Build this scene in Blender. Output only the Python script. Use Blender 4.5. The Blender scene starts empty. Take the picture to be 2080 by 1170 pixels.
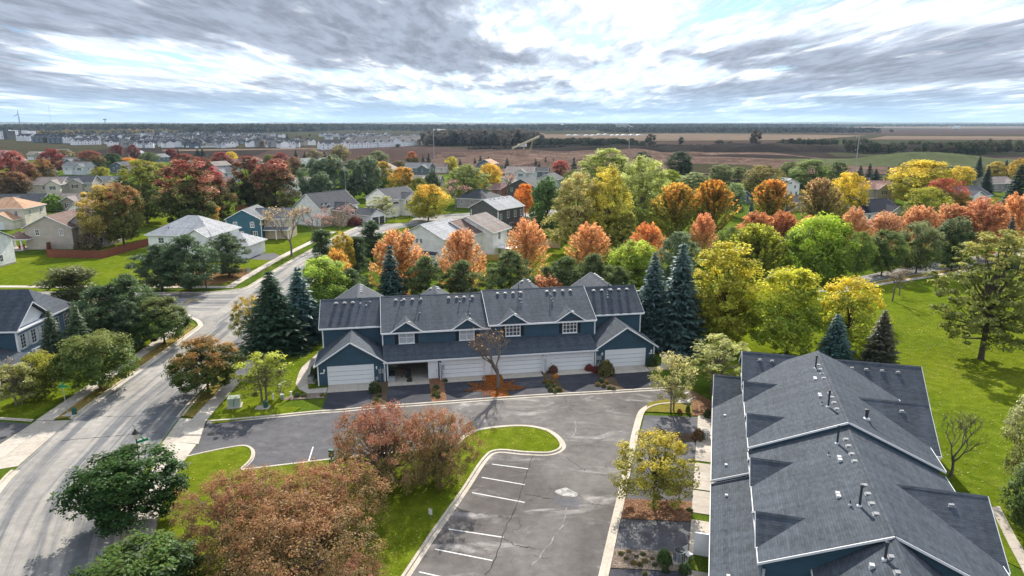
import bpy, math, random
import numpy as np
from mathutils import Vector, Matrix

# ------------------------------------------------------------------ camera
SC = bpy.context.scene
COL = SC.collection
CAM_H = 29.0
PITCH = math.radians(13.6)
FPX = 1387.0                       # focal length in photograph pixels (2080 wide)
cam_d = bpy.data.cameras.new('camera')
cam_d.sensor_width = 36.0
cam_d.lens = 36.0 * FPX / 2080.0
cam_d.clip_start = 0.5
cam_d.clip_end = 40000.0
cam = bpy.data.objects.new('camera', cam_d)
COL.objects.link(cam)
cam.location = (0, 0, CAM_H)
cam.rotation_euler = (math.radians(90) - PITCH, 0, 0)
SC.camera = cam

# ------------------------------------------------------------------ sun and sky
SUN_EL = math.radians(34.0)
SUN_AZ = math.radians(3.0)         # clockwise from +Y, the way the camera looks
sun_d = bpy.data.lights.new('sun', 'SUN')
sun_d.energy = 4.2
sun_d.angle = math.radians(0.9)
sun_d.color = (1.0, 0.93, 0.82)
sun = bpy.data.objects.new('sun', sun_d)
COL.objects.link(sun)
sun.location = (0, 200, 150)
sdir = Vector((math.sin(SUN_AZ) * math.cos(SUN_EL), math.cos(SUN_AZ) * math.cos(SUN_EL), math.sin(SUN_EL)))
sun.rotation_euler = sdir.to_track_quat('Z', 'Y').to_euler()

def N(nt, typ, loc=None, **kw):
    n = nt.nodes.new(typ)
    for k, v in kw.items():
        if k == 'inp':
            for i, val in v.items():
                n.inputs[i].default_value = val
        else:
            setattr(n, k, v)
    return n
def mathn(nt, op, a, b=None, c=None, clamp=False):
    n = nt.nodes.new('ShaderNodeMath'); n.operation = op; n.use_clamp = clamp
    for i, v in enumerate((a, b, c)):
        if v is None: continue
        if isinstance(v, (int, float)): n.inputs[i].default_value = v
        else: nt.links.new(v, n.inputs[i])
    return n.outputs[0]
def maprange(nt, v, a, b, c=0.0, d=1.0, smooth=True):
    n = nt.nodes.new('ShaderNodeMapRange'); n.interpolation_type = 'SMOOTHSTEP' if smooth else 'LINEAR'
    for i, q in enumerate((v, a, b, c, d)):
        if isinstance(q, (int, float)): n.inputs[i].default_value = q
        else: nt.links.new(q, n.inputs[i])
    return n.outputs[0]
def mixc(nt, f, a, b, mode='MIX'):
    n = nt.nodes.new('ShaderNodeMix'); n.data_type = 'RGBA'; n.blend_type = mode
    for i, v in ((0, f), (6, a), (7, b)):
        if isinstance(v, (int, float)): n.inputs[i].default_value = v
        elif isinstance(v, tuple): n.inputs[i].default_value = v if len(v) == 4 else v + (1,)
        else: nt.links.new(v, n.inputs[i])
    return n.outputs[2]
def noise(nt, vec, scale, detail=4.0, rough=0.55, dist=0.0, lac=2.0):
    n = nt.nodes.new('ShaderNodeTexNoise')
    n.inputs['Scale'].default_value = scale; n.inputs['Detail'].default_value = detail
    n.inputs['Roughness'].default_value = rough; n.inputs['Distortion'].default_value = dist
    n.inputs['Lacunarity'].default_value = lac
    if vec is not None: nt.links.new(vec, n.inputs['Vector'])
    return n.outputs['Fac']
def mapping(nt, vec, loc=(0, 0, 0), rot=(0, 0, 0), scale=(1, 1, 1)):
    n = nt.nodes.new('ShaderNodeMapping')
    n.inputs['Location'].default_value = loc; n.inputs['Rotation'].default_value = rot; n.inputs['Scale'].default_value = scale
    nt.links.new(vec, n.inputs['Vector'])
    return n.outputs[0]

def build_world():
    w = bpy.data.worlds.new('World'); SC.world = w; w.use_nodes = True
    nt = w.node_tree; nt.nodes.clear(); L = nt.links.new
    out = nt.nodes.new('ShaderNodeOutputWorld'); bg = nt.nodes.new('ShaderNodeBackground')
    bg.inputs['Strength'].default_value = 0.1
    sky = nt.nodes.new('ShaderNodeTexSky'); sky.sky_type = 'NISHITA'; sky.sun_disc = False
    sky.sun_elevation = SUN_EL; sky.sun_rotation = SUN_AZ; sky.altitude = 300; sky.air_density = 1.0; sky.dust_density = 0.6; sky.ozone_density = 2.0
    tc = nt.nodes.new('ShaderNodeTexCoord'); sep = nt.nodes.new('ShaderNodeSeparateXYZ')
    L(tc.outputs['Generated'], sep.inputs[0])
    x, y, z = sep.outputs
    # a flat deck of cloud seen from below: divide by the height of the view ray
    zz = mathn(nt, 'ADD', mathn(nt, 'MAXIMUM', z, 0.0), 0.05)
    cx = mathn(nt, 'DIVIDE', x, zz); cy = mathn(nt, 'DIVIDE', y, zz)
    comb = nt.nodes.new('ShaderNodeCombineXYZ'); L(cx, comb.inputs[0]); L(cy, comb.inputs[1])
    P = comb.outputs[0]
    def dens(up):
        Q = mapping(nt, P, (0, -up, 0))
        b_ = noise(nt, mapping(nt, Q, CLOUD_OFF, (0, 0, 0.06), (0.42, 0.32, 1)), 1.0, 2.5, 0.5)
        m_ = noise(nt, mapping(nt, Q, (7.3, 1.2, 3.1), (0, 0, -0.05), (2.1, 0.72, 1)), 1.0, 8.0, 0.6, 0.35)
        return b_, m_, mathn(nt, 'ADD', mathn(nt, 'MULTIPLY', b_, 0.85), mathn(nt, 'MULTIPLY', m_, 0.85))
    b0, m0, d0 = dens(0.0)
    b1, m1, d1 = dens(0.55)
    fine = noise(nt, mapping(nt, P, (2.2, 9.1, 5.0), (0, 0, 0.1), (7.0, 1.7, 1)), 1.0, 7.0, 0.62, 0.3)
    # small heaped clouds in rows, stretched along the horizon
    heap = noise(nt, mapping(nt, P, (4.4, 2.7, 1.0), (0, 0, 0.03), (3.3, 0.68, 1)), 1.0, 6.0, 0.6, 0.5)
    heapup = noise(nt, mapping(nt, P, (4.4, 2.7 - 0.26, 1.0), (0, 0, 0.03), (3.3, 0.68, 1)), 1.0, 6.0, 0.6, 0.5)
    cover = mathn(nt, 'ADD', d0, mathn(nt, 'ADD', mathn(nt, 'MULTIPLY', fine, 0.22), mathn(nt, 'MULTIPLY', mathn(nt, 'SUBTRACT', heap, 0.5), 0.55)))
    alpha = maprange(nt, cover, 0.66, 0.92)
    # cloud with more cloud above it is grey, tops and thin edges glow
    thick = maprange(nt, mathn(nt, 'ADD', mathn(nt, 'ADD', mathn(nt, 'MULTIPLY', d1, 0.75), mathn(nt, 'MULTIPLY', b0, 0.45)), mathn(nt, 'MULTIPLY', fine, 0.16)), 0.81, 1.05)
    shade = maprange(nt, heapup, 0.33, 0.53)
    white = (12.0, 12.1, 12.2); soft = (4.3, 5.0, 6.0); grey = (2.15, 2.45, 3.05)
    cloud = mixc(nt, mathn(nt, 'MULTIPLY', shade, 0.9), white, soft)
    cloud = mixc(nt, thick, cloud, grey)
    puff = maprange(nt, mathn(nt, 'ADD', mathn(nt, 'MULTIPLY', fine, 0.6), mathn(nt, 'MULTIPLY', m0, 0.4)), 0.38, 0.60, 0.72, 1.12)
    pc = nt.nodes.new('ShaderNodeCombineXYZ')
    for i in range(3): L(puff, pc.inputs[i])
    cloud = mixc(nt, 1.0, cloud, pc.outputs[0], 'MULTIPLY')
    skyc = mixc(nt, 1.0, sky.outputs[0], (0.42, 0.54, 0.70), 'MULTIPLY')
    col = mixc(nt, alpha, skyc, cloud)
    # the far deck melts into pale blue air at the horizon
    hz = maprange(nt, z, 0.0, 0.06, 0.70, 0.0)
    col = mixc(nt, hz, col, (2.5, 3.8, 5.2))
    L(col, bg.inputs['Color']); L(bg.outputs[0], out.inputs['Surface'])
CLOUD_OFF = (31.1, 2.0, 14.0)
build_world()

SC.view_settings.view_transform = 'Standard'
SC.view_settings.look = 'None'
SC.view_settings.gamma = 1.0
SC.view_settings.exposure = 1.0
SC.render.engine = 'CYCLES'
cy_ = SC.cycles
cy_.max_bounces = 4; cy_.diffuse_bounces = 3; cy_.glossy_bounces = 2; cy_.transmission_bounces = 4
cy_.transparent_max_bounces = 4; cy_.volume_bounces = 0
cy_.caustics_reflective = False; cy_.caustics_refractive = False
cy_.sample_clamp_indirect = 6.0
cy_.use_denoising = True

# ------------------------------------------------------------------ helpers
CT, ST = math.cos(PITCH), math.sin(PITCH)
def ray(px, py):
    x = (px - 1040) / FPX; y = -(py - 585) / FPX
    return Vector((x, CT + y * ST, -ST + y * CT))
def gp(px, py, z=0.0):
    """ground point (height z) under a photograph pixel"""
    d = ray(px, py); t = (CAM_H - z) / (-d.z)
    return (d.x * t, d.y * t)
def zat(Y, py):
    d = ray(1040, py); return CAM_H + d.z / d.y * Y
def mpp(px, py):
    """metres per photograph pixel at the ground point under a pixel"""
    X, Y = gp(px, py); return (Y * CT + CAM_H * ST) / FPX

def tag(o, label=None, cat=None, group=None, kind=None):
    if label: o['label'] = label
    if cat: o['category'] = cat
    if group: o['group'] = group
    if kind: o['kind'] = kind
    return o
def empty(name, loc=(0, 0, 0), rz=0.0, **kw):
    o = bpy.data.objects.new(name, None); COL.objects.link(o)
    o.location = loc; o.rotation_euler = (0, 0, rz); o.empty_display_size = 0.5
    return tag(o, **kw)
def link(name, me, parent=None, loc=(0, 0, 0), rz=0.0, **kw):
    o = bpy.data.objects.new(name, me); COL.objects.link(o)
    o.location = loc; o.rotation_euler = (0, 0, rz); o.parent = parent
    return tag(o, **kw)
def copy_tree(o, parent=None):
    c = o.copy(); COL.objects.link(c); c.parent = parent
    for ch in list(o.children): copy_tree(ch, c)
    return c

def set_uv(me):
    """box-mapped UVs in metres: u along the level, v up the slope"""
    n = len(me.polygons)
    nl = len(me.loops)
    co = np.empty(len(me.vertices) * 3, np.float32); me.vertices.foreach_get('co', co); co = co.reshape(-1, 3)
    vi = np.empty(nl, np.int32); me.loops.foreach_get('vertex_index', vi)
    no = np.empty(n * 3, np.float32); me.polygons.foreach_get('normal', no); no = no.reshape(-1, 3)
    tot = np.empty(n, np.int32); me.polygons.foreach_get('loop_total', tot)
    pn = np.repeat(no, tot, axis=0); p = co[vi]
    h = np.stack([-pn[:, 1], pn[:, 0], np.zeros(nl, np.float32)], 1)
    ln = np.linalg.norm(h, axis=1); flat = ln < 0.05
    h[flat] = (1, 0, 0); ln[flat] = 1; h /= ln[:, None]
    w = np.cross(pn, h)
    w[flat] = (0, 1, 0)
    uv = np.stack([(p * h).sum(1), (p * w).sum(1)], 1).astype(np.float32)
    lay = me.uv_layers.new(name='UVMap')
    lay.data.foreach_set('uv', uv.ravel())

class MB:
    def __init__(s): s.v = []; s.f = []; s.m = []
    def add(s, vs, fs, m=0):
        b = len(s.v); s.v += [tuple(v) for v in vs]
        for f in fs: s.f.append(tuple(i + b for i in f)); s.m.append(m)
        return s
    def box(s, x0, x1, y0, y1, z0, z1, m=0):
        v = [(x, y, z) for z in (z0, z1) for y in (y0, y1) for x in (x0, x1)]
        return s.add(v, [(0, 2, 3, 1), (4, 5, 7, 6), (0, 1, 5, 4), (2, 6, 7, 3), (0, 4, 6, 2), (1, 3, 7, 5)], m)
    def quad(s, a, b, c, d, m=0): return s.add([a, b, c, d], [(0, 1, 2, 3)], m)
    def poly(s, pts, m=0): return s.add(pts, [tuple(range(len(pts)))], m)
    def slab(s, pts, t, m=0, mside=None):
        """polygon with thickness t downward"""
        n = len(pts); lo = [(p[0], p[1], p[2] - t) for p in pts]
        s.add(list(pts) + lo, [tuple(range(n)), tuple(range(2 * n - 1, n - 1, -1))], m)
        b = len(s.v) - 2 * n
        for i in range(n):
            j = (i + 1) % n
            s.f.append((b + i, b + i + n, b + j + n, b + j)); s.m.append(m if mside is None else mside)
        return s
    def prism(s, pts2, z0, z1, m=0):
        """vertical extrusion of a ccw plan polygon"""
        n = len(pts2); v = [(x, y, z0) for x, y in pts2] + [(x, y, z1) for x, y in pts2]
        f = [tuple(range(n - 1, -1, -1)), tuple(range(n, 2 * n))] + [(i, (i + 1) % n, (i + 1) % n + n, i + n) for i in range(n)]
        return s.add(v, f, m)
    def bar(s, a, b, w, h=None, m=0):
        """square bar from a to b"""
        a = Vector(a); b = Vector(b); d = (b - a).normalized(); h = h or w
        up = Vector((0, 0, 1)) if abs(d.z) < 0.95 else Vector((0, 1, 0))
        x = d.cross(up).normalized() * w / 2; y = x.normalized().cross(d) * h / 2
        v = [p + q for p in (a, b) for q in (-x - y, x - y, x + y, -x + y)]
        return s.add(v, [(0, 1, 2, 3), (7, 6, 5, 4), (0, 4, 5, 1), (1, 5, 6, 2), (2, 6, 7, 3), (3, 7, 4, 0)], m)
    def tube(s, pts, rs, n=6, m=0, cap=True):
        pts = [Vector(p) for p in pts]; rings = []
        for i, p in enumerate(pts):
            d = (pts[min(i + 1, len(pts) - 1)] - pts[max(i - 1, 0)])
            d = d.normalized() if d.length > 1e-6 else Vector((0, 0, 1))
            up = Vector((1, 0, 0)) if abs(d.x) < 0.8 else Vector((0, 1, 0))
            a = d.cross(up).normalized(); b = d.cross(a)
            rings.append([p + (a * math.cos(t) + b * math.sin(t)) * rs[i] for t in [2 * math.pi * k / n for k in range(n)]])
        v = [q for r in rings for q in r]; f = []
        for i in range(len(pts) - 1):
            for k in range(n):
                f.append((i * n + k, i * n + (k + 1) % n, (i + 1) * n + (k + 1) % n, (i + 1) * n + k))
        if cap: f.append(tuple(range(n - 1, -1, -1))); f.append(tuple((len(pts) - 1) * n + k for k in range(n)))
        return s.add(v, f, m)
    def mesh(s, name, mats, smooth=False, uv=True):
        me = bpy.data.meshes.new(name); me.from_pydata(s.v, [], s.f)
        if not isinstance(mats, (list, tuple)): mats = [mats]
        for mt in mats: me.materials.append(mt)
        if len(mats) > 1: me.polygons.foreach_set('material_index', s.m)
        if smooth: me.polygons.foreach_set('use_smooth', [True] * len(me.polygons))
        me.update()
        if uv: set_uv(me)
        return me
    def build(s, name, mats, parent=None, loc=(0, 0, 0), rz=0.0, smooth=False, **kw):
        return link(name, s.mesh(name, mats, smooth), parent, loc, rz, **kw)

# ------------------------------------------------------------------ materials
MATS = {}
def new_mat(name):
    m = bpy.data.materials.new(name); m.use_nodes = True; nt = m.node_tree
    b = nt.nodes['Principled BSDF']; b.inputs['Specular IOR Level'].default_value = 0.3
    MATS[name] = m
    return m, nt, b
def objco(nt):
    return nt.nodes.new('ShaderNodeTexCoord').outputs['Object']
def uvco(nt):
    return nt.nodes.new('ShaderNodeTexCoord').outputs['UV']
def worldco(nt):
    return nt.nodes.new('ShaderNodeNewGeometry').outputs['Position']
def bump(nt, b, h, strength=0.3, dist=0.02):
    n = nt.nodes.new('ShaderNodeBump'); n.inputs['Strength'].default_value = strength; n.inputs['Distance'].default_value = dist
    nt.links.new(h, n.inputs['Height']); nt.links.new(n.outputs[0], b.inputs['Normal'])
def scalec(nt, col, f):
    cb = nt.nodes.new('ShaderNodeCombineXYZ')
    for i in range(3): nt.links.new(f, cb.inputs[i])
    return mixc(nt, 1.0, col, cb.outputs[0], 'MULTIPLY')

def plain(name, col, rough=0.6, var=0.12, vs=1.5, spec=0.3, metal=0.0):
    m, nt, b = new_mat(name)
    n = noise(nt, objco(nt), vs, 5.0, 0.6)
    c = scalec(nt, col, maprange(nt, n, 0.25, 0.75, 1 - var, 1 + var))
    nt.links.new(c, b.inputs['Base Color'])
    b.inputs['Roughness'].default_value = rough; b.inputs['Specular IOR Level'].default_value = spec; b.inputs['Metallic'].default_value = metal
    return m

def siding(name, col, lap=0.16, rough=0.6):
    """lapped boards: a shadow line under each board, boards a little uneven in tone"""
    m, nt, b = new_mat(name)
    sp = nt.nodes.new('ShaderNodeSeparateXYZ'); nt.links.new(uvco(nt), sp.inputs[0])
    v = mathn(nt, 'DIVIDE', sp.outputs[1], lap)
    fr = mathn(nt, 'FRACT', v); fl = mathn(nt, 'FLOOR', v)
    wn = nt.nodes.new('ShaderNodeTexWhiteNoise'); wn.noise_dimensions = '1D'; nt.links.new(fl, wn.inputs['W'])
    n = noise(nt, objco(nt), 0.6, 4.0)
    f = mathn(nt, 'ADD', maprange(nt, n, 0.3, 0.7, 0.88, 1.08), mathn(nt, 'MULTIPLY', mathn(nt, 'SUBTRACT', wn.outputs[0], 0.5), 0.10))
    nt.links.new(scalec(nt, col, f), b.inputs['Base Color'])
    bump(nt, b, mathn(nt, 'SUBTRACT', 1.0, fr), 0.6, 0.025)
    b.inputs['Roughness'].default_value = rough
    return m

def shingle(name, col, row=0.143, tab=0.33, amt=0.22, rough=0.85):
    m, nt, b = new_mat(name)
    br = nt.nodes.new('ShaderNodeTexBrick'); br.offset = 0.5
    br.inputs['Color1'].default_value = (0, 0, 0, 1); br.inputs['Color2'].default_value = (1, 1, 1, 1); br.inputs['Mortar'].default_value = (0.2, 0.2, 0.2, 1)
    br.inputs['Scale'].default_value = 1.0; br.inputs['Mortar Size'].default_value = 0.006; br.inputs['Bias'].default_value = 0.0
    br.inputs['Brick Width'].default_value = tab; br.inputs['Row Height'].default_value = row
    nt.links.new(uvco(nt), br.inputs['Vector'])
    bw = nt.nodes.new('ShaderNodeRGBToBW'); nt.links.new(br.outputs['Color'], bw.inputs[0])
    sp = nt.nodes.new('ShaderNodeSeparateXYZ'); nt.links.new(uvco(nt), sp.inputs[0])
    fr = mathn(nt, 'FRACT', mathn(nt, 'DIVIDE', sp.outputs[1], row))
    big = noise(nt, uvco(nt), 0.35, 5.0, 0.6)
    gr = noise(nt, mapping(nt, uvco(nt), scale=(2.2, 5.0, 1)), 1.0, 3.0, 0.7)
    streak = noise(nt, mapping(nt, uvco(nt), (3, 1, 0), (0, 0, 0), (1.3, 0.09, 1)), 1.0, 4.0, 0.6)
    rown = nt.nodes.new('ShaderNodeTexWhiteNoise'); rown.noise_dimensions = '1D'
    nt.links.new(mathn(nt, 'FLOOR', mathn(nt, 'DIVIDE', sp.outputs[1], row * 2)), rown.inputs['W'])
    f = mathn(nt, 'ADD', maprange(nt, bw.outputs[0], 0, 1, 1 - amt, 1 + amt, False), maprange(nt, big, 0.3, 0.7, -0.06, 0.06))
    f = mathn(nt, 'ADD', f, maprange(nt, gr, 0.3, 0.7, -0.12, 0.12))
    f = mathn(nt, 'ADD', f, maprange(nt, streak, 0.35, 0.7, -0.12, 0.14))
    f = mathn(nt, 'ADD', f, mathn(nt, 'MULTIPLY', mathn(nt, 'SUBTRACT', rown.outputs[0], 0.5), 0.16))
    f = mathn(nt, 'SUBTRACT', f, maprange(nt, fr, 0.0, 0.22, 0.30, 0.0))  # shadow line painted along the lower edge of each course
    nt.links.new(scalec(nt, col, f), b.inputs['Base Color'])
    bump(nt, b, mathn(nt, 'ADD', mathn(nt, 'MULTIPLY', fr, -1.0), mathn(nt, 'MULTIPLY', gr, 0.4)), 0.45, 0.02); b.inputs['Specular IOR Level'].default_value = 0.12
    b.inputs['Roughness'].default_value = rough
    return m

def grass_mat(name, c1, c2, c3, s=1.0, dry=0.5):
    m, nt, b = new_mat(name)
    P = worldco(nt)
    n1 = noise(nt, P, 0.06 * s, 5.0, 0.6); n2 = noise(nt, P, 0.9 * s, 6.0, 0.65); n3 = noise(nt, mapping(nt, P, scale=(1, 1, 1)), 9.0 * s, 3.0, 0.7)
    c = mixc(nt, maprange(nt, n1, 0.32, 0.68), c1, c2)
    c = mixc(nt, maprange(nt, n2, 0.50, 0.74, 0.0, dry), c, c3)
    n4 = noise(nt, mapping(nt, P, (9, 4, 0), (0, 0, 0.5), (1.0, 0.45, 1)), 0.22 * s, 5.0, 0.65, 0.8)
    c = mixc(nt, maprange(nt, n4, 0.52, 0.72, 0.0, dry), c, c3)
    c = scalec(nt, c, mathn(nt, 'ADD', maprange(nt, n3, 0.25, 0.75, 0.66, 1.34), maprange(nt, n2, 0.3, 0.7, -0.2, 0.2)))
    nt.links.new(c, b.inputs['Base Color']); b.inputs['Roughness'].default_value = 1.0; b.inputs['Specular IOR Level'].default_value = 0.0
    bump(nt, b, mathn(nt, 'ADD', n3, n2), 0.8, 0.06)
    return m

def asphalt_mat(name, c1, c2, smear=None, crack=0.0, s=1.0, lane=False, rough=0.85):
    m, nt, b = new_mat(name)
    P = worldco(nt)
    n1 = noise(nt, P, 0.11 * s, 6.0, 0.62, 0.6); n2 = noise(nt, P, 1.1 * s, 5.0, 0.65); n3 = noise(nt, P, 14.0, 3.0, 0.7)
    c = mixc(nt, maprange(nt, n1, 0.34, 0.66), c1, c2)
    if lane:    # worn wheel tracks run along the road (UV: x across 0..1, y along in metres)
        sp = nt.nodes.new('ShaderNodeSeparateXYZ'); nt.links.new(uvco(nt), sp.inputs[0])
        st = noise(nt, mapping(nt, uvco(nt), (0, 0, 0), (0, 0, 0), (7.0, 0.022, 1)), 1.0, 4.0, 0.55, 0.3)
        c = mixc(nt, maprange(nt, st, 0.44, 0.58, 0.0, 0.85), c, lane[0])
        st2 = noise(nt, mapping(nt, uvco(nt), (5, 3, 0), (0, 0, 0), (16.0, 0.07, 1)), 1.0, 6.0, 0.65, 0.2)
        c = mixc(nt, maprange(nt, st2, 0.50, 0.72, 0.0, 0.75), c, lane[1])
    if smear:
        q = noise(nt, mapping(nt, P, (0, 0, 0), (0, 0, 0.35), (0.16 * s, 0.34 * s, 1)), 1.0, 7.0, 0.66, 1.2)
        c = mixc(nt, maprange(nt, q, 0.50, 0.72, 0.0, 0.85), c, smear)
    c = scalec(nt, c, mathn(nt, 'ADD', maprange(nt, n2, 0.25, 0.75, 0.84, 1.16), maprange(nt, n3, 0.3, 0.7, -0.09, 0.09)))
    if crack:
        vo = nt.nodes.new('ShaderNodeTexVoronoi'); vo.feature = 'DISTANCE_TO_EDGE'; vo.inputs['Scale'].default_value = crack
        wob = nt.nodes.new('ShaderNodeVectorMath'); wob.operation = 'ADD'
        nz = nt.nodes.new('ShaderNodeTexNoise'); nz.inputs['Scale'].default_value = 0.6; nz.inputs['Detail'].default_value = 5.0
        nt.links.new(P, nz.inputs['Vector']); nt.links.new(P, wob.inputs[0])
        sc = nt.nodes.new('ShaderNodeVectorMath'); sc.operation = 'SCALE'; sc.inputs['Scale'].default_value = 2.2
        nt.links.new(nz.outputs['Color'], sc.inputs[0]); nt.links.new(sc.outputs[0], wob.inputs[1])
        nt.links.new(wob.outputs[0], vo.inputs['Vector'])
        line = maprange(nt, vo.outputs['Distance'], 0.004, 0.009, 0.45, 0.0)
        gate = maprange(nt, noise(nt, P, 0.17, 2.0), 0.46, 0.56)
        c = mixc(nt, mathn(nt, 'MULTIPLY', line, gate), c, (0.03, 0.03, 0.03))
    nt.links.new(c, b.inputs['Base Color']); b.inputs['Roughness'].default_value = rough; b.inputs['Specular IOR Level'].default_value = 0.08
    bump(nt, b, n3, 0.3, 0.02)
    return m

def foliage_mat(name, transl=0.40, spread=0.5, blend=(0.35, 0.8), gloss=0.035, sat=0.94):
    """leaf colour = the object's colour, turning towards its second colour up the crown"""
    m, nt, b = new_mat(name)
    oi = nt.nodes.new('ShaderNodeObjectInfo')
    at2 = nt.nodes.new('ShaderNodeAttribute'); at2.attribute_type = 'OBJECT'; at2.attribute_name = 'col2'
    at = nt.nodes.new('ShaderNodeAttribute'); at.attribute_type = 'GEOMETRY'; at.attribute_name = 'leaf'
    sp = nt.nodes.new('ShaderNodeSeparateColor'); nt.links.new(at.outputs['Color'], sp.inputs[0])
    clump, hgt, rnd = sp.outputs
    t = maprange(nt, mathn(nt, 'ADD', mathn(nt, 'ADD', hgt, mathn(nt, 'MULTIPLY', mathn(nt, 'SUBTRACT', clump, 0.5), 0.55)), mathn(nt, 'MULTIPLY', mathn(nt, 'SUBTRACT', rnd, 0.5), 0.25)), blend[0], blend[1])
    c = mixc(nt, t, oi.outputs['Color'], at2.outputs['Color'])
    hs = nt.nodes.new('ShaderNodeHueSaturation')
    nt.links.new(c, hs.inputs['Color']); hs.inputs['Saturation'].default_value = sat
    nt.links.new(maprange(nt, rnd, 0, 1, 0.475, 0.525, False), hs.inputs['Hue'])
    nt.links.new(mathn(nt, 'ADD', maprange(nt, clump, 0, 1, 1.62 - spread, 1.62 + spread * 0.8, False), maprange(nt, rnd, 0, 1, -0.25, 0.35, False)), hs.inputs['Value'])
    df = nt.nodes.new('ShaderNodeBsdfDiffuse'); tr = nt.nodes.new('ShaderNodeBsdfTranslucent'); mx = nt.nodes.new('ShaderNodeMixShader')
    nt.links.new(hs.outputs[0], df.inputs['Color']); nt.links.new(hs.outputs[0], tr.inputs['Color'])
    gl = nt.nodes.new('ShaderNodeBsdfGlossy'); gl.inputs['Roughness'].default_value = 0.45; gl.inputs['Color'].default_value = (0.8, 0.85, 0.9, 1)
    mx.inputs[0].default_value = transl
    nt.links.new(df.outputs[0], mx.inputs[1]); nt.links.new(tr.outputs[0], mx.inputs[2])
    mg = nt.nodes.new('ShaderNodeMixShader'); mg.inputs[0].default_value = gloss
    nt.links.new(mx.outputs[0], mg.inputs[1]); nt.links.new(gl.outputs[0], mg.inputs[2])
    nt.links.new(mg.outputs[0], nt.nodes['Material Output'].inputs['Surface'])
    return m

M = {}
M['navy'] = siding('navy_siding', (0.040, 0.085, 0.125))
M['blue'] = siding('blue_siding', (0.22, 0.31, 0.43))
M['shake'] = siding('grey_shake', (0.085, 0.085, 0.10))
M['shingle'] = shingle('charcoal_shingle', (0.066, 0.079, 0.098), 0.16, 0.36, 0.15)
M['shingle_hip'] = shingle('ridge_cap_shingle', (0.12, 0.125, 0.14), 0.2, 0.25)
M['trim'] = plain('white_trim', (0.78, 0.79, 0.80), 0.5, 0.05, 2.0)
M['gdoor'] = plain('white_door_panel', (0.78, 0.79, 0.80), 0.45, 0.04, 1.0)
M['shutter'] = plain('black_shutter', (0.015, 0.017, 0.022), 0.5)
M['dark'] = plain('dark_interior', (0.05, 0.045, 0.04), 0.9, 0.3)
M['drywall'] = plain('garage_drywall', (0.42, 0.40, 0.37), 0.9, 0.1)
M['metal'] = plain('grey_metal', (0.42, 0.44, 0.46), 0.45, 0.1, 3.0, 0.5, 0.4)
M['blackmetal'] = plain('black_metal', (0.02, 0.022, 0.025), 0.45)
M['pipe'] = plain('dark_pipe', (0.045, 0.05, 0.06), 0.5)
M['ventm'] = plain('vent_grey', (0.24, 0.25, 0.27), 0.6, 0.1, 1.5, 0.2)
M['flash'] = plain('lead_flashing', (0.55, 0.57, 0.60), 0.4)
M['green'] = plain('utility_green', (0.30, 0.36, 0.28), 0.6)
M['dkgreen'] = plain('dark_green_metal', (0.02, 0.10, 0.075), 0.5)
M['signgreen'] = plain('sign_green', (0.0, 0.22, 0.11), 0.4)
M['red'] = plain('red_plastic', (0.65, 0.05, 0.03), 0.5)
M['pvc'] = plain('white_pvc', (0.75, 0.75, 0.73), 0.5)
m_, nt_, b_ = new_mat('window_glass'); b_.inputs['Base Color'].default_value = (0.055, 0.065, 0.08, 1); b_.inputs['Roughness'].default_value = 0.08; b_.inputs['Specular IOR Level'].default_value = 0.8
M['glass'] = m_
M['blind'] = plain('pale_blind', (0.42, 0.44, 0.47), 0.35, 0.1, 3.0, 0.5)
M['concrete'] = asphalt_mat('concrete', (0.40, 0.365, 0.32), (0.47, 0.43, 0.38), None, 0.0, 3.0)
M['kerb'] = asphalt_mat('kerb_concrete', (0.43, 0.385, 0.32), (0.52, 0.47, 0.40), None, 0.0, 4.0)
M['road'] = asphalt_mat('worn_road', (0.235, 0.224, 0.21), (0.33, 0.312, 0.288), None, 0.0, 1.0, ((0.11, 0.118, 0.132), (0.37, 0.348, 0.318)))
M['court'] = asphalt_mat('court_asphalt', (0.096, 0.087, 0.085), (0.158, 0.147, 0.141), (0.35, 0.333, 0.322), 0.16)
M['lane'] = asphalt_mat('lane_asphalt', (0.075, 0.075, 0.084), (0.105, 0.104, 0.112), (0.15, 0.148, 0.15), 0.13)
M['drive'] = asphalt_mat('sealed_drive', (0.040, 0.042, 0.052), (0.055, 0.056, 0.068), (0.10, 0.10, 0.11), 0.0)
M['olddrive'] = asphalt_mat('old_drive', (0.09, 0.09, 0.10), (0.13, 0.13, 0.14), (0.22, 0.22, 0.22), 0.2)
M['paint'] = asphalt_mat('white_paint', (0.72, 0.72, 0.71), (0.62, 0.62, 0.61), None, 0.0, 8.0)
M['yellowpaint'] = asphalt_mat('yellow_paint', (0.55, 0.38, 0.10), (0.45, 0.33, 0.14), None, 0.0, 8.0)
M['grass'] = grass_mat('lawn_grass', (0.088, 0.128, 0.009), (0.125, 0.160, 0.011), (0.165, 0.170, 0.03), 1.0, 0.40)
M['grass2'] = grass_mat('yard_grass', (0.058, 0.100, 0.011), (0.088, 0.128, 0.014), (0.125, 0.125, 0.035), 0.6, 0.6)
M['drygrass'] = grass_mat('leaf_strewn_verge', (0.185, 0.17, 0.035), (0.27, 0.195, 0.065), (0.10, 0.14, 0.018), 1.6, 0.9)
M['mulch'] = grass_mat('mulch', (0.10, 0.070, 0.048), (0.15, 0.105, 0.072), (0.075, 0.055, 0.04), 5.0, 0.9)
M['needles'] = grass_mat('needle_litter', (0.17, 0.10, 0.05), (0.22, 0.13, 0.065), (0.12, 0.11, 0.03), 2.0, 0.6)
M['gravel'] = grass_mat('pale_gravel', (0.26, 0.205, 0.165), (0.20, 0.155, 0.125), (0.36, 0.31, 0.26), 6.0, 0.9)
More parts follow.
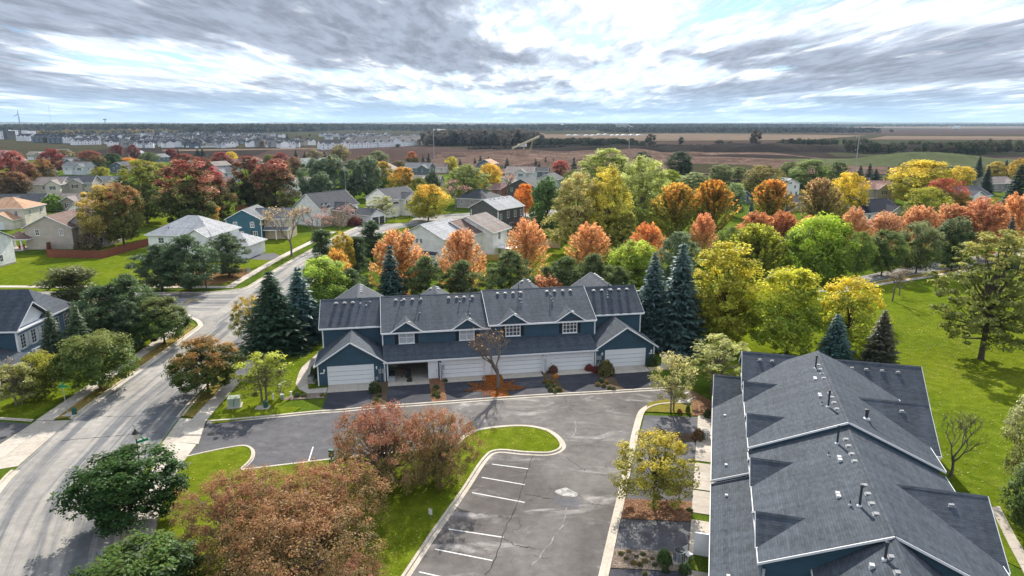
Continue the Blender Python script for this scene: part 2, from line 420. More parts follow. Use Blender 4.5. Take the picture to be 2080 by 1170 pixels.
M['leaflitter'] = grass_mat('fallen_leaf_bed', (0.24, 0.135, 0.085), (0.20, 0.115, 0.075), (0.33, 0.21, 0.13), 6.0, 0.9)
M['orangelitter'] = grass_mat('orange_leaf_bed', (0.28, 0.085, 0.014), (0.22, 0.07, 0.014), (0.34, 0.13, 0.03), 6.0, 0.9)
M['prairie'] = grass_mat('far_prairie', (0.045, 0.045, 0.026), (0.062, 0.052, 0.032), (0.036, 0.041, 0.021), 0.12, 0.7)
M['soil'] = grass_mat('tilled_soil', (0.060, 0.041, 0.037), (0.080, 0.055, 0.049), (0.055, 0.045, 0.036), 0.08, 0.5)
M['sand'] = grass_mat('sand_pit', (0.135, 0.092, 0.073), (0.070, 0.046, 0.038), (0.21, 0.15, 0.12), 0.34, 0.9)
M['berm'] = grass_mat('weedy_berm', (0.028, 0.025, 0.024), (0.040, 0.032, 0.029), (0.028, 0.032, 0.020), 0.08, 0.6)
M['stubble'] = grass_mat('stubble_field', (0.14, 0.102, 0.076), (0.18, 0.135, 0.10), (0.11, 0.08, 0.06), 0.05, 0.5)
M['pasture'] = grass_mat('green_pasture', (0.042, 0.048, 0.028), (0.054, 0.056, 0.033), (0.064, 0.056, 0.037), 0.06, 0.5)
M['bark'] = plain('bark', (0.085, 0.066, 0.052), 0.9, 0.35, 6.0)
M['greybark'] = plain('grey_bark', (0.17, 0.14, 0.12), 0.9, 0.3, 6.0)
M['leaf'] = foliage_mat('leaves', 0.55, 0.55, (0.50, 0.97), 0.012)
M['leaf_soft'] = foliage_mat('fine_leaves', 0.55, 0.5, (0.36, 0.95), 0.012, 0.90)
M['farleaf'] = foliage_mat('far_leaves', 0.35, 0.4, (0.35, 0.8), 0.0)
M['needle'] = foliage_mat('needles_green', 0.45, 0.5, (0.5, 1.4))
M['brick'] = shingle('red_brick', (0.30, 0.17, 0.12), 0.08, 0.22, 0.25, 0.9)
M['stone'] = shingle('tan_stone', (0.42, 0.33, 0.24), 0.25, 0.45, 0.3, 0.9)
M['cedar'] = plain('stained_cedar', (0.23, 0.075, 0.045), 0.75, 0.3, 3.0)
M['tanwood'] = plain('tan_wood', (0.52, 0.36, 0.24), 0.8, 0.2, 3.0)
M['yelwood'] = plain('yellow_wood', (0.44, 0.31, 0.06), 0.8, 0.2, 3.0)
WALLC = {'white': (0.86, 0.865, 0.87), 'cream': (0.68, 0.63, 0.54), 'beige': (0.43, 0.385, 0.335), 'grey': (0.34, 0.335, 0.33), 'taupe': (0.30, 0.265, 0.235),
         'darkgrey': (0.105, 0.105, 0.11), 'teal': (0.035, 0.115, 0.165), 'slate': (0.13, 0.165, 0.20), 'palegrey': (0.60, 0.61, 0.64), 'rust': (0.34, 0.13, 0.09), 'ivory': (0.86, 0.84, 0.80), 'tan': (0.55, 0.45, 0.34)}
ROOFC = {'charcoal': (0.065, 0.072, 0.085), 'palegrey': (0.36, 0.37, 0.39), 'brown': (0.17, 0.115, 0.10), 'tanroof': (0.42, 0.26, 0.17), 'greybrown': (0.24, 0.205, 0.19), 'midgrey': (0.15, 0.16, 0.175), 'rustroof': (0.27, 0.16, 0.145), 'blueblack': (0.012, 0.018, 0.036)}
for k, c in WALLC.items(): M['w_' + k] = siding('siding_' + k, c, 0.2)
for k, c in ROOFC.items(): M['r_' + k] = shingle('roof_' + k, c, 0.2, 0.5, 0.15)

# ------------------------------------------------------------------ ground, roads, kerbs
def G(*pts, z=0.0): return [gp(x, y, z) for x, y in pts]
def crom(pts, n=6, closed=False):
    """smooth curve through plan points"""
    P = [Vector((p[0], p[1])) for p in pts]; out = []; k = len(P)
    rng = range(k) if closed else range(k - 1)
    for i in rng:
        p0 = P[(i - 1) % k] if closed or i > 0 else P[0]; p1 = P[i]; p2 = P[(i + 1) % k]
        p3 = P[(i + 2) % k] if closed or i + 2 < k else P[-1]
        for j in range(n):
            t = j / n
            q = 0.5 * ((2 * p1) + (-p0 + p2) * t + (2 * p0 - 5 * p1 + 4 * p2 - p3) * t * t + (-p0 + 3 * p1 - 3 * p2 + p3) * t ** 3)
            out.append((q.x, q.y))
    if not closed: out.append(tuple(P[-1]))
    return out
def sheet(name, pts, z, mat, kind='structure', parent=None, **kw):
    me = bpy.data.meshes.new(name)
    ar = sum(pts[i][0] * pts[(i + 1) % len(pts)][1] - pts[(i + 1) % len(pts)][0] * pts[i][1] for i in range(len(pts)))
    if ar < 0: pts = pts[::-1]
    me.from_pydata([(x, y, z) for x, y in pts], [], [tuple(range(len(pts)))]); me.materials.append(mat); me.update()
    set_uv(me)
    return link(name, me, parent, kind=kind, **kw)
def resample(pts, n):
    P = [Vector((p[0], p[1])) for p in pts]; d = [0]
    for a, b in zip(P, P[1:]): d.append(d[-1] + (b - a).length)
    out = []
    for i in range(n):
        s = d[-1] * i / (n - 1); k = 0
        while k < len(d) - 2 and d[k + 1] < s: k += 1
        t = (s - d[k]) / max(d[k + 1] - d[k], 1e-6); q = P[k].lerp(P[k + 1], t); out.append((q.x, q.y))
    return out
def plen(pts): return sum(math.dist(a, b) for a, b in zip(pts, pts[1:]))
def strip(name, left, right, z, mat, n=40, kind='structure'):
    l = resample(left, n); r = resample(right, n); v = []; f = []; uv = []; s = 0
    for i in range(n):
        if i: s += math.dist(((l[i][0] + r[i][0]) / 2, (l[i][1] + r[i][1]) / 2), ((l[i - 1][0] + r[i - 1][0]) / 2, (l[i - 1][1] + r[i - 1][1]) / 2))
        v += [(l[i][0], l[i][1], z), (r[i][0], r[i][1], z)]; uv += [(0, s), (1, s)]
    for i in range(n - 1): f.append((2 * i, 2 * i + 1, 2 * i + 3, 2 * i + 2))
    me = bpy.data.meshes.new(name); me.from_pydata(v, [], f); me.materials.append(mat)
    lay = me.uv_layers.new(name='UVMap')
    for li, lp in enumerate(me.loops): lay.data[li].uv = uv[lp.vertex_index]
    me.update()
    if me.polygons[0].normal.z < 0: me.flip_normals()
    return link(name, me, kind=kind)
def offset(pts, d):
    out = []
    for i, p in enumerate(pts):
        a = Vector(pts[max(i - 1, 0)]); b = Vector(pts[min(i + 1, len(pts) - 1)]); t = (b - a).normalized()
        out.append((p[0] - t.y * d, p[1] + t.x * d))
    return out
def kerb(path, side=1, gutter=0.5, top=0.22, h=0.13, name='kerb'):
    """gutter pan on the road side, raised kerb behind it (side=+1: kerb to the left of the path)"""
    g = offset(path, -side * gutter); t = offset(path, side * top); m = MB(); n = len(path)
    prof = lambda i: [(g[i][0], g[i][1], 0.022), (path[i][0], path[i][1], 0.03), (path[i][0], path[i][1], h), (t[i][0], t[i][1], h), (t[i][0], t[i][1], -0.05)]
    for i in range(n - 1):
        a, b = prof(i), prof(i + 1)
        for k in range(4):
            q = [a[k], b[k], b[k + 1], a[k + 1]]
            m.quad(*(q if side > 0 else q[::-1]))
    return m.build(name, M['kerb'], kind='structure')
m_, nt_, b_ = new_mat('slab_concrete')
oi_ = nt_.nodes.new('ShaderNodeObjectInfo'); n2_ = noise(nt_, worldco(nt_), 2.5, 5.0, 0.65); n1_ = noise(nt_, worldco(nt_), 0.25, 3.0)
c_ = mixc(nt_, oi_.outputs['Random'], (0.40, 0.355, 0.30), (0.475, 0.43, 0.375))
nt_.links.new(scalec(nt_, c_, mathn(nt_, 'ADD', maprange(nt_, n2_, 0.25, 0.75, 0.86, 1.14), maprange(nt_, n1_, 0.3, 0.7, -0.1, 0.1))), b_.inputs['Base Color']); b_.inputs['Roughness'].default_value = 0.9
M['slab'] = m_
def sidewalk(left, right, z=0.10, step=1.55, name='sidewalk', piece='slab'):
    n = max(3, int(plen(left) / step)); l = resample(left, n); r = resample(right, n)
    root = empty(name, (l[0][0], l[0][1], 0), kind='structure'); rr = random.Random(n)
    ox, oy = l[0]
    for i in range(n - 1):
        q = [Vector((p[0] - ox, p[1] - oy)) for p in (l[i], r[i], r[i + 1], l[i + 1])]
        c = sum(q, Vector((0, 0))) / 4; q = [c + (p - c) * 0.988 for p in q]
        ar = sum(q[k].x * q[(k + 1) % 4].y - q[(k + 1) % 4].x * q[k].y for k in range(4))
        if ar < 0: q = q[::-1]
        zz = z + rr.uniform(-0.006, 0.006)
        m = MB().prism([(p.x, p.y) for p in q], -0.05, zz); m.build(piece, M['slab'], root)
    sheet('joint_bed', resample(left, n) + resample(right, n)[::-1], z - 0.03, M['mulch'])
    return root

# the land: one sheet out to the horizon
sheet('ground', [(-14000, -400), (14000, -400), (14000, 16000), (-14000, 16000)], -0.35, M['prairie'])
# mown ground of the neighbourhood, a wide sheet with real edges
lawn_edge = [(-520, 15), (520, 15), (520, 300), (330, 345), (150, 330), (40, 360), (-60, 420), (-160, 470), (-300, 560), (-520, 560)]
sheet('neighbourhood_lawn', lawn_edge, 0.0, M['grass2'])
sheet('park_lawn', [(46, 20), (140, 20), (190, 60), (205, 120), (120, 128), (70, 124), (45, 112), (30, 92), (24, 74), (22, 60)], 0.05, M['grass'])
sheet('corner_lawn', G((-200, 600), (-200, 520), (100, 518), (300, 478), (420, 470), (600, 470), (560, 528), (470, 583), (300, 585), (0, 594)), 0.05, M['grass'])
sheet('back_lawn', G((960, 590), (985, 500), (1120, 500), (1180, 520), (1130, 600)), 0.05, M['grass'])
sheet('back_lawn', G((280, 460), (300, 425), (360, 420), (350, 462)), 0.05, M['grass'])
sheet('front_lawn', G((770, 456), (735, 438), (810, 432), (850, 436), (830, 452)), 0.05, M['grass'])
sheet('front_lawn', G((500, 515), (520, 490), (640, 480), (580, 520)), 0.058, M['grass'])

# main road, curving past on the left
RL = crom([(-33, 30), (-37.0, 38), (-40.2, 45), (-42.2, 51), (-43.3, 57), (-44.5, 65), (-45.0, 76), (-45.6, 93), (-46.2, 98)], 5)
RR = crom([(-22, 33), (-26.0, 39), (-28.8, 45), (-31.0, 50.5), (-32.4, 56.5), (-33.5, 63.4), (-34.2, 70), (-35.2, 85), (-35.6, 98)], 5)
strip('main_road', RL, RR, 0.012, M['road'], 60)
NL = crom([(-46.2, 98), (-47.2, 112), (-47.9, 124), (-47.9, 140), (-47.2, 155), (-46.0, 180), (-42.5, 200), (-34, 214), (-18, 224), (20, 236)], 6)
NR = crom([(-35.6, 98), (-36.4, 112), (-37.2, 124), (-37.6, 140), (-37.2, 155), (-36.5, 174), (-33.5, 188), (-26, 199), (-12, 208), (24, 221)], 6)
strip('north_road', NL, NR, 0.016, M['road'], 60)
strip('cross_street', [(-46.0, 101.5), (-60, 103.5), (-90, 104.5), (-240, 108)], [(-47.0, 117.5), (-60, 116.2), (-90, 116.5), (-240, 121)], 0.008, M['road'], 30)
sheet('street_corner', crom([(-45.7, 93), (-46.3, 97), (-49.6, 100.6), (-55, 102.8)], 5) + [(-55, 104), (-45.5, 104)], 0.006, M['road'])
sheet('street_corner', crom([(-47.9, 124), (-48.4, 119.5), (-52, 117.0), (-58, 116.3)], 5) + [(-57, 114), (-46, 115)], 0.006, M['road'])
# kerbs
kerb(crom([(-40.2, 45), (-42.2, 51), (-42.7, 53.2)], 5), 1)
kerb(crom([(-44.3, 63.6), (-44.6, 67), (-45.0, 76), (-45.6, 93), (-46.3, 97), (-49.6, 100.6), (-55, 102.8), (-90, 104.5), (-240, 108)], 7), 1)
kerb(crom([(-240, 121), (-90, 116.5), (-58, 116.3), (-52, 117.0), (-48.4, 119.5), (-47.9, 124), (-47.9, 140), (-47.2, 155), (-46.0, 180), (-42.5, 200), (-34, 214)], 7), 1)
kerb(crom([(-33.55, 64.2), (-34.2, 70), (-35.2, 85), (-35.6, 98), (-36.4, 112), (-37.2, 124), (-37.6, 140), (-37.2, 155), (-36.5, 174), (-33.5, 188)], 7), -1)
kerb(crom([(-24.5, 37), (-28.8, 45), (-31.0, 50.5), (-31.6, 52.8)], 5), -1)
# verges strewn with leaves, and pavements of concrete slabs
strip('verge', [(-44.6, 64), (-45.2, 76), (-45.8, 93), (-46.6, 96.5)], [(-46.0, 63.5), (-46.8, 76), (-47.3, 90), (-48.2, 97.5)], 0.085, M['drygrass'], 14)
sidewalk(crom([(-45.9, 63.3), (-46.7, 76), (-47.2, 87), (-48.0, 97), (-49.2, 99.9)], 4), crom([(-47.6, 63.2), (-48.2, 76), (-48.7, 87), (-49.6, 96), (-51.0, 100.6)], 4))
strip('verge', [(-33.8, 64.5), (-34.5, 70), (-35.4, 85), (-35.8, 98)], [(-32.2, 64), (-32.7, 70), (-33.5, 85), (-34.0, 98)], 0.085, M['drygrass'], 14)
sidewalk(crom([(-31.6, 60), (-32.1, 63), (-32.6, 70), (-33.3, 82), (-34.0, 98)], 4), crom([(-29.6, 60), (-30.5, 63), (-31.0, 70), (-31.7, 82), (-32.4, 98)], 4))
sidewalk(crom([(-24.0, 36.0), (-26.8, 41.5), (-28.9, 46), (-30.7, 52), (-31.5, 58.5)], 4), crom([(-22.2, 37.0), (-25.0, 42.5), (-26.9, 46.5), (-28.4, 52), (-29.2, 58)], 4))
strip('verge', [(-24.8, 36.8), (-28.9, 45)], [(-24.2, 37.2), (-28.4, 45.5)], 0.085, M['drygrass'], 6)
sidewalk([(-51.5, 119.6), (-70, 119.4), (-110, 120.4), (-200, 123.2)], [(-51.5, 121.1), (-70, 120.9), (-110, 121.9), (-200, 124.7)], step=2.2)
sidewalk(crom([(-50.4, 119.6), (-50.5, 130), (-50.3, 150), (-49.2, 170), (-48.0, 185)], 4), crom([(-52.0, 119.6), (-52.1, 130), (-51.9, 150), (-50.8, 170), (-49.6, 185)], 4), step=2.2)
# concrete aprons where the drives meet the road, in pours with joints
def pours(name, quadpts, nu, nv, z=0.03, mat='slab'):
    a, b, c, d = [Vector(p) for p in quadpts]; root = empty(name, (a.x, a.y, 0), kind='structure')
    for i in range(nu):
        for j in range(nv):
            def P(s, t): return a.lerp(b, s).lerp(d.lerp(c, s), t) - a
            q = [P(i / nu, j / nv), P((i + 1) / nu, j / nv), P((i + 1) / nu, (j + 1) / nv), P(i / nu, (j + 1) / nv)]
            ce = sum(q, Vector((0, 0))) / 4; q = [ce + (p - ce) * 0.988 for p in q]
            ar = sum(q[k].x * q[(k + 1) % 4].y - q[(k + 1) % 4].x * q[k].y for k in range(4))
            MB().prism([(p.x, p.y) for p in (q if ar > 0 else q[::-1])], -0.05, z).build('slab', M[mat], root)
    return root
pours('drive_apron', [(-42.9, 54.0), (-44.3, 63.4), (-47.6, 63.2), (-47.4, 52.0)], 4, 2)
pours('drive_apron', [(-31.7, 53.2), (-33.5, 63.9), (-31.7, 63.7), (-31.0, 58.6)], 4, 1)
pours('drive_apron', [(-31.5, 58.6), (-31.7, 63.2), (-30.4, 62.6), (-29.1, 58.2)], 2, 1, 0.034)
sheet('neighbour_drive', [(-47.5, 55.5), (-47.7, 62.6), (-75, 66.5), (-75, 58)], 0.02, M['lane'])
kerb([(-47.9, 63.2), (-56, 64.3), (-75, 67.2)], -1, 0.1)
sheet('verge', [(-43.2, 51.6), (-45.2, 53.2), (-48, 51.5), (-46, 47.5), (-42.6, 50.2)], 0.09, M['drygrass'])
# lawns either side of the near road
sheet('near_lawn', [(-48.2, 63.6), (-49.0, 88), (-50.2, 97.5), (-58, 102), (-95, 103.5), (-95, 70), (-62, 65.5)], 0.06, M['grass'])
sheet('near_lawn', [(-30.6, 63.4), (-31.2, 72), (-32.0, 88), (-32.4, 97), (-18, 99), (-21.5, 76), (-22.6, 72.5), (-24.6, 66.8), (-22.0, 66.6), (-22.6, 64.9), (-29.5, 62.6)], 0.06, M['grass'])
# the court: entry lane, turning area and stalls
NK = crom(G((421, 858), (540, 848), (640, 838), (700, 834), (760, 828), (850, 822), (985, 812), (1100, 804), (1230, 797), (1330, 791), (1395, 788)), 4)   # north kerb line
EK = crom(G((1215, 1230), (1230, 1168), (1248, 1085), (1265, 1010), (1283, 925), (1300, 852), (1311, 832), (1335, 822), (1372, 819), (1402, 819)), 5)    # east kerb line
WK = crom(G((376, 929), (415, 920), (459, 911), (497, 906), (514, 915), (512, 934), (491, 955)), 5)
SK = G((491, 955), (700, 930), (925, 907))
PK = crom(G((925, 907), (950, 884), (985, 872), (1060, 866), (1115, 877), (1142, 905), (1120, 921), (1068, 921), (1010, 917), (983, 935), (940, 1000), (880, 1085), (825, 1168), (770, 1250)), 6)
sheet('entry_lane', NK[:17] + [NK[17], (-6.5, 62), (-4.8, 60.2)] + SK[::-1] + WK[::-1] + [(-29.1, 58.2), (-30.4, 62.6)], 0.010, M['lane'])
court_pts = NK[17:] + G((1418, 806)) + EK[::-1] + [(-9, 35.5)] + PK[::-1][:-6] + [(-4.8, 60.2), (-6.5, 62)]
sheet('court', court_pts, 0.014, M['court'])
kerb(NK, 1, 0.35); kerb(EK, -1, 0.45); kerb(WK, -1, 0.12, 0.2); kerb(SK, -1, 0.1); kerb(PK, -1, 0.35)
isl = WK + SK[1:] + PK[1:] + [(-22, 34), (-24.5, 40), (-26.8, 46.5), (-28.3, 52)]
sheet('island_lawn', isl, 0.10, M['grass'])
# painted stalls
def stripe(a, b, w=0.11, z=0.022, mat='paint'):
    a = Vector(a); b = Vector(b); t = (b - a).normalized(); n = Vector((-t.y, t.x)) * w / 2
    return sheet('parking_line', [tuple(a - n), tuple(b - n), tuple(b + n), tuple(a + n)], z, M[mat])
for a, b in [((999, 943), (1075, 953)), ((979, 970), (1066, 985)), ((959, 1001), (1066, 1021)), ((935, 1035), (1010, 1050)), ((911, 1075), (1023, 1092)), ((884, 1116), (1000, 1139)), ((851, 1162), (975, 1188))][:3] + [((911, 1075), (1023, 1092)), ((884, 1116), (1000, 1139)), ((851, 1162), (975, 1190))]:
    stripe(*G(a, b))
for a, b in [((636, 908), (623, 950)), ((698, 905), (691, 945))]: stripe(*G(a, b))
for a, b in [((1372, 806), (1385, 818)), ((1373, 807), (1400, 796)), ((1396, 815), (1412, 806))]: stripe(*G(a, b))
for a, b in [((395, 607), (375, 618)), ((380, 607), (408, 611))]: stripe(*G(a, b), w=0.35, mat='yellowpaint')
# tar-dark patch, salt-white patch and sealed cracks in the court
sheet('patch', G((1126, 1010), (1180, 1014), (1174, 1034), (1122, 1024)), 0.020, M['olddrive'])
sheet('salt_patch', crom(G((1127, 999), (1140, 993), (1150, 991), (1160, 996), (1174, 1003), (1168, 1009), (1145, 1008)), 4, True), 0.024, plain('salt_stain', (0.36, 0.35, 0.34), 1.0, 0.5, 2.5, 0.0))
M['tar'] = plain('tar_seal', (0.055, 0.053, 0.053), 1.0, 0.3, 2.0, 0.0); M['palecrack'] = plain('pale_crack', (0.25, 0.24, 0.235), 1.0, 0.4, 2.0, 0.0)
def crack(pts, w=0.028, mat='tar', z=0.026):
    P = resample(G(*pts), 26); rr = random.Random(int(pts[0][0])); q = []
    for i, p in enumerate(P): q.append((p[0] + rr.gauss(0, 0.05), p[1] + rr.gauss(0, 0.05)))
    wv = [w * rr.uniform(0.35, 1.3) for _ in q]
    l = [(a[0] - wv[i], a[1] + wv[i] * 0.5) for i, a in enumerate(q)]; r = [(a[0] + wv[i], a[1] - wv[i] * 0.5) for i, a in enumerate(q)]
    me = MB()
    for i in range(len(q) - 1): me.quad((*l[i], z), (*r[i], z), (*r[i + 1], z), (*l[i + 1], z))
    return me.build('sealed_crack', M[mat], kind='structure')
crack([(1082, 928), (1072, 955), (1062, 985), (1048, 1030), (1020, 1090), (1005, 1140), (985, 1168)])
crack([(1020, 1092), (1045, 1108), (1100, 1118)], 0.045)
crack([(936, 1038), (985, 1045), (1035, 1053)], 0.035); crack([(1060, 1004), (1090, 1008), (1122, 1014)], 0.035)
crack([(1150, 930), (1180, 950), (1190, 958)], 0.03)
crack([(1168, 855), (1170, 875), (1158, 892)], 0.045, 'palecrack'); crack([(1150, 1033), (1145, 1065), (1110, 1115), (1080, 1150)], 0.04, 'palecrack'); crack([(1145, 905), (1200, 906), (1250, 909)], 0.03)
crack([(140, 843), (250, 847), (330, 842)], 0.05); crack([(120, 896), (230, 886), (320, 878)], 0.05)
crack([(1185, 960), (1230, 966), (1275, 970)], 0.03); crack([(1180, 1023), (1225, 1026), (1260, 1030)], 0.03)
def manhole(px, py, r=0.36, z=0.024):
    X, Y = gp(px, py); m = MB()
    m.prism([(r * math.cos(t), r * math.sin(t)) for t in [i * math.pi / 9 for i in range(18)]], -0.02, z)
    for k in range(3): m.box(-r * 0.7, r * 0.7, -0.2 + k * 0.2 - 0.03, -0.2 + k * 0.2 + 0.03, z, z + 0.008)
    return m.build('manhole_cover', M['blackmetal'], loc=(X, Y, 0), label=None)
mh = manhole(428, 882); tag(mh, 'dark round iron manhole cover in the entry lane asphalt', 'manhole cover')
mh = manhole(5, 890); tag(mh, 'dark round manhole cover in the drive at the left edge', 'manhole cover')
# street on the far side of the park
strip('park_street', G((1640, 590), (1740, 563), (1830, 545), (1930, 528), (2080, 505)), G((1660, 612), (1740, 578), (1830, 560), (1930, 545), (2080, 520)), 0.03, M['road'], 20)
sidewalk(G((1700, 592), (1800, 574), (1900, 558), (2080, 530)), G((1700, 597), (1800, 578), (1900, 562), (2080, 533)), 0.10, 3.0)
kerb(G((1650, 614), (1740, 580), (1830, 562), (1930, 547), (2080, 522)), -1, 0.2)
sheet('verge', G((1700, 592), (1740, 581), (1830, 563), (1930, 548), (2000, 538), (2000, 543), (1900, 558), (1800, 574)), 0.07, M['drygrass'])
sidewalk(G((2012, 1032), (2032, 1075), (2060, 1130), (2090, 1185)), G((2030, 1030), (2055, 1078), (2085, 1130), (2120, 1185)), 0.10, 1.5)
# drive beside the corner house, needle litter under the pines
sheet('side_drive', G((508, 516), (560, 515), (572, 522), (548, 529), (510, 527)), 0.06, M['olddrive'])
sheet('needle_bed', crom(G((300, 572), (380, 555), (480, 545), (510, 552), (470, 572), (420, 582), (340, 585), (290, 582)), 4, True), 0.07, M['needles'])

# ------------------------------------------------------------------ building kit
CACHE = {}
class House:
    """a building at a place: walls, roofs, windows and doors are its parts"""
    def __init__(s, name, x, y, deg, label, cat='house', group=None, wall='w_white', roof='shingle', z=0.0, trim='trim'):
        s.o = empty(name, (x, y, z), math.radians(deg), label=label, cat=cat, group=group)
        s.wm = M[wall]; s.rm = M[roof]; s.tm = M[trim]; s.tr = MB()
    def ax(s, axis, c, e, z): return (c, e, z) if axis == 'u' else (e, c, z)
    def body(s, axis, c0, c1, e0, e1, z0, ze, r=None, zr=None, mat=None, ze1=None, name='wall'):
        """walls under a gable whose ridge runs along axis from c0 to c1"""
        if r is None: r = (e0 + e1) / 2
        ze1 = ze if ze1 is None else ze1
        prof = [(e0, z0), (e1, z0), (e1, ze1)] + ([(r, zr)] if zr else []) + [(e0, ze)]
        n = len(prof); v = [s.ax(axis, c, e, z) for c in (c0, c1) for e, z in prof]
        f = [tuple(range(n)), tuple(range(2 * n - 1, n - 1, -1))] + [(i, i + n, (i + 1) % n + n, (i + 1) % n) for i in range(n)]
        if axis == 'u': f = [q[::-1] for q in f]
        if (c1 < c0) != (e1 < e0): f = [q[::-1] for q in f]
        m = MB().add(v, [q[::-1] for q in f] if axis == 'v' else [q[::-1] for q in f])
        ob = m.build(name, mat or s.wm, s.o)
        me = ob.data
        import bmesh
        bm = bmesh.new(); bm.from_mesh(me); bmesh.ops.recalc_face_normals(bm, faces=bm.faces); bm.to_mesh(me); bm.free()
        me.uv_layers.remove(me.uv_layers[0]); set_uv(me)
        return ob
    def gable(s, axis, c0, c1, e0, e1, ze, zr, r=None, t=0.17, ze1=None, mat=None, trim=True, rake=(1, 1), cap=True, eave=(1, 1)):
        """two thick slopes; white fascia along eaves and rakes"""
        if r is None: r = (e0 + e1) / 2
        ze1 = ze if ze1 is None else ze1
        m = MB()
        for e, z in ((e0, ze), (e1, ze1)):
            p = [s.ax(axis, c0, e, z), s.ax(axis, c1, e, z), s.ax(axis, c1, r, zr), s.ax(axis, c0, r, zr)]
            a, b, c = Vector(p[0]), Vector(p[1]), Vector(p[2])
            if (b - a).cross(c - a).z < 0: p = p[::-1]
            m.slab(p, t)
        if cap:
            for sgn, e, z in ((-1, e0, ze), (1, e1, ze1)):
                k = 0.16 / max(abs(r - e), 0.1); q = r + (e - r) * k; zq = zr + (z - zr) * k
                p = [s.ax(axis, c0 + .02, q, zq + .025), s.ax(axis, c1 - .02, q, zq + .025), s.ax(axis, c1 - .02, r, zr + .03), s.ax(axis, c0 + .02, r, zr + .03)]
                a, b, c = Vector(p[0]), Vector(p[1]), Vector(p[2])
                if (b - a).cross(c - a).z < 0: p = p[::-1]
                m.slab(p, 0.02)
        ob = m.build('roof', mat or s.rm, s.o)
        if trim:
            g = 0.02
            for k, (e, z) in enumerate(((e0, ze), (e1, ze1))):
                sg = 1 if e > r else -1
                if eave[k]: s.tr.bar(s.ax(axis, c0, e + sg * g, z - t * .55), s.ax(axis, c1, e + sg * g, z - t * .55), 0.04, t + 0.02)
                for kk, (c, sc) in enumerate(((c0, -1), (c1, 1))):
                    if rake[kk]: s.tr.bar(s.ax(axis, c + sc * g, e + sg * g, z - t * .5), s.ax(axis, c + sc * g, r, zr - t * .4), 0.04, t * .8)
        return ob
    def hip(s, x0, x1, y0, y1, ze, zr, rx0, rx1, ry0=None, ry1=None, t=0.17, mat=None):
        """hip roof, ridge from (rx0,ry0) to (rx1,ry1)"""
        if ry0 is None: ry0 = ry1 = (y0 + y1) / 2
        if ry1 is None: ry1 = ry0
        A, B, C, D = (x0, y0, ze), (x1, y0, ze), (x1, y1, ze), (x0, y1, ze); R0, R1 = (rx0, ry0, zr), (rx1, ry1, zr)
        m = MB(); up = ((x1 - x0) >= (y1 - y0))
        faces = [[A, B, R1, R0], [B, C, R1], [C, D, R0, R1], [D, A, R0]] if abs(rx1 - rx0) >= abs(ry1 - ry0) else [[A, B, R0], [B, C, R1, R0], [C, D, R1], [D, A, R0, R1]]
        for p in faces:
            if len(p) == 4 and (Vector(p[2]) - Vector(p[3])).length < 0.01: p = p[:3]
            m.slab(p, t)
        ob = m.build('roof', mat or s.rm, s.o)
        for p, q in ((A, B), (B, C), (C, D), (D, A)):
            cx, cy_ = (x0 + x1) / 2, (y0 + y1) / 2
            o = lambda w: (w[0] + (0.02 if w[0] > cx else -0.02), w[1] + (0.02 if w[1] > cy_ else -0.02), w[2] - t * .55)
            s.tr.bar(o(p), o(q), 0.04, t + 0.02)
        return ob
    def slope(s, x0, x1, y0, y1, z0, z1, t=0.15, mat=None, name='roof', sides=True):
        """single slope from y0 (z0) to y1 (z1)"""
        p = [(x0, y0, z0), (x1, y0, z0), (x1, y1, z1), (x0, y1, z1)]
        if y1 < y0: p = p[::-1]
        ob = MB().slab(p, t).build(name, mat or s.rm, s.o)
        sg = -1 if y0 < y1 else 1
        s.tr.bar((x0, y0 + sg * .02, z0 - t * .55), (x1, y0 + sg * .02, z0 - t * .55), 0.04, t + 0.02)
        if sides:
            for x, q in ((x0, -.02), (x1, .02)): s.tr.bar((x + q, y0, z0 - t * .5), (x + q, y1, z1 - t * .5), 0.04, t + 0.02)
        return ob
    def corner(s, x, y, z0, z1, w=0.14): s.tr.box(x - w / 2, x + w / 2, y - w / 2, y + w / 2, z0, z1)
    def face(s, side, pos):
        """local frame on a wall: side in 'F' (-y), 'B' (+y), 'L' (-x), 'R' (+x)"""
        return {'F': (0, pos), 'B': (math.pi, pos), 'L': (-math.pi / 2, pos), 'R': (math.pi / 2, pos)}[side]
    def put(s, me, name, side, a, pos, z, out=0.0, parent=None):
        rz, _ = s.face(side, pos)
        loc = {'F': (a, pos - out, z), 'B': (a, pos + out, z), 'L': (pos - out, a, z), 'R': (pos + out, a, z)}[side]
        return link(name, me, parent or s.o, loc, rz)
    def window(s, side, a, pos, z, w=0.95, h=1.4, bars=(1, 1), shutters=None, glass='glass', fr=0.09, detail=True):
        """a = centre along the wall, pos = wall plane, z = sill height"""
        key = ('w', w, h, bars, glass, fr, detail)
        if key not in CACHE:
            f = MB(); d0, d1 = -0.05, 0.03
            f.box(-w / 2, w / 2, d0, d1, 0, fr); f.box(-w / 2, w / 2, d0, d1, h - fr, h)
            f.box(-w / 2, -w / 2 + fr, d0, d1, fr, h - fr); f.box(w / 2 - fr, w / 2, d0, d1, fr, h - fr)
            f.box(-w / 2 - .05, w / 2 + .05, d0 - .05, d1, -.06, -.002)
            p = MB().box(-w / 2 + fr, w / 2 - fr, -0.012, 0.03, fr, h - fr)
            mu = MB(); nb, nr = bars
            for i in range(1, nb + 1):
                x = -w / 2 + w * i / (nb + 1); mu.box(x - .03, x + .03, -0.04, -0.013, fr, h - fr)
            for i in range(1, nr + 1):
                zz = h * i / (nr + 1); mu.box(-w / 2 + fr, w / 2 - fr, -0.036, -0.014, zz - .025, zz + .025)
            CACHE[key] = (f.mesh('window', M['trim']), p.mesh('pane', M[glass]), mu.mesh('muntin', M['trim']) if bars != (0, 0) else None)
        f, p, mu = CACHE[key]
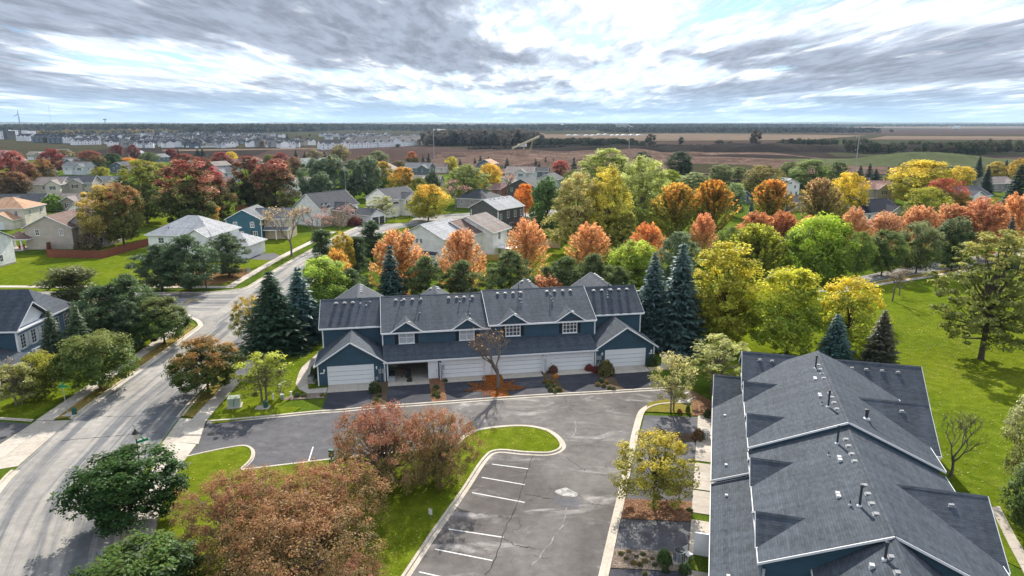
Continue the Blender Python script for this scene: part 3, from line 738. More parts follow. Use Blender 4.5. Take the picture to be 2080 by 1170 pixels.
        o = s.put(f, 'window', side, a, pos, z, 0.0)
        link('pane', p, o)
        if mu and detail: link('muntin', mu, o)
        if shutters:
            kk = ('sh', h, shutters)
            if kk not in CACHE: CACHE[kk] = MB().box(-.2, .2, -.045, .0, 0, h).mesh('shutter', M[shutters])
            for q in (-1, 1): s.put(CACHE[kk], 'shutter', side, a + q * (w / 2 + .24), pos, z)
        return o
    def garage(s, side, a, pos, w=4.88, h=2.1, mat='gdoor', rows=4, z=0.0):
        key = ('g', w, h, mat, rows)
        if key not in CACHE:
            f = MB(); f.box(-w / 2 - .14, -w / 2, -.06, .0, 0, h + .14); f.box(w / 2, w / 2 + .14, -.06, .0, 0, h + .14); f.box(-w / 2, w / 2, -.06, .0, h, h + .14)
            CACHE[key] = (f.mesh('garage_door', M['trim']), MB().box(-w / 2 + .005, w / 2 - .005, -.03, .0, .02, h / rows - .02).mesh('panel', M[mat]))
        f, p = CACHE[key]
        o = s.put(f, 'garage_door', side, a, pos, z)
        for i in range(rows): link('panel', p, o, (0, 0, i * h / rows))
        return o
    def door(s, side, a, pos, z=0.0, w=0.95, h=2.1, mat='gdoor'):
        key = ('d', w, h, mat)
        if key not in CACHE:
            f = MB(); f.box(-w / 2 - .1, -w / 2, -.06, 0, 0, h + .1); f.box(w / 2, w / 2 + .1, -.06, 0, 0, h + .1); f.box(-w / 2, w / 2, -.06, 0, h, h + .1)
            l = MB(); l.box(-w / 2, w / 2, -.03, 0, 0, h)
            for x0, x1 in ((-w / 2 + .12, -.05), (.05, w / 2 - .12)):
                for z0, z1 in ((.2, .9), (1.05, h - .15)): l.box(x0, x1, -.045, -.03, z0, z1)
            CACHE[key] = (f.mesh('door', M['trim']), l.mesh('leaf', M[mat]), MB().box(w / 2 - .12, w / 2 - .05, -.09, -.03, .98, 1.06).mesh('handle', M['blackmetal']))
        f, l, hd = CACHE[key]
        o = s.put(f, 'door', side, a, pos, z); link('leaf', l, o); link('handle', hd, o)
        return o
    def boxvent(s, roof, x, y, z, rz=0.0):
        if 'bv' not in CACHE:
            m = MB(); m.add([(-.22, -.25, 0), (.22, -.25, 0), (.22, .22, 0), (-.22, .22, 0), (-.2, -.2, .2), (.2, -.2, .2), (.2, .2, .24), (-.2, .2, .24)],
                            [(0, 3, 2, 1), (4, 5, 6, 7), (0, 1, 5, 4), (1, 2, 6, 5), (2, 3, 7, 6), (3, 0, 4, 7)])
            m.box(-.3, .3, -.3, .3, -.12, .02); m.v = [(a * .72, b * .72, c * .5) for a, b, c in m.v]; CACHE['bv'] = m.mesh('roof_vent', M['ventm'])
        return link('roof_vent', CACHE['bv'], roof, (x, y, z), rz)
    def pipe(s, roof, x, y, z, h=0.6, r=0.06, cap=True):
        h *= .8; r *= .78
        key = ('p', h, r, cap)
        if key not in CACHE:
            m = MB(); m.tube([(0, 0, -.1), (0, 0, h)], [r, r], 8)
            if cap: m.tube([(0, 0, h), (0, 0, h + .04), (0, 0, h + .16), (0, 0, h + .18)], [r, r * 1.5, r * 1.5, r], 8)
            f = MB().tube([(0, 0, -.1), (0, 0, .05), (0, 0, .12)], [r * 2.4, r * 2.4, r * 1.1], 8)
            CACHE[key] = (m.mesh('vent_pipe', M['pipe']), f.mesh('flashing', M['flash']))
        a, b = CACHE[key]
        o = link('vent_pipe', a, roof, (x, y, z)); link('flashing', b, roof, (x, y, z))
        return o
    def done(s):
        if s.tr.v: s.tr.build('trim', s.tm, s.o)
        return s.o
def lantern(h, side, a, pos, z):
    if 'lan' not in CACHE:
        m = MB(); m.box(-.06, .06, -.05, 0, -.1, .15); m.box(-.03, .03, -.2, -.05, .1, .14)
        m.tube([(0, -.2, -.12), (0, -.2, -.05), (0, -.2, .12), (0, -.2, .22), (0, -.2, .3)], [.03, .07, .1, .1, .01], 6)
        CACHE['lan'] = m.mesh('wall_lantern', M['trim'])
    return h.put(CACHE['lan'], 'wall_lantern', side, a, pos, z)
def meterbox(h, side, a, pos, z):
    if 'met' not in CACHE:
        m = MB(); m.box(-.16, .16, -.14, 0, 0, .5); m.tube([(0, -.14, .33), (0, -.24, .33)], [.1, .09], 10); m.bar((0, -.06, 0), (0, -.06, -.9), .05); m.bar((.08, -.06, .5), (.08, -.06, .8), .04)
        CACHE['met'] = m.mesh('electric_meter', M['metal'])
    return h.put(CACHE['met'], 'electric_meter', side, a, pos, z)
def gasmeter(h, side, a, pos, z):
    if 'gas' not in CACHE:
        m = MB(); m.box(-.15, .15, -.32, -.1, .3, .62); m.tube([(-.1, -.2, 0), (-.1, -.2, .35)], [.02, .02], 6); m.tube([(.1, -.2, .6), (.1, -.2, .8), (.1, 0, .8)], [.02, .02, .02], 6)
        CACHE['gas'] = m.mesh('gas_meter', M['metal'])
    return h.put(CACHE['gas'], 'gas_meter', side, a, pos, z)

# ------------------------------------------------------------------ the long townhouse in the middle
TX, TY, TA = -21.94, 72.63, 10.2
def tl(u, v):
    a = math.radians(TA); return (TX + u * math.cos(a) - v * math.sin(a), TY + u * math.sin(a) + v * math.cos(a))
h = House('townhouse', TX, TY, TA, 'long navy townhouse with white garage doors and charcoal roof in the middle', 'townhouse', None, 'navy', 'shingle')
TH = h
# garages: the second one stands open and shows its room
h.body('u', 12.55, 32.5, 0.0, 3.2, 0, 2.42)
h.body('u', 7.5, 7.78, 0.0, 3.2, 0, 2.42); h.body('u', 7.5, 12.55, 0.0, 0.18, 2.1, 2.42)
h.body('u', 12.45, 12.55, 0.0, 3.2, 0, 2.42)
MB().box(7.5, 12.6, 6.3, 6.4, 0, 2.42).box(7.78, 12.5, 0.2, 6.3, 2.36, 2.41).box(12.45, 12.55, 3.2, 6.3, 0, 2.42).build('garage_interior', M['drywall'], h.o)
MB().box(7.7, 12.5, -0.02, 6.3, -.03, 0.03).build('garage_floor', M['concrete'], h.o)
f = MB(); f.box(7.7, 7.84, -.06, .0, 0, 2.24).box(12.4, 12.54, -.06, .0, 0, 2.24).box(7.84, 12.4, -.06, .0, 2.1, 2.24); f.build('garage_frame', M['trim'], h.o)
h.slope(7.3, 32.75, -0.45, 3.1, 2.5, 3.52, sides=False)
for a in (16.5, 23.4, 29.8): h.garage('F', a, -0.005)
for c0, a in ((0.0, 3.66), (32.55, 36.33)):
    h.body('v', 0.0, 5.2, c0, c0 + 7.5, 0, 2.5, None, 4.93)
    h.gable('v', -0.42, 5.2, c0 - 0.32, c0 + 7.82, 2.44, 5.1, rake=(1, 0))
    h.garage('F', a, -0.005)
for a in (12.98, 19.45, 20.3, 26.65): h.door('F', a, -0.005)
for u in (0.05, 7.45, 32.55, 40.0): h.corner(u, 0.02, 0, 2.4)
MB().box(13.72, 13.78, -.95, -.08, 0.1, 2.1).box(13.9, 13.95, -1.0, -.08, .2, 2.05).build('open_door', M['gdoor'], h.o)
MB().box(25.98, 26.04, -.95, -.08, 0.1, 2.1).box(26.14, 26.2, -1.0, -.08, .2, 2.05).build('open_door', M['gdoor'], h.o)
for a in (0.75, 6.55, 33.35, 39.6): lantern(h, 'F', a, 0, 1.75)
for a in (6.9, 7.3, 14.1, 26.3, 32.75, 33.1): meterbox(h, 'F', a, 0, 1.1)
for a in (6.55, 13.95, 32.9): gasmeter(h, 'F', a, 0, 0.1)
for a in (0.5, 39.6):
    MB().box(a - .22, a + .22, -.03, 0, 1.42, 1.56).build('number_plate', M['trim'], h.o)
# upper storeys
def upper(u0, u1, ze, zr, dz, names):
    h.body('u', u0, u1, 3.0, 14.5, 2.3, ze + .08, 8.8, zr - .12)
    r = h.gable('u', u0 - 0.12, u1 + 0.12, 2.62, 14.95, ze, zr, 8.8)
    return r
rA = upper(7.3, 20.02, 5.02, 7.93, 0, None)
rB = upper(20.04, 33.3, 5.34, 8.2, 0, None)
def dormer(u, w, zb, zp, yb):
    h.body('v', 2.97, yb, u - w / 2 + .2, u + w / 2 - .2, zb - .3, zb + .02, None, zp - .16, name='dormer_wall')
    return h.gable('v', 2.6, yb + .35, u - w / 2, u + w / 2, zb, zp, rake=(1, 0), t=0.14)
for u, zb, zp in ((10.1, 5.06, 6.3), (17.35, 5.06, 6.3), (22.95, 5.38, 6.62), (30.1, 5.38, 6.62)):
    rd = dormer(u, 3.7, zb, zp, 5.3)
    h.boxvent(rd, u + .35, 3.2, zp - .28)
for u, z in ((10.12, 3.5), (17.3, 3.5), (22.95, 3.72), (30.1, 3.72)):
    h.window('F', u, 3.0, z, 1.85, 1.5, (3, 2) if u > 20 else (1, 1), 'shutter', 'glass' if u > 20 else 'blind')
for u0, u1, zr in ((0.3, 7.28, 7.86), (33.32, 40.0, 8.04)):
    h.body('u', u0, u1, 5.0, 12.6, 0, 5.42, 8.8, zr - .12)
    r = h.gable('u', u0 - (.35 if u0 < 1 else .0), u1 + (.35 if u1 > 39 else 0), 4.6, 13.0, 5.36, zr, 8.8)
    if u0 < 1: rL = r
    else: rR = r
h.corner(0.32, 5.02, 0, 5.3); h.corner(39.98, 5.02, 0, 5.3); h.corner(7.32, 2.98, 3.3, 5.0); h.corner(33.28, 2.98, 3.4, 5.3)
# wings behind
for u, tip, zr, hw in ((4.3, 17.0, 7.9, 4.3), (14.3, 14.6, 7.75, 3.9), (26.9, 15.6, 8.0, 3.9), (37.0, 17.4, 8.1, 4.3)):
    h.body('v', 9.5, tip - .4, u - hw + .4, u + hw - .4, 0, 5.3, None, zr - .3)
    r = h.gable('v', 8.9, tip, u - hw, u + hw, 5.25, zr, rake=(0, 1))
    for k in range(5 if hw > 4 else 2): h.boxvent(r, u + .35, tip - .7 - k * .95, zr - .2)
    if hw < 4: h.boxvent(r, u - .5, tip - .8, zr - .3)
    h.pipe(r, u + 2.4, 11.5, zr - 1.5, .7)
for us, r, zr in (((1.85, 2.86, 3.84), rL, 7.86), ((9.07, 10.05, 11.1, 12.11, 15.63, 16.63, 17.59, 18.61), rA, 7.93), ((21.85, 22.83, 23.86, 24.85, 28.29, 29.3, 30.38, 31.4), rB, 8.2), ((34.57, 35.68, 36.9, 38.02, 39.1), rR, 8.04)):
    for u in us: h.boxvent(r, u, 8.0, zr - .34)
for u, v, r, z, ph in ((4.75, 8.0, rL, 7.4, .7), (5.45, 7.7, rL, 7.2, .35), (5.9, 8.2, rL, 7.5, .2), (9.72, 7.9, rA, 7.5, 1.2), (12.0, 7.9, rA, 7.5, .8), (16.95, 7.3, rA, 7.2, .4), (17.93, 5.1, rA, 6.2, .2), (18.3, 7.6, rA, 7.35, 1.5), (11.86, 5.7, rA, 6.45, .2), (24.5, 6.9, rB, 7.3, .4), (24.6, 6.3, rB, 7.0, .25), (24.6, 8.2, rB, 7.9, 1.1), (28.6, 6.7, rB, 7.2, .4), (28.6, 7.6, rB, 7.65, .9), (28.65, 6.3, rB, 7.0, .25), (36.3, 7.5, rR, 7.2, .2), (36.2, 7.1, rR, 6.95, .2), (36.7, 8.3, rR, 7.7, .8)):
    h.pipe(r, u, v, z, ph)
h.done()
# things kept in the open garage
def crate(name, u, v, sx, sy, sz, mat, label, cat, z0=0.03):
    X, Y = tl(u, v); m = MB(); m.box(-sx / 2, sx / 2, -sy / 2, sy / 2, 0, sz * .86); m.box(-sx / 2 - .02, sx / 2 + .02, -sy / 2 - .02, sy / 2 + .02, sz * .865, sz)
    return m.build(name, M[mat], loc=(X, Y, z0), rz=math.radians(TA), label=label, cat=cat)
crate('storage_bin', 8.2, -0.1, .75, .5, .55, 'metal', 'grey lidded storage bin at the mouth of the open garage', 'bin')
crate('storage_bin', 8.25, 1.2, .7, .6, .7, 'blackmetal', 'black storage bin just inside the open garage on the left', 'bin')
def bike(u, v, label):
    X, Y = tl(u, v); r = empty('bicycle', (X, Y, .03), math.radians(TA + 70), label=label, cat='bicycle')
    for x in (-.5, .5):
        m = MB(); m.tube([(x + .32 * math.cos(t), 0, .33 + .32 * math.sin(t)) for t in [i * math.pi / 8 for i in range(17)]], [.025] * 17, 5, cap=False); m.build('wheel', M['blackmetal'], r)
    m = MB(); m.tube([(-.5, 0, .33), (-.05, 0, .3), (.42, 0, .75), (-.2, 0, .78), (-.05, 0, .3)], [.02] * 5, 5); m.tube([(.5, 0, .33), (.4, 0, .95)], [.02, .02], 5); m.build('frame', M['red'], r)
    MB().box(-.35, -.1, -.07, .07, .85, .92).build('saddle', M['blackmetal'], r); MB().bar((.4, -.28, .95), (.4, .28, .95), .03).build('handlebar', M['blackmetal'], r)
bike(9.6, 1.6, 'bicycle standing inside the open garage')
crate('cabinet', 8.4, 4.9, 1.0, .6, 1.7, 'green', 'tall pale green cabinet at the back of the open garage', 'cabinet')
crate('grill', 10.1, .9, .6, .5, .95, 'blackmetal', 'dark covered grill inside the open garage', 'grill')

# aprons, drives and planting beds in front of it
def lpoly(*uv): return [tl(u, v) for u, v in uv]
pours('garage_apron', lpoly((1.1, -0.05), (6.2, -0.05), (6.2, -2.3), (1.1, -2.3)), 3, 1, 0.05)
for a, b in ((7.75, 12.5), (14.1, 18.95), (20.95, 25.85), (27.35, 32.25)): pours('garage_apron', lpoly((a, -0.05), (b, -0.05), (b, -1.6), (a, -1.6)), 3, 1, 0.05)
pours('garage_apron', lpoly((33.9, -0.05), (38.8, -0.05), (38.8, -2.3), (33.9, -2.3)), 3, 1, 0.05)
for a, b, v0 in ((1.2, 6.1, -2.35), (7.8, 12.4, -1.65), (14.1, 18.9, -1.65), (20.9, 25.7, -1.65), (27.3, 32.1, -1.65), (33.9, 38.4, -2.35)): sheet('garage_drive', lpoly((a, v0), (b, v0), (b - .1, -7.25), (a - .25, -7.25)), 0.03, M['drive'])
for a, b, mt in ((6.15, 7.75, 'mulch'), (12.45, 14.1, 'leaflitter'), (18.95, 20.9, 'orangelitter'), (25.75, 27.25, 'mulch'), (32.15, 33.85, 'mulch')): sheet('planting_bed', lpoly((a, -.1), (b, -.1), (b - .15, -7.2), (a - .1, -7.2)), 0.06, M[mt])
sidewalk(lpoly((-1.0, -2.2), (-2.6, 0), (-2.7, 6), (-1.0, 12)), lpoly((-1.0, -.9), (-1.2, 0), (-1.4, 6), (.0, 12)), 0.09, 1.5)
pours('walk', lpoly((-1.0, -2.25), (-1.0, -1.0), (1.05, -.85), (1.05, -2.25)), 1, 2, 0.09)
sheet('gravel_strip', lpoly((-2.6, -2.4), (1.0, -2.4), (0.9, -3.9), (-3.6, -3.6)), 0.075, M['gravel'])
sidewalk(lpoly((38.85, -1.0), (41.0, -.6), (42.2, 3), (42.5, 10)), lpoly((38.85, -2.3), (42.0, -1.8), (43.6, 3), (43.9, 10)), 0.09, 1.5)

# ------------------------------------------------------------------ the townhouse at the lower right, seen from above
RX, RY, RA = 21.6, 67.6, -106.3
def rl(u, v):
    a = math.radians(RA); return (RX + u * math.cos(a) - v * math.sin(a), RY + u * math.sin(a) + v * math.cos(a))
h = House('townhouse', RX, RY, RA, 'navy townhouse at lower right seen from above as a long charcoal roof', 'townhouse', None, 'navy', 'shingle')
# garage row: higher half, lower half
def block(x0, x1, y0, y1, z0, z1, mat='navy'): return MB().box(x0, x1, y0, y1, z0, z1).build('wall', M[mat], h.o)
block(7.0, 14.0, 0, 2.3, 0, 2.4); block(18.6, 21.4, 0, 2.3, 0, 2.4); block(21.4, 27.6, 0, 2.3, 0, 2.15); block(31.9, 34.6, 0, 2.3, 0, 2.15)
block(14.0, 18.6, 0, .2, 2.05, 2.4); block(27.6, 31.9, 0, .2, 2.05, 2.15)
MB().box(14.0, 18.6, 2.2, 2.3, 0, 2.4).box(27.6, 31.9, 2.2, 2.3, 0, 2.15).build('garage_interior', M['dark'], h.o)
rg1 = h.slope(4.2, 21.4, -0.42, 2.4, 2.5, 3.6, sides=True); rg2 = h.slope(21.45, 42.6, -0.42, 2.4, 2.2, 3.3, sides=True)
for u, r, z in ((9.87, rg1, 2.95), (19.56, rg1, 2.95), (23.71, rg2, 2.65), (33.18, rg2, 2.65)):
    MB().box(u - .1, u + .1, .55, .75, z - .15, z + .12).build('roof_vent', M['flash'], r)
h.garage('F', 9.6, -.005, 4.6); h.garage('F', 25.2, -.005, 4.6, 1.9)
f = MB()
for a, b in ((14.0, 18.6), (27.6, 31.9)): f.box(a - .14, a, -.06, 0, 0, 2.2).box(b, b + .14, -.06, 0, 0, 2.2).box(a, b, -.06, 0, 2.05, 2.19)
f.build('garage_frame', M['trim'], h.o)
# far end garage gable
h.body('v', 0.0, 2.5, -0.05, 7.0, 0, 2.5, None, 4.3); h.gable('v', -0.42, 3.0, -0.35, 7.35, 2.45, 4.55, rake=(1, 0))
# main roofs
h.body('u', 4.7, 21.1, 2.35, 14.7, 0, 5.4, 8.6, 8.15); rA2 = h.gable('u', 5.0, 21.2, 2.05, 15.05, 5.5, 8.38, 8.6, rake=(0, 1))
h.body('u', 21.1, 34.7, 2.35, 14.7, 0, 5.05, 8.6, 7.8); rB2 = h.gable('u', 21.22, 34.95, 2.05, 15.05, 5.12, 8.0, 8.6, rake=(0, 1))
h.body('u', 34.7, 42.2, 5.2, 12.0, 0, 5.1, 8.6, 7.6); rE2 = h.gable('u', 34.72, 42.6, 4.85, 12.4, 5.1, 7.9, 8.6, rake=(0, 1))
h.corner(34.75, 2.4, 3.3, 4.7); h.corner(34.75, 2.4, 3.3, 4.7)
# far cross gable from front to rear
h.body('v', 2.35, 17.0, 0.9, 8.1, 0, 5.1, 4.5, 7.25); h.gable('v', 2.0, 17.4, 0.5, 8.5, 5.15, 7.55, 4.5)
# rear wings
h.body('v', 9, 15.3, 9.9, 17.7, 0, 5.1, 13.8, 7.1); w1 = h.gable('v', 9.2, 15.65, 9.5, 18.1, 5.15, 7.5, 13.8, rake=(0, 1))
h.body('v', 9, 15.0, 23.6, 31.4, 0, 4.9, 27.5, 6.9); w2 = h.gable('v', 9.2, 15.3, 23.2, 31.8, 4.95, 7.2, 27.5, rake=(0, 1))
h.boxvent(w1, 14.6, 13.6, 7.0); h.boxvent(w2, 28.3, 13.2, 6.7)
cr = h.o.children[-1]
for k, q in enumerate((11.6, 12.8, 14.1, 15.4, 3.6, 4.7)): h.boxvent(rA2, 5.2, q, 7.05)
# dormers over the front slope
for u, zb, zp in ((10.5, 5.52, 6.7), (17.65, 5.52, 6.7), (24.5, 5.14, 6.3), (31.55, 5.14, 6.3)):
    h.body('v', 2.32, 4.6, u - 1.7, u + 1.7, zb - .4, zb, None, zp - .2, name='dormer_wall'); h.gable('v', 1.98, 5.0, u - 1.95, u + 1.95, zb, zp, rake=(1, 0), t=.14)
    h.window('F', u, 2.35, zb - 1.55, 1.7, 1.4, (1, 1), 'shutter')
for us, r, z, v in (((8.61, 9.78, 10.8, 11.94, 15.22, 16.24, 17.31, 18.55), rA2, 8.16, 8.25), ((22.96, 23.99, 25.19, 26.21, 29.35, 30.37, 31.47, 32.58), rB2, 7.76, 8.2), ((36.3, 37.6), rE2, 7.55, 8.2)):
    for u in us: h.boxvent(r, u, v, z, math.radians(0))
for u, v, r, z, ph, pr_ in ((9.32, 7.9, rA2, 8.08, 1.3, .09), (17.79, 7.75, rA2, 7.98, 1.5, .09), (23.26, 7.6, rB2, 7.52, 1.5, .09), (31.47, 7.55, rB2, 7.52, 1.5, .09), (36.3, 7.9, rE2, 7.35, 1.1, .09), (18.46, 10.3, rA2, 7.63, .75, .14),
                      (9.8, 7.9, rA2, 8.08, .4, .05), (17.1, 7.4, rA2, 7.83, .4, .05), (24.64, 6.9, rB2, 7.22, .4, .05), (31.24, 7.1, rB2, 7.37, .45, .05)): h.pipe(r, u, v, z, ph, pr_, pr_ > .06)
for u, v, r, z in ((11.45, 7.6, rA2, 7.93), (11.75, 7.6, rA2, 7.93), (15.1, 7.5, rA2, 7.88), (15.5, 7.5, rA2, 7.88), (25.4, 7.4, rB2, 7.52), (25.8, 7.4, rB2, 7.52), (29.7, 6.7, rB2, 7.17), (30.05, 6.7, rB2, 7.17), (36.5, 7.3, rE2, 7.00)):
    MB().box(u - .13, u + .13, v - .12, v + .12, z - .15, z + .13).build('roof_vent', M['flash'], r)
MB().box(27.5, 27.62, -1.4, -.05, 0.05, 1.75).build('privacy_screen', M['trim'], h.o)
h.done()
def rpoly(*uv): return [rl(u, v) for u, v in uv]
def rsheet(name, u0, u1, mat, z, v0=-6.9, v1=-1.7): return sheet(name, rpoly((u0 - .55, v1), (u1 - .55, v1), (u1 + .55, v0), (u0 + .55, v0)), z, M[mat])
sheet('verge_lawn', rpoly((0.3, -5.0), (1.6, -6.6), (2.2, -6.9), (4.3, -6.9), (3.5, -2.3), (1.7, -2.3)), 0.09, M['drygrass'])
rsheet('garage_drive', 4.6, 8.6, 'olddrive', .03); rsheet('planting_bed', 8.65, 10.4, 'mulch', .06); rsheet('garage_drive', 10.45, 15.5, 'olddrive', .03)
rsheet('garage_drive', 15.5, 21.2, 'lane', .034); rsheet('leaf_bed', 21.2, 24.1, 'leaflitter', .07); rsheet('garage_drive', 24.1, 28.0, 'olddrive', .03)
rsheet('gravel_bed', 28.0, 30.2, 'gravel', .07); rsheet('garage_drive', 30.2, 36.0, 'drive', .03); rsheet('gravel_bed', 36.0, 40.0, 'gravel', .07)
for a, b in ((2.8, 8.0), (8.2, 13.6), (14.0, 18.6), (18.8, 22.2), (23.2, 27.6), (29.4, 34.8)): pours('garage_apron', rpoly((a, -1.7), (b, -1.7), (b, -.05), (a, -.05)), 3, 1, 0.05)
sheet('leaf_strip', G((1400, 790), (1425, 805), (1450, 818), (1450, 845), (1405, 845), (1404, 822), (1416, 806)), 0.07, M['leaflitter'])

# ------------------------------------------------------------------ plants
def np_mesh(name, V, Q, mat, leaf=None, smooth=False):
    me = bpy.data.meshes.new(name); V = np.asarray(V, np.float32); Q = np.asarray(Q, np.int32)
    n, k = Q.shape
    me.vertices.add(len(V)); me.vertices.foreach_set('co', V.ravel())
    me.loops.add(n * k); me.loops.foreach_set('vertex_index', Q.ravel())
    me.polygons.add(n); me.polygons.foreach_set('loop_start', np.arange(0, n * k, k, dtype=np.int32))
    try: me.polygons.foreach_set('loop_total', np.full(n, k, np.int32))
    except Exception: pass
    me.materials.append(mat); me.update(calc_edges=True)
    if leaf is not None:
        at = me.attributes.new('leaf', 'FLOAT_COLOR', 'POINT'); at.data.foreach_set('color', np.asarray(leaf, np.float32).ravel())
    return me
def unit(a): return a / np.maximum(np.linalg.norm(a, axis=-1, keepdims=True), 1e-9)
def leaves(C, Nrm, size, rng, clump, hgt, aspect=0.6, T=None, fold=0.18):
    """one pointed quad per leaf at C, facing Nrm"""
    n = len(C); Nrm = unit(Nrm)
    if T is None: T = rng.normal(size=(n, 3))
    T = unit(T - (T * Nrm).sum(1, keepdims=True) * Nrm); B = np.cross(Nrm, T)
    s = (size * rng.uniform(0.65, 1.35, n))[:, None]
    tip = C + T * s; base = C - T * s * 0.8; up = Nrm * s * fold
    l = C + B * s * aspect + up; r = C - B * s * aspect + up
    V = np.stack([base, r, tip, l], 1).reshape(-1, 3); Q = np.arange(4 * n).reshape(n, 4)
    rnd = rng.random(n)
    col = np.stack([clump, hgt, rnd, np.ones(n)], 1); col = np.repeat(col, 4, axis=0)
    return V, Q, col
def envelope(kind, t):
    """crown radius (0..1) at crown height t (0 bottom .. 1 top)"""
    if kind == 'round': return np.sqrt(np.maximum(0, 1 - (2 * t - 0.92) ** 2 / 1.17)) 
    if kind == 'oval': return np.sin(np.pi * np.clip(t * 0.92 + 0.08, 0, 1)) ** 0.62
    if kind == 'flame': return (np.sin(np.pi * np.clip(t, 0, 1) ** 0.72) ** 0.8)
    if kind == 'spread': return np.sqrt(np.maximum(0, 1 - (1.5 * t - 0.62) ** 2 / 0.8))
    if kind == 'vase': return np.clip(0.35 + 1.0 * t, 0, 1) * np.sqrt(np.maximum(0, 1 - np.clip((t - 0.55) / 0.45, 0, 1) ** 2.2))
    return np.ones_like(t)
def limbs(m, tips, base, r0, rng, kink=0.15, n=5):
    for tp in tips:
        b = Vector(base(tp)); e = Vector(tp); mid = b.lerp(e, .5) + Vector(rng.normal(size=3)) * kink * (e - b).length * .5 + Vector((0, 0, -.06)) * (e - b).length
        m.tube([b, mid, e], [r0, r0 * .6, r0 * .12], n, cap=False)
def broadleaf(seed, H=10.0, W=8.0, trunk=0.2, kind='round', clumps=130, per=90, leaf=0.17, cr=0.95, r=0.16, shell=0.62, droop=0.0, holes=0.0, name='crown', mat='leaf', bark='bark', lobes=11, stems=1, flat=0.75):
    rng = np.random.default_rng(seed); z0 = H * trunk; hc = H - z0
    # lobes give the crown its uneven outline
    la = rng.uniform(0, 2 * np.pi, lobes); lz = rng.uniform(.1, .95, lobes); lw = rng.uniform(-.48, .26, lobes)
    cs = []
    while len(cs) < clumps:
        t = rng.uniform(0.02, 1); a = rng.uniform(0, 2 * np.pi); q = shell + (1 - shell) * rng.random() ** .6 if rng.random() < .8 else rng.uniform(.15, shell)
        R = float(envelope(kind, np.array(t)))
        if rng.random() > R + .12: continue
        k = 1 + sum(lw[i] * math.exp(-((math.atan2(math.sin(a - la[i]), math.cos(a - la[i])) / .55) ** 2 + ((t - lz[i]) / .22) ** 2)) for i in range(lobes))
        rad = R * q * k * W / 2
        p = np.array([rad * math.cos(a), rad * math.sin(a), z0 + hc * t - droop * rad])
        if holes and rng.random() < holes * .5: continue
        cs.append(p)
    cs = np.array(cs)
    cs[:, 2] = np.minimum(cs[:, 2], H - .3)
    n = clumps * per; ci = np.repeat(np.arange(clumps), per)
    d = unit(rng.normal(size=(n, 3))); rr = rng.random(n) ** (1 / 2.4)
    csz = cr * rng.uniform(.42, 1.3, clumps)
    P = cs[ci] + d * (rr * csz[ci])[:, None] * np.array([1, 1, flat])
    out = unit(cs - np.array([0, 0, z0 + hc * .4]))
    Nn = d * .55 + out[ci] * .55 + np.array([0, 0, .55]) + rng.normal(size=(n, 3)) * .45
    tone = rng.random(clumps)
    V, Q, col = leaves(P, Nn, leaf, rng, np.clip(tone[ci] + rng.normal(size=n) * .08, 0, 1), np.clip((P[:, 2] - z0) / hc, 0, 1))
    crown = np_mesh(name, V, Q, M[mat], col)
    m = MB()
    for s in range(stems):
        an = 2 * math.pi * s / stems; o = .0 if stems == 1 else .22
        lean = Vector((math.cos(an) * W * .1 * (stems > 1), math.sin(an) * W * .1 * (stems > 1), 0))
        m.tube([(math.cos(an) * o, math.sin(an) * o, -.15), (math.cos(an) * o, math.sin(an) * o, .25), lean * .5 + Vector((0, 0, z0)), lean + Vector((0, 0, z0 + hc * .45)), lean + Vector((0, 0, z0 + hc * .8))], [r * 1.5, r, r * .85, r * .5, r * .15], 8, cap=False)
    pick = cs[rng.permutation(clumps)[:min(clumps, 110 if stems > 2 else 60)]]
    limbs(m, [tuple(p) for p in pick], lambda p: (p[0] * .06, p[1] * .06, min(z0 + max(0, (p[2] - z0)) * .45, z0 + hc * .6)), r * .38, rng, n=4)
    return m.mesh('trunk', M[bark], True, False), crown, H, W
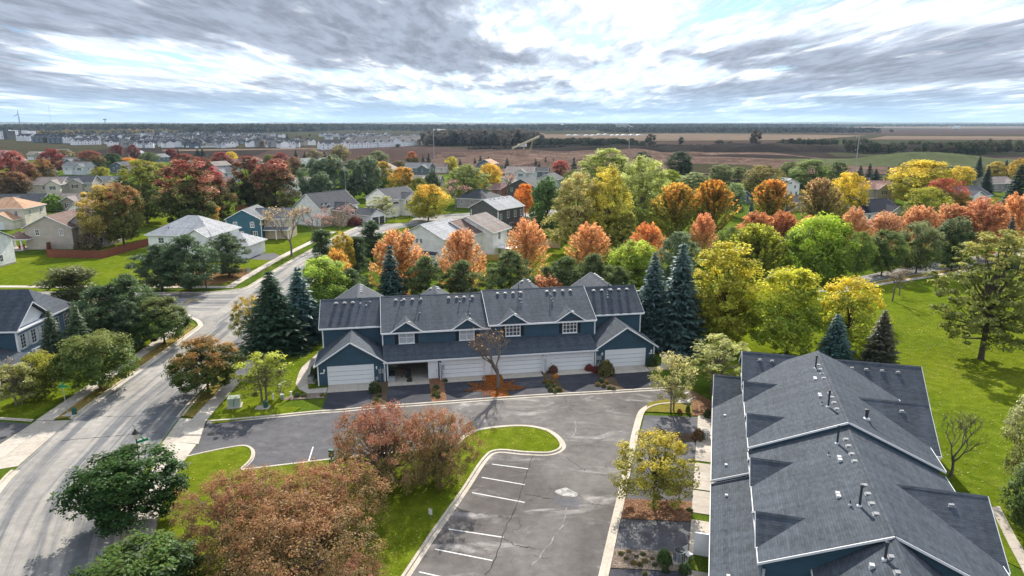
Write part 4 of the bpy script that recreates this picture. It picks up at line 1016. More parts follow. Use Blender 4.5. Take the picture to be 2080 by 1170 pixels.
def feather(seed, H=9.0, W=6.0, trunk=0.06, branches=170, per=44, leaf=0.15, r=.13, up=(0.25, 1.05), kind='flame', mat='leaf_soft', bark='greybark'):
    """upright tree whose thin leaf sprays run along ascending branches"""
    rng = np.random.default_rng(seed); z0 = H * trunk; Ps = []; Ts = []; cl = []; m = MB()
    m.tube([(0, 0, -.15), (0, 0, z0), (0, 0, H * .55), (0, 0, H * .93)], [r * 1.4, r, r * .6, r * .08], 7, cap=False)
    for i in range(branches):
        tz = rng.uniform(0.0, .88); a = rng.uniform(0, 2 * np.pi); e = rng.uniform(*up) + tz * .35
        d = np.array([math.cos(a) * math.cos(e), math.sin(a) * math.cos(e), math.sin(e)])
        s = np.array([0, 0, z0 + (H - z0) * tz * .8])
        # run out to the envelope
        L = 0.3
        while L < H:
            p = s + d * L; t = (p[2] - z0) / (H - z0)
            if t > .99 or math.hypot(p[0], p[1]) > W / 2 * float(envelope(kind, np.array(min(max(t, .02), 1)))) * rng.uniform(.92, 1.1): break
            L += .15
        if i % 2 == 0: m.tube([s, s + d * L * .55, s + d * L], [.05, .03, .008], 3, cap=False)
        k = per; u = rng.random(k) ** .55; wob = rng.normal(size=(k, 3)) * (.08 + .16 * (1 - u))[:, None]
        bend = np.array([0, 0, .12]) * (u ** 2)[:, None] * L * .4
        Ps.append(s + d * (u * L)[:, None] + wob + bend); Ts.append(np.tile(d, (k, 1)) + rng.normal(size=(k, 3)) * .35); cl.append(np.full(k, rng.random()))
    P = np.concatenate(Ps); T = np.concatenate(Ts); c = np.concatenate(cl); n = len(P)
    Nn = rng.normal(size=(n, 3)) + np.array([0, 0, .8]) + unit(P * np.array([1, 1, 0]) + 1e-6) * .4
    V, Q, col = leaves(P, Nn, leaf, rng, np.clip(c + rng.normal(size=n) * .1, 0, 1), np.clip((P[:, 2] - z0) / (H - z0), 0, 1), .5, T)
    return m.mesh('trunk', M[bark], True, False), np_mesh('crown', V, Q, M[mat], col), H, W
def spruce(seed, H=12.0, W=5.0, base=.03, whorls=34, leaf=.30, dens=1.0, power=.92, droop=.28, mat='needle'):
    rng = np.random.default_rng(seed); Ps = []; Ts = []; Ns = []; cl = []; m = MB()
    m.tube([(0, 0, -.15), (0, 0, H * .4), (0, 0, H * .97)], [.17, .11, .015], 7, cap=False)
    for i in range(whorls):
        t = (i + rng.uniform(-.3, .3)) / whorls; t = min(max(t, 0), .985); z = H * (base + (1 - base) * t)
        R = W / 2 * (1 - t) ** power * rng.uniform(.86, 1.1) + .08
        nb = max(5, int((9 + 9 * (1 - t)) * dens)); a0 = rng.uniform(0, 6.28)
        for b in range(nb):
            a = a0 + 2 * np.pi * b / nb + rng.normal() * .13; L = R * rng.uniform(.78, 1.13)
            k = max(4, int(L * 15 * dens)); u = (np.arange(k) + rng.random(k)) / k
            side = rng.normal(size=k) * (.07 + .26 * u * (1 - u * .6)) * min(L, 1.6) * .62
            dr = -droop * L * u ** 1.0 + .22 * L * u ** 2.5 + (.25 * t) * L * u
            d = np.array([math.cos(a), math.sin(a), 0]); s = np.array([-d[1], d[0], 0])
            P = np.array([0, 0, z]) + d * (u * L)[:, None] + s * side[:, None] + np.stack([np.zeros(k), np.zeros(k), dr - abs(side) * .35 + rng.normal(size=k) * .03], 1)
            Ps.append(P); Ts.append(np.tile(d, (k, 1)) + s * (np.sign(side) * .6)[:, None] + np.array([0, 0, -.25]) + rng.normal(size=(k, 3)) * .25)
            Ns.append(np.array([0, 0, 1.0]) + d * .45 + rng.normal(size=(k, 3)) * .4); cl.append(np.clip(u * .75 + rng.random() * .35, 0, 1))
    P = np.concatenate(Ps); T = np.concatenate(Ts); Nn = np.concatenate(Ns); c = np.concatenate(cl)
    V, Q, col = leaves(P, Nn, leaf, rng, c, np.clip(P[:, 2] / H, 0, 1), .30, T, .1)
    return m.mesh('trunk', M['bark'], True, False), np_mesh('crown', V, Q, M['needle'], col), H, W
def pine(seed, H=9.0, W=7.0, trunk=.10, clumps=150, per=95, leaf=.24, kind='oval', cr=.72):
    rng = np.random.default_rng(seed); z0 = H * trunk; hc = H - z0; cs = []
    while len(cs) < clumps:
        t = rng.uniform(0, 1); a = rng.uniform(0, 6.28); R = (1 - t * .8) ** .7 * (.75 + .25 * math.sin(a * 3 + seed)) if kind == 'cone' else float(envelope('oval', np.array(t)))
        q = rng.uniform(.35, 1.05) if rng.random() < .85 else rng.uniform(0, .4)
        cs.append((R * q * W / 2 * math.cos(a), R * q * W / 2 * math.sin(a), z0 + hc * t))
    cs = np.array(cs); n = clumps * per; ci = np.repeat(np.arange(clumps), per); d = unit(rng.normal(size=(n, 3)) + np.array([0, 0, .45]))
    csz = cr * rng.uniform(.65, 1.25, clumps)
    P = cs[ci] + d * (rng.random(n) ** .5 * csz[ci])[:, None] * np.array([1, 1, .62])
    tone = rng.random(clumps)
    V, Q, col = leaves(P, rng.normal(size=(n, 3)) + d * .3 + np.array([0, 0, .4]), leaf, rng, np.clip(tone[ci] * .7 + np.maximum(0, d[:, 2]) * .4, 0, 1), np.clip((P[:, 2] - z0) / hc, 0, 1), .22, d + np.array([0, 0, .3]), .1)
    m = MB(); m.tube([(0, 0, -.15), (0, 0, z0), (.1, 0, z0 + hc * .5), (0, .1, H * .95)], [.2, .16, .1, .02], 7, cap=False)
    limbs(m, [tuple(p) for p in cs[:50]], lambda p: (0, 0, z0 + (p[2] - z0) * .75), .055, rng, n=4)
    return m.mesh('trunk', M['bark'], True, False), np_mesh('crown', V, Q, M['needle'], col), H, W
def bare(seed, H=7.0, W=6.0, trunk=.28, r=.12, depth=5, leaf=.1, nleaf=500, bark='greybark', spread=.62, kids=3):
    rng = random.Random(seed); m = MB(); tw = MB(); tips = []
    def grow(p, d, L, rad, k):
        e = p + d * L; mid = p + d * L * .5 + Vector((rng.gauss(0, 1), rng.gauss(0, 1), 0)) * L * .06
        (m if k > 1 else tw).tube([p, mid, e], [rad, rad * .82, rad * .62], 5 if k > 2 else 3, cap=False)
        if k == 0: tips.append(e); return
        for i in range(kids if k > 1 else kids + 1):
            a = rng.uniform(0, 6.28); up = Vector((math.cos(a), math.sin(a), rng.uniform(-.15, .55)))
            nd = (d + up * spread * rng.uniform(.7, 1.25)).normalized(); nd = (nd + Vector((0, 0, .10))).normalized()
            grow(e - d * L * rng.uniform(0, .3), nd, L * rng.uniform(.62, .84), rad * rng.uniform(.5, .64), k - 1)
    grow(Vector((0, 0, -.1)), Vector((rng.gauss(0, .03), rng.gauss(0, .03), 1)), H * trunk, r, depth)
    t = np.array([tuple(v) for v in tips]); zm = t[:, 2].max(); wm = np.percentile(np.hypot(t[:, 0], t[:, 1]), 97) * 2
    sc = np.array([W / wm, W / wm, H / zm])
    for b in (m, tw): b.v = [(v[0] * sc[0], v[1] * sc[1], v[2] * sc[2]) for v in b.v]
    g = np.random.default_rng(seed); idx = g.integers(0, len(t), nleaf); P = t[idx] * sc + g.normal(size=(nleaf, 3)) * .12
    V, Q, col = leaves(P, g.normal(size=(nleaf, 3)) + np.array([0, 0, .6]), leaf, g, g.random(nleaf), np.clip(P[:, 2] / H, 0, 1))
    return m.mesh('trunk', M[bark], True, False), np_mesh('crown', V, Q, M['leaf_soft'], col), H, W, tw.mesh('twigs', M[bark], True, False)
def shrub(seed, R=.6, H=.9, n=900, leaf=.07):
    g = np.random.default_rng(seed); d = unit(g.normal(size=(n, 3))); d[:, 2] = np.abs(d[:, 2]) * 1.0 - .15
    k = 1 + .14 * np.sin(d[:, 0] * 5 + seed) * np.cos(d[:, 1] * 6)
    P = d * (g.uniform(.72, 1.0, n) * k)[:, None] * np.array([R, R, H * .8]) + np.array([0, 0, H * .2])
    V, Q, col = leaves(P, d + g.normal(size=(n, 3)) * .4, leaf, g, g.random(n), np.clip(P[:, 2] / H, 0, 1))
    m = MB()
    for i in range(5): m.tube([(0, 0, -.05), (math.cos(i * 1.26) * R * .5, math.sin(i * 1.26) * R * .5, H * .6)], [.03, .01], 4, cap=False)
    return m.mesh('trunk', M['bark'], False, False), np_mesh('crown', V, Q, M['leaf'], col), H, 2 * R
PROTO = {}
def proto(sp):
    if sp in PROTO: return PROTO[sp]
    k, i = sp.rsplit('_', 1); i = int(i); s = sum(ord(c) for c in sp) * 7 + i
    if k == 'maple': r = broadleaf(s, 10, 8.6, .17, 'round', 210, 100, .15, .88, .17)
    elif k == 'crab': r = broadleaf(s, 6, 8.5, .10, 'spread', 460, 70, .066, .50, .12, .40, 0, .3, 'crown', 'leaf_soft', 'greybark', 14, 5, .9)
    elif k == 'locust': r = broadleaf(s, 9, 8, .2, 'spread', 150, 85, .12, .75, .14, .45, 0, .3, 'crown', 'leaf', 'bark', 9)
    elif k == 'thin': r = broadleaf(s, 6, 5, .24, 'spread', 75, 50, .11, .5, .09, .4, 0, .3, 'crown', 'leaf_soft', 'greybark', 7, 2)
    elif k == 'oak': r = broadleaf(s, 15, 13, .16, 'oval', 360, 52, .17, .72, .3, .34, .12, .25, 'crown', 'leaf', 'bark', 14, 1, .45)
    elif k == 'round': r = broadleaf(s, 10, 8, .12, 'round', 155, 88, .165, .95, .16, .58, 0, .15)
    elif k == 'oval': r = broadleaf(s, 13, 8, .10, 'oval', 200, 88, .175, .9, .18, .58, 0, .15)
    elif k == 'plume': r = feather(s, 9, 6, .06, 190, 46, .15)
    elif k == 'fan': r = feather(s, 11, 8, .08, 230, 50, .21, .16, (.35, 1.2), 'oval', 'leaf')
    elif k == 'cotton': r = broadleaf(s, 17, 11, .08, 'oval', 290, 80, .19, .95, .25, .48, 0, .25, 'crown', 'leaf', 'greybark', 12)
    elif k == 'spruce': r = spruce(s)
    elif k == 'pine': r = pine(s)
    elif k == 'conepine': r = pine(s, 9, 6, .08, 110, 75, .24, 'cone')
    elif k == 'bare': r = bare(s)
    elif k == 'barewide': r = bare(s, 6, 6.5, .22, .13, 6, .1, 90, 'greybark', .72, 3)
    elif k == 'baresmall': r = bare(s, 5, 5, .22, .08, 5, .09, 160, 'greybark', .8)
    elif k == 'bush': r = shrub(s)
    elif k == 'far': r = broadleaf(s, 9, 8, .08, 'round', 46, 30, .52, 1.25, .18)
    elif k == 'farspruce': r = spruce(s, 9, 4.5, .03, 16, .55, .55)
    vv = np.empty(len(r[1].vertices) * 3, np.float32); r[1].vertices.foreach_get('co', vv); vv = vv.reshape(-1, 3)
    if k not in ('bare', 'barewide', 'baresmall'): r = (r[0], r[1], float(np.percentile(vv[:, 2], 99.8)), 2 * float(np.percentile(np.hypot(vv[:, 0], vv[:, 1]), 97.5))) + tuple(r[4:])
    PROTO[sp] = r
    return r
def plant(sp, X, Y, hgt, wid, label, cat='tree', col=(.1, .2, .02), col2=None, group=None, name='tree', rz=None, z=0.0):
    p = proto(sp); root = empty(name, (X, Y, z), (X * 12.9 + Y * 7.1) % 6.28 if rz is None else rz, label=label, cat=cat, group=group)
    sc = (wid / p[3], wid / p[3], hgt / p[2])
    for me, nm in ((p[0], 'trunk'), (p[1], 'crown')) + (((p[4], 'twigs'),) if len(p) > 4 else ()):
        o = link(nm, me, root); o.scale = sc
        if nm == 'crown':
            o.color = (*col, 1); o['col2'] = tuple(col2 or col)
    return root
def tree(sp, px, yb, yt, wpx, label, col, col2=None, group=None, cat='tree', name='tree', grow=1.0):
    """a tree whose foot is on the ground under (px, yb); its height and width are what the photograph shows"""
    X, Y = gp(px, yb); wid = wpx * mpp(px, yb) * grow
    if sp.split('_')[0] not in ('spruce', 'farspruce', 'bare', 'barewide', 'baresmall'):
        # seen from above, the far side of a broad crown stands higher in the picture than its middle
        dl = math.atan2(CAM_H, Y); b = max(zat(Y, yt), 1) * .42 * math.cos(dl); yt += (math.hypot(b, wid / 2 * math.sin(dl)) - b) / mpp(px, yb) * .9
    hgt = max(zat(Y, yt), .5)
    return plant(sp, X, Y, hgt, wid, label, cat, col, col2, group, name)
# leaf colours
LIME = (.30, .40, .02); GREEN = (.085, .145, .018); DEEP = (.028, .068, .014); OLIVE = (.15, .16, .03); YEL = (.50, .38, .02); GOLD = (.50, .27, .015); ORANGE = (.52, .17, .015); RUST = (.40, .16, .05)
SALMON = (.50, .27, .085); RED = (.28, .065, .055); MAROON = (.17, .055, .048); PINK = (.34, .17, .14); TAN = (.34, .24, .10); PALE = (.26, .30, .10); BLUE = (.055, .105, .095); SPR = (.028, .060, .030); PINEC = (.060, .098, .030); GREYG = (.13, .17, .09); BROWN = (.22, .12, .06); YG = (.33, .36, .025)

# ------------------------------------------------------------------ trees, front to back
def T(sp, px, yb, yt, w, col, col2, label, group=None, cat='tree', name='tree', grow=1.0): return tree(sp, px, yb, yt, w, label, col, col2, group, cat, name, grow)
# beside the near road
T('maple_1', 268, 1064, 905, 215, DEEP, (.045, .09, .018), 'dense dark green maple standing on the verge by the sidewalk', name='maple_tree')
T('maple_2', 300, 1255, 1078, 270, DEEP, (.075, .12, .02), 'dark green maple cut off by the bottom edge of the picture', name='maple_tree')
T('maple_3', 424, 803, 683, 150, (.07, .10, .018), (.26, .14, .035), 'street maple turning russet on top beside the right sidewalk', name='maple_tree')
T('maple_4', 205, 794, 672, 148, (.085, .13, .022), (.17, .19, .05), 'round green street tree on the left verge beside the street sign', name='street_tree')
T('maple_5', 335, 700, 602, 118, (.075, .12, .025), (.15, .17, .05), 'round green street tree on the left verge near the street corner', name='street_tree')
T('thin_1', 537, 815, 713, 118, OLIVE, YG, 'thin yellow green crabapple beside the green utility box', name='crabapple_tree')
T('thin_2', 40, 823, 733, 105, (.20, .20, .06), (.34, .33, .10), 'pale thin tree on the lawn at the left edge', name='lawn_tree')
T('round_1', 92, 808, 713, 98, (.13, .15, .02), (.26, .25, .02), 'yellow green tree on the lawn in front of the blue house', name='lawn_tree')
T('baresmall_1', 8, 790, 715, 75, TAN, None, 'nearly bare brown tree in front of the brick wall', name='lawn_tree')
# russet crabapples on the island
CR = (.16, .09, .03); CR2 = (.255, .115, .045)
T('crab_1', 492, 1138, 948, 265, (.17, .135, .045), CR2, 'russet crabapple at the left end of the grass island', name='crabapple_tree')
T('crab_2', 655, 1118, 925, 270, (.18, .14, .04), (.265, .115, .048), 'russet crabapple in the middle of the grass island', name='crabapple_tree')
T('crab_1', 590, 1225, 985, 345, (.18, .145, .045), (.24, .12, .042), 'russet crabapple nearest the camera at the bottom edge', name='crabapple_tree')
T('crab_2', 705, 1235, 1122, 180, (.18, .13, .03), (.27, .115, .06), 'low russet crabapple at the bottom edge by the white sign', name='crabapple_tree')
T('crab_1', 782, 988, 812, 215, (.18, .14, .045), (.28, .11, .06), 'pinkish russet crabapple beside the striped stalls', name='crabapple_tree')
T('crab_2', 890, 978, 826, 180, (.19, .145, .04), (.265, .115, .05), 'russet crabapple where the island narrows to its rounded tip', name='crabapple_tree')
# round the court
T('barewide_1', 1012, 789, 652, 138, (.42, .22, .03), (.30, .16, .06), 'leafless tree in orange leaf litter in front of the garages', name='bare_tree')
T('locust_1', 1327, 1030, 872, 178, (.20, .19, .025), (.36, .29, .03), 'yellow green tree in the leaf strewn bed between drives', name='locust_tree')
T('thin_3', 1365, 836, 716, 92, (.28, .27, .08), (.40, .36, .14), 'sparse pale tree on the grass corner of the court', name='lawn_tree')
T('thin_2', 1452, 800, 680, 150, (.24, .26, .05), (.38, .38, .12), 'loose pale yellow tree behind the far corner of the right roof', name='lawn_tree')
T('baresmall_2', 1930, 970, 832, 112, OLIVE, None, 'nearly bare small tree behind the right townhouse', name='bare_tree')
T('locust_2', 2085, 1020, 775, 120, (.16, .17, .05), (.36, .35, .20), 'pale leafy tree cut by the right edge of the picture', name='lawn_tree')
T('round_2', 2090, 1090, 900, 110, (.10, .14, .04), (.16, .20, .08), 'green tree low on the right edge beside the walk', name='lawn_tree')
# conifers round the middle townhouse
T('spruce_1', 560, 712, 553, 128, SPR, (.05, .09, .045), 'broad dark green spruce at the left of the middle townhouse', cat='spruce', name='spruce_tree')
T('spruce_2', 614, 690, 545, 100, BLUE, (.09, .15, .135), 'blue spruce behind the broad dark spruce', cat='spruce', name='spruce_tree')
T('locust_3', 512, 694, 600, 82, OLIVE, (.40, .28, .04), 'yellow brown tree half hidden by the dark spruce at the road', name='street_tree')
T('maple_1', 662, 655, 522, 112, (.11, .18, .02), (.34, .42, .05), 'bright lime green tree left behind the townhouse', name='lime_tree')
T('pine_1', 712, 640, 545, 90, PINEC, None, 'dark pine behind the left end of the townhouse roof', cat='pine', name='pine_tree')
T('spruce_2', 797, 650, 500, 76, (.035, .07, .055), (.075, .12, .10), 'blue grey spruce rising behind the townhouse ridge', cat='spruce', name='spruce_tree')
for x, yb, yt, w, i, lab in ((868, 640, 520, 92, 1, 'bushy pine right of the blue grey spruce behind the ridge'), (942, 640, 528, 88, 2, 'bushy pine below the orange tree of the cream house'), (1036, 640, 508, 100, 1, 'tallest bushy pine behind the middle of the townhouse'), (1150, 628, 520, 90, 2, 'bushy pine right of the low orange tree'), (1205, 625, 515, 85, 1, 'bushy pine below the orange tree under the cottonwoods'), (1110, 634, 540, 80, 2, 'low bushy pine behind the low orange tree'), (1255, 620, 540, 70, 1, 'rightmost low pine of the row behind the townhouse')):
    T('pine_%d' % i, x, yb, yt, w, (.075, .105, .028), (.13, .16, .05), lab, 'row of pines behind the middle townhouse', 'pine', 'pine_tree')
T('spruce_3', 1322, 700, 515, 92, (.045, .085, .080), (.10, .15, .145), 'tall blue spruce touching the right end of the townhouse', cat='spruce', name='spruce_tree')
T('spruce_1', 1376, 706, 497, 112, (.05, .09, .082), (.11, .165, .15), 'tallest blue spruce, beside the right end of the townhouse', cat='spruce', name='spruce_tree')
T('spruce_2', 1690, 752, 640, 84, (.045, .095, .085), (.09, .16, .14), 'small blue spruce behind the right townhouse roof', cat='spruce', name='spruce_tree')
T('spruce_3', 1782, 762, 632, 82, (.055, .06, .035), (.13, .11, .07), 'small brownish spruce behind the right townhouse roof', cat='spruce', name='spruce_tree')
# yellow and green trees by the park lawn
T('oval_1', 1468, 705, 490, 150, (.28, .28, .02), (.50, .43, .035), 'tall loose yellow tree beside the tallest blue spruce', name='ash_tree')
T('round_3', 1598, 722, 545, 165, (.22, .27, .02), (.44, .42, .02), 'yellow green round tree behind the right townhouse', name='maple_tree')
T('round_1', 1718, 715, 562, 135, (.24, .28, .02), (.50, .40, .02), 'bright yellow tree at the edge of the park lawn', name='maple_tree')
T('maple_2', 1655, 612, 436, 152, (.13, .19, .012), (.30, .38, .02), 'large domed green maple beside the park street', name='maple_tree')
T('fan_1', 1527, 610, 455, 128, (.17, .19, .02), (.33, .33, .03), 'olive yellow tree left of the large domed maple', name='ash_tree')
T('oak_1', 1992, 730, 462, 225, (.15, .17, .03), (.30, .28, .07), 'large spreading oak standing alone on the park lawn', name='oak_tree')
T('oak_1', 2105, 700, 505, 150, (.12, .15, .02), (.26, .25, .04), 'large leafy tree cut by the right edge beyond the oak', name='oak_tree')
T('thin_1', 1440, 690, 600, 80, (.25, .28, .03), (.35, .35, .04), 'small yellow green tree at the foot of the tall blue spruce', name='lawn_tree')
T('round_2', 1738, 562, 470, 62, (.10, .15, .02), (.15, .2, .03), 'small round green tree beside the large domed maple', name='street_tree')
T('round_3', 1790, 560, 468, 78, (.085, .125, .025), (.13, .17, .05), 'green street tree left in the park street row', name='street_tree')
T('round_1', 1860, 556, 450, 92, (.10, .13, .035), (.19, .21, .09), 'grey green street tree in the middle of the park street row', name='street_tree')
T('oval_2', 1932, 552, 440, 80, (.08, .12, .04), (.16, .19, .09), 'grey green street tree right in the park street row', name='street_tree')
T('baresmall_1', 1812, 612, 540, 72, BROWN, None, 'small bare tree on the park lawn near the street', name='bare_tree')
T('baresmall_2', 1826, 600, 552, 45, BROWN, None, 'slim bare tree just behind the small bare one', name='bare_tree')
T('oval_1', 1372, 625, 470, 90, (.10, .14, .06), (.17, .21, .11), 'grey green tree behind the two tall blue spruces', name='poplar_tree')
T('round_2', 1290, 590, 488, 110, (.17, .23, .02), (.36, .42, .04), 'light green tree behind the right end of the townhouse', name='lawn_tree')
# orange plume trees
PL = [('plume_1', 815, 622, 466, 120, (.44, .24, .06), (.48, .24, .08), 'orange plume shaped tree behind the blue grey spruce'),
      ('plume_2', 940, 612, 466, 96, SALMON, (.48, .23, .085), 'orange plume shaped tree in front of the cream house'),
      ('plume_1', 1070, 580, 444, 86, SALMON, (.52, .24, .085), 'orange plume shaped tree by the tan fence'),
      ('plume_2', 1196, 560, 452, 88, SALMON, (.54, .26, .085), 'orange plume shaped tree under the yellow cottonwoods'),
      ('plume_1', 1312, 555, 452, 78, SALMON, ORANGE, 'orange plume shaped tree behind the paired blue spruces'),
      ('plume_2', 1425, 530, 434, 56, SALMON, (.52, .20, .07), 'slim orange plume shaped tree above the tall blue spruce'),
      ('plume_1', 1535, 505, 430, 82, SALMON, (.48, .21, .07), 'orange plume tree left of the large domed maple top'),
      ('plume_2', 1585, 505, 428, 66, RUST, (.42, .16, .05), 'deep rust plume tree touching the domed maple'),
      ('plume_1', 1728, 515, 420, 56, SALMON, (.46, .24, .10), 'narrow salmon plume tree right of the domed maple'),
      ('plume_2', 1790, 520, 430, 80, (.44, .23, .10), (.48, .25, .11), 'salmon plume tree below the dark roofed white house'),
      ('plume_1', 1858, 520, 418, 92, (.46, .23, .09), (.48, .24, .095), 'salmon plume tree in the middle of the park street row'),
      ('plume_2', 1920, 520, 414, 88, (.42, .21, .085), (.46, .23, .09), 'salmon plume tree behind the grey green street trees'),
      ('plume_1', 1985, 525, 402, 110, (.40, .17, .06), (.42, .17, .065), 'broad rust red plume tree behind the oak'),
      ('plume_2', 2050, 520, 392, 80, SALMON, (.52, .24, .08), 'tall salmon plume tree near the right edge'),
      ('plume_1', 1106, 640, 556, 88, (.46, .20, .08), (.52, .24, .10), 'low orange tree just behind the townhouse ridge'),
      ('plume_2', 690, 610, 505, 60, (.40, .22, .05), GOLD, 'tan orange tree behind the lime green tree'),
      ('plume_1', 1640, 508, 438, 50, SALMON, None, 'small salmon plume tree behind the domed maple')]
for i_, (sp, x, yb, yt, w, c, c2, lab) in enumerate(PL): T('plume_%d' % (1 + (i_ * 3 + 1) % 5), x, yb, yt, w, c, c2, lab, 'orange plume shaped trees', name='plume_tree')
# corner of the streets
T('pine_1', 330, 590, 495, 112, (.065, .10, .042), None, 'left of the three pines on the corner lawn', cat='pine', name='pine_tree')
T('pine_2', 388, 592, 476, 116, (.065, .105, .042), None, 'middle of the three pines on the corner lawn', cat='pine', name='pine_tree')
T('pine_1', 466, 562, 473, 98, (.07, .10, .042), None, 'right of the three pines on the corner lawn', cat='pine', name='pine_tree')
T('bare_2', 592, 520, 418, 118, (.42, .30, .09), TAN, 'nearly bare pinkish street tree by the north road', name='street_tree')
T('bare_1', 648, 505, 420, 100, PINK, None, 'bare pink twigged street tree before the white house', name='street_tree')
T('bare_2', 690, 478, 415, 70, PINK, None, 'bare pink street tree further up the north road', name='street_tree')
T('conepine_1', 655, 545, 466, 62, PINEC, None, 'pine beside the north road left of the golden globe', cat='pine', name='pine_tree')
T('conepine_2', 756, 530, 448, 78, (.05, .085, .03), None, 'dark pine right of the golden globe tree', cat='pine', name='pine_tree')
T('oval_2', 700, 566, 472, 50, (.30, .23, .015), (.42, .30, .015), 'clipped golden globe tree between the two roadside pines', name='globe_tree')
T('conepine_1', 726, 560, 480, 50, (.05, .08, .03), None, 'small dark pine behind the golden globe tree', cat='pine', name='pine_tree')
T('spruce_1', 515, 514, 464, 12, (.03, .06, .03), None, 'narrow columnar evergreen beside the teal house', cat='evergreen', name='columnar_evergreen')
# pines by the blue house
T('conepine_1', 158, 672, 540, 150, (.095, .11, .035), (.15, .155, .06), 'olive green pine behind the blue house', cat='pine', name='pine_tree')
T('pine_2', 215, 700, 578, 140, (.06, .095, .036), None, 'dark pine between the blue house and the road', cat='pine', name='pine_tree')
T('pine_1', 268, 690, 556, 110, (.07, .11, .038), None, 'tall dark pine nearest the street corner', cat='pine', name='pine_tree')
T('pine_1', 270, 712, 610, 90, (.055, .085, .034), None, 'low dark pine under the tall corner pine', cat='pine', name='pine_tree')
T('spruce_1', 117, 752, 632, 66, (.05, .075, .04), (.09, .11, .06), 'grey green spruce before the blue house windows', cat='spruce', name='spruce_tree')
T('spruce_2', 168, 735, 622, 68, (.06, .09, .04), (.10, .13, .06), 'pale green spruce right of the blue house', cat='spruce', name='spruce_tree')
# middle distance, left
T('oval_1', 212, 500, 376, 88, (.30, .24, .06), (.46, .34, .08), 'golden yellow tree in the fenced yard', name='maple_tree')
T('oval_2', 252, 497, 372, 92, (.14, .15, .03), (.30, .14, .05), 'green tree flushed red on top in the fenced yard', name='maple_tree')
T('bush_1', 183, 508, 470, 52, (.12, .095, .05), None, 'round brownish bush inside the cedar fence', cat='bush', name='bush')
T('round_2', 418, 468, 410, 68, (.30, .20, .02), (.55, .20, .02), 'small orange topped maple behind the white hip roofed house', name='maple_tree')
T('oval_1', 392, 475, 325, 122, (.075, .10, .025), (.34, .11, .085), 'large maple green below and crimson on top', name='maple_tree')
T('oval_2', 440, 452, 340, 82, (.09, .08, .025), (.34, .06, .055), 'crimson maple right of the large two coloured maple', name='maple_tree')
T('oval_1', 515, 432, 318, 88, (.055, .075, .025), (.24, .085, .05), 'dark green maple tipped russet above the teal house', name='maple_tree')
T('oval_2', 562, 438, 325, 92, (.085, .085, .03), (.34, .12, .09), 'rosy topped maple left of the white house', name='maple_tree')
T('cotton_1', 300, 455, 325, 128, (.10, .13, .03), (.27, .26, .04), 'tall drooping yellow green willow behind the corner house', name='willow_tree')
T('round_1', 332, 420, 330, 70, (.13, .14, .04), (.25, .24, .06), 'olive tree right of the tall willow', name='tree')
for x, yb, yt, w, sp, lab in ((638, 412, 322, 66, 'oval_1', 'leftmost grey green poplar behind the white houses'), (676, 410, 316, 70, 'oval_2', 'broadest grey green poplar beside the pale street light'), (720, 405, 325, 50, 'oval_1', 'slim grey green poplar right of the pale street light'), (752, 402, 318, 50, 'oval_2', 'rightmost grey green poplar by the gilded tree'), (655, 420, 350, 50, 'oval_2', 'low grey green poplar in front of the clump')):
    T(sp, x, yb, yt, w, (.10, .145, .08), (.14, .185, .105), lab, 'clump of grey green poplars', name='poplar_tree')
T('oval_1', 777, 392, 328, 50, (.12, .16, .02), (.42, .26, .02), 'green tree gilded on its right side behind the poplars', name='maple_tree')
T('round_3', 822, 408, 340, 62, (.24, .18, .02), (.46, .26, .02), 'bronze gold tree behind the white house with garage', name='maple_tree')
T('round_1', 852, 415, 360, 40, (.13, .15, .02), None, 'small green tree right of the bronze gold tree', name='tree')
T('bush_2', 878, 395, 346, 38, (.055, .075, .035), None, 'dark pointed evergreen dome before the brown roof', cat='evergreen', name='evergreen')
T('round_2', 870, 448, 374, 86, (.30, .29, .03), (.52, .33, .03), 'yellow tree tipped orange right of the white house', name='maple_tree')
T('cotton_2', 950, 415, 335, 92, (.19, .22, .06), (.28, .31, .09), 'pale green tree beside the twiggy pink tree', name='tree')
T('bare_1', 925, 428, 365, 78, PINK, None, 'pinkish bare tree in front of the pale green tree', name='bare_tree')
T('thin_1', 775, 448, 398, 64, (.23, .24, .08), (.30, .30, .11), 'small pale crabapple on the lawn of the white house', name='crabapple_tree')
T('round_3', 1067, 440, 374, 44, (.48, .17, .01), (.58, .21, .01), 'bright orange round maple right of the dark grey house', name='maple_tree')
T('bare_2', 1030, 410, 350, 60, TAN, PINK, 'thin pinkish tree behind the dark grey house', name='bare_tree')
T('round_1', 996, 395, 332, 54, (.40, .30, .02), (.55, .36, .02), 'golden yellow tree among the far roofs', name='maple_tree')
T('round_3', 985, 470, 448, 34, (.42, .36, .03), None, 'small yellow bush tree behind the cream house', name='tree')
# middle distance, centre and right
T('oval_2', 1112, 480, 358, 72, (.075, .13, .035), (.11, .18, .05), 'deep green tree behind the tan fence', name='tree')
T('cotton_1', 1172, 515, 350, 120, (.30, .27, .08), (.42, .36, .14), 'tall straw yellow cottonwood above the tan fence', name='cottonwood_tree')
T('cotton_2', 1232, 515, 338, 104, (.34, .32, .04), (.52, .43, .05), 'tall bright yellow cottonwood', name='cottonwood_tree')
T('cotton_1', 1228, 440, 302, 150, (.24, .27, .06), (.34, .37, .09), 'broad light green cottonwood behind the yellow ones', name='cottonwood_tree')
T('cotton_2', 1300, 480, 318, 120, (.30, .33, .08), (.42, .44, .15), 'pale lime cottonwood right of the yellow ones', name='cottonwood_tree')
T('cotton_1', 1262, 520, 420, 70, (.20, .21, .04), (.34, .32, .05), 'lower olive cottonwood below the pale lime one', name='cottonwood_tree')
T('fan_1', 1368, 505, 372, 100, (.20, .21, .02), (.44, .24, .03), 'green ash tipped orange above the blue spruces', name='ash_tree')
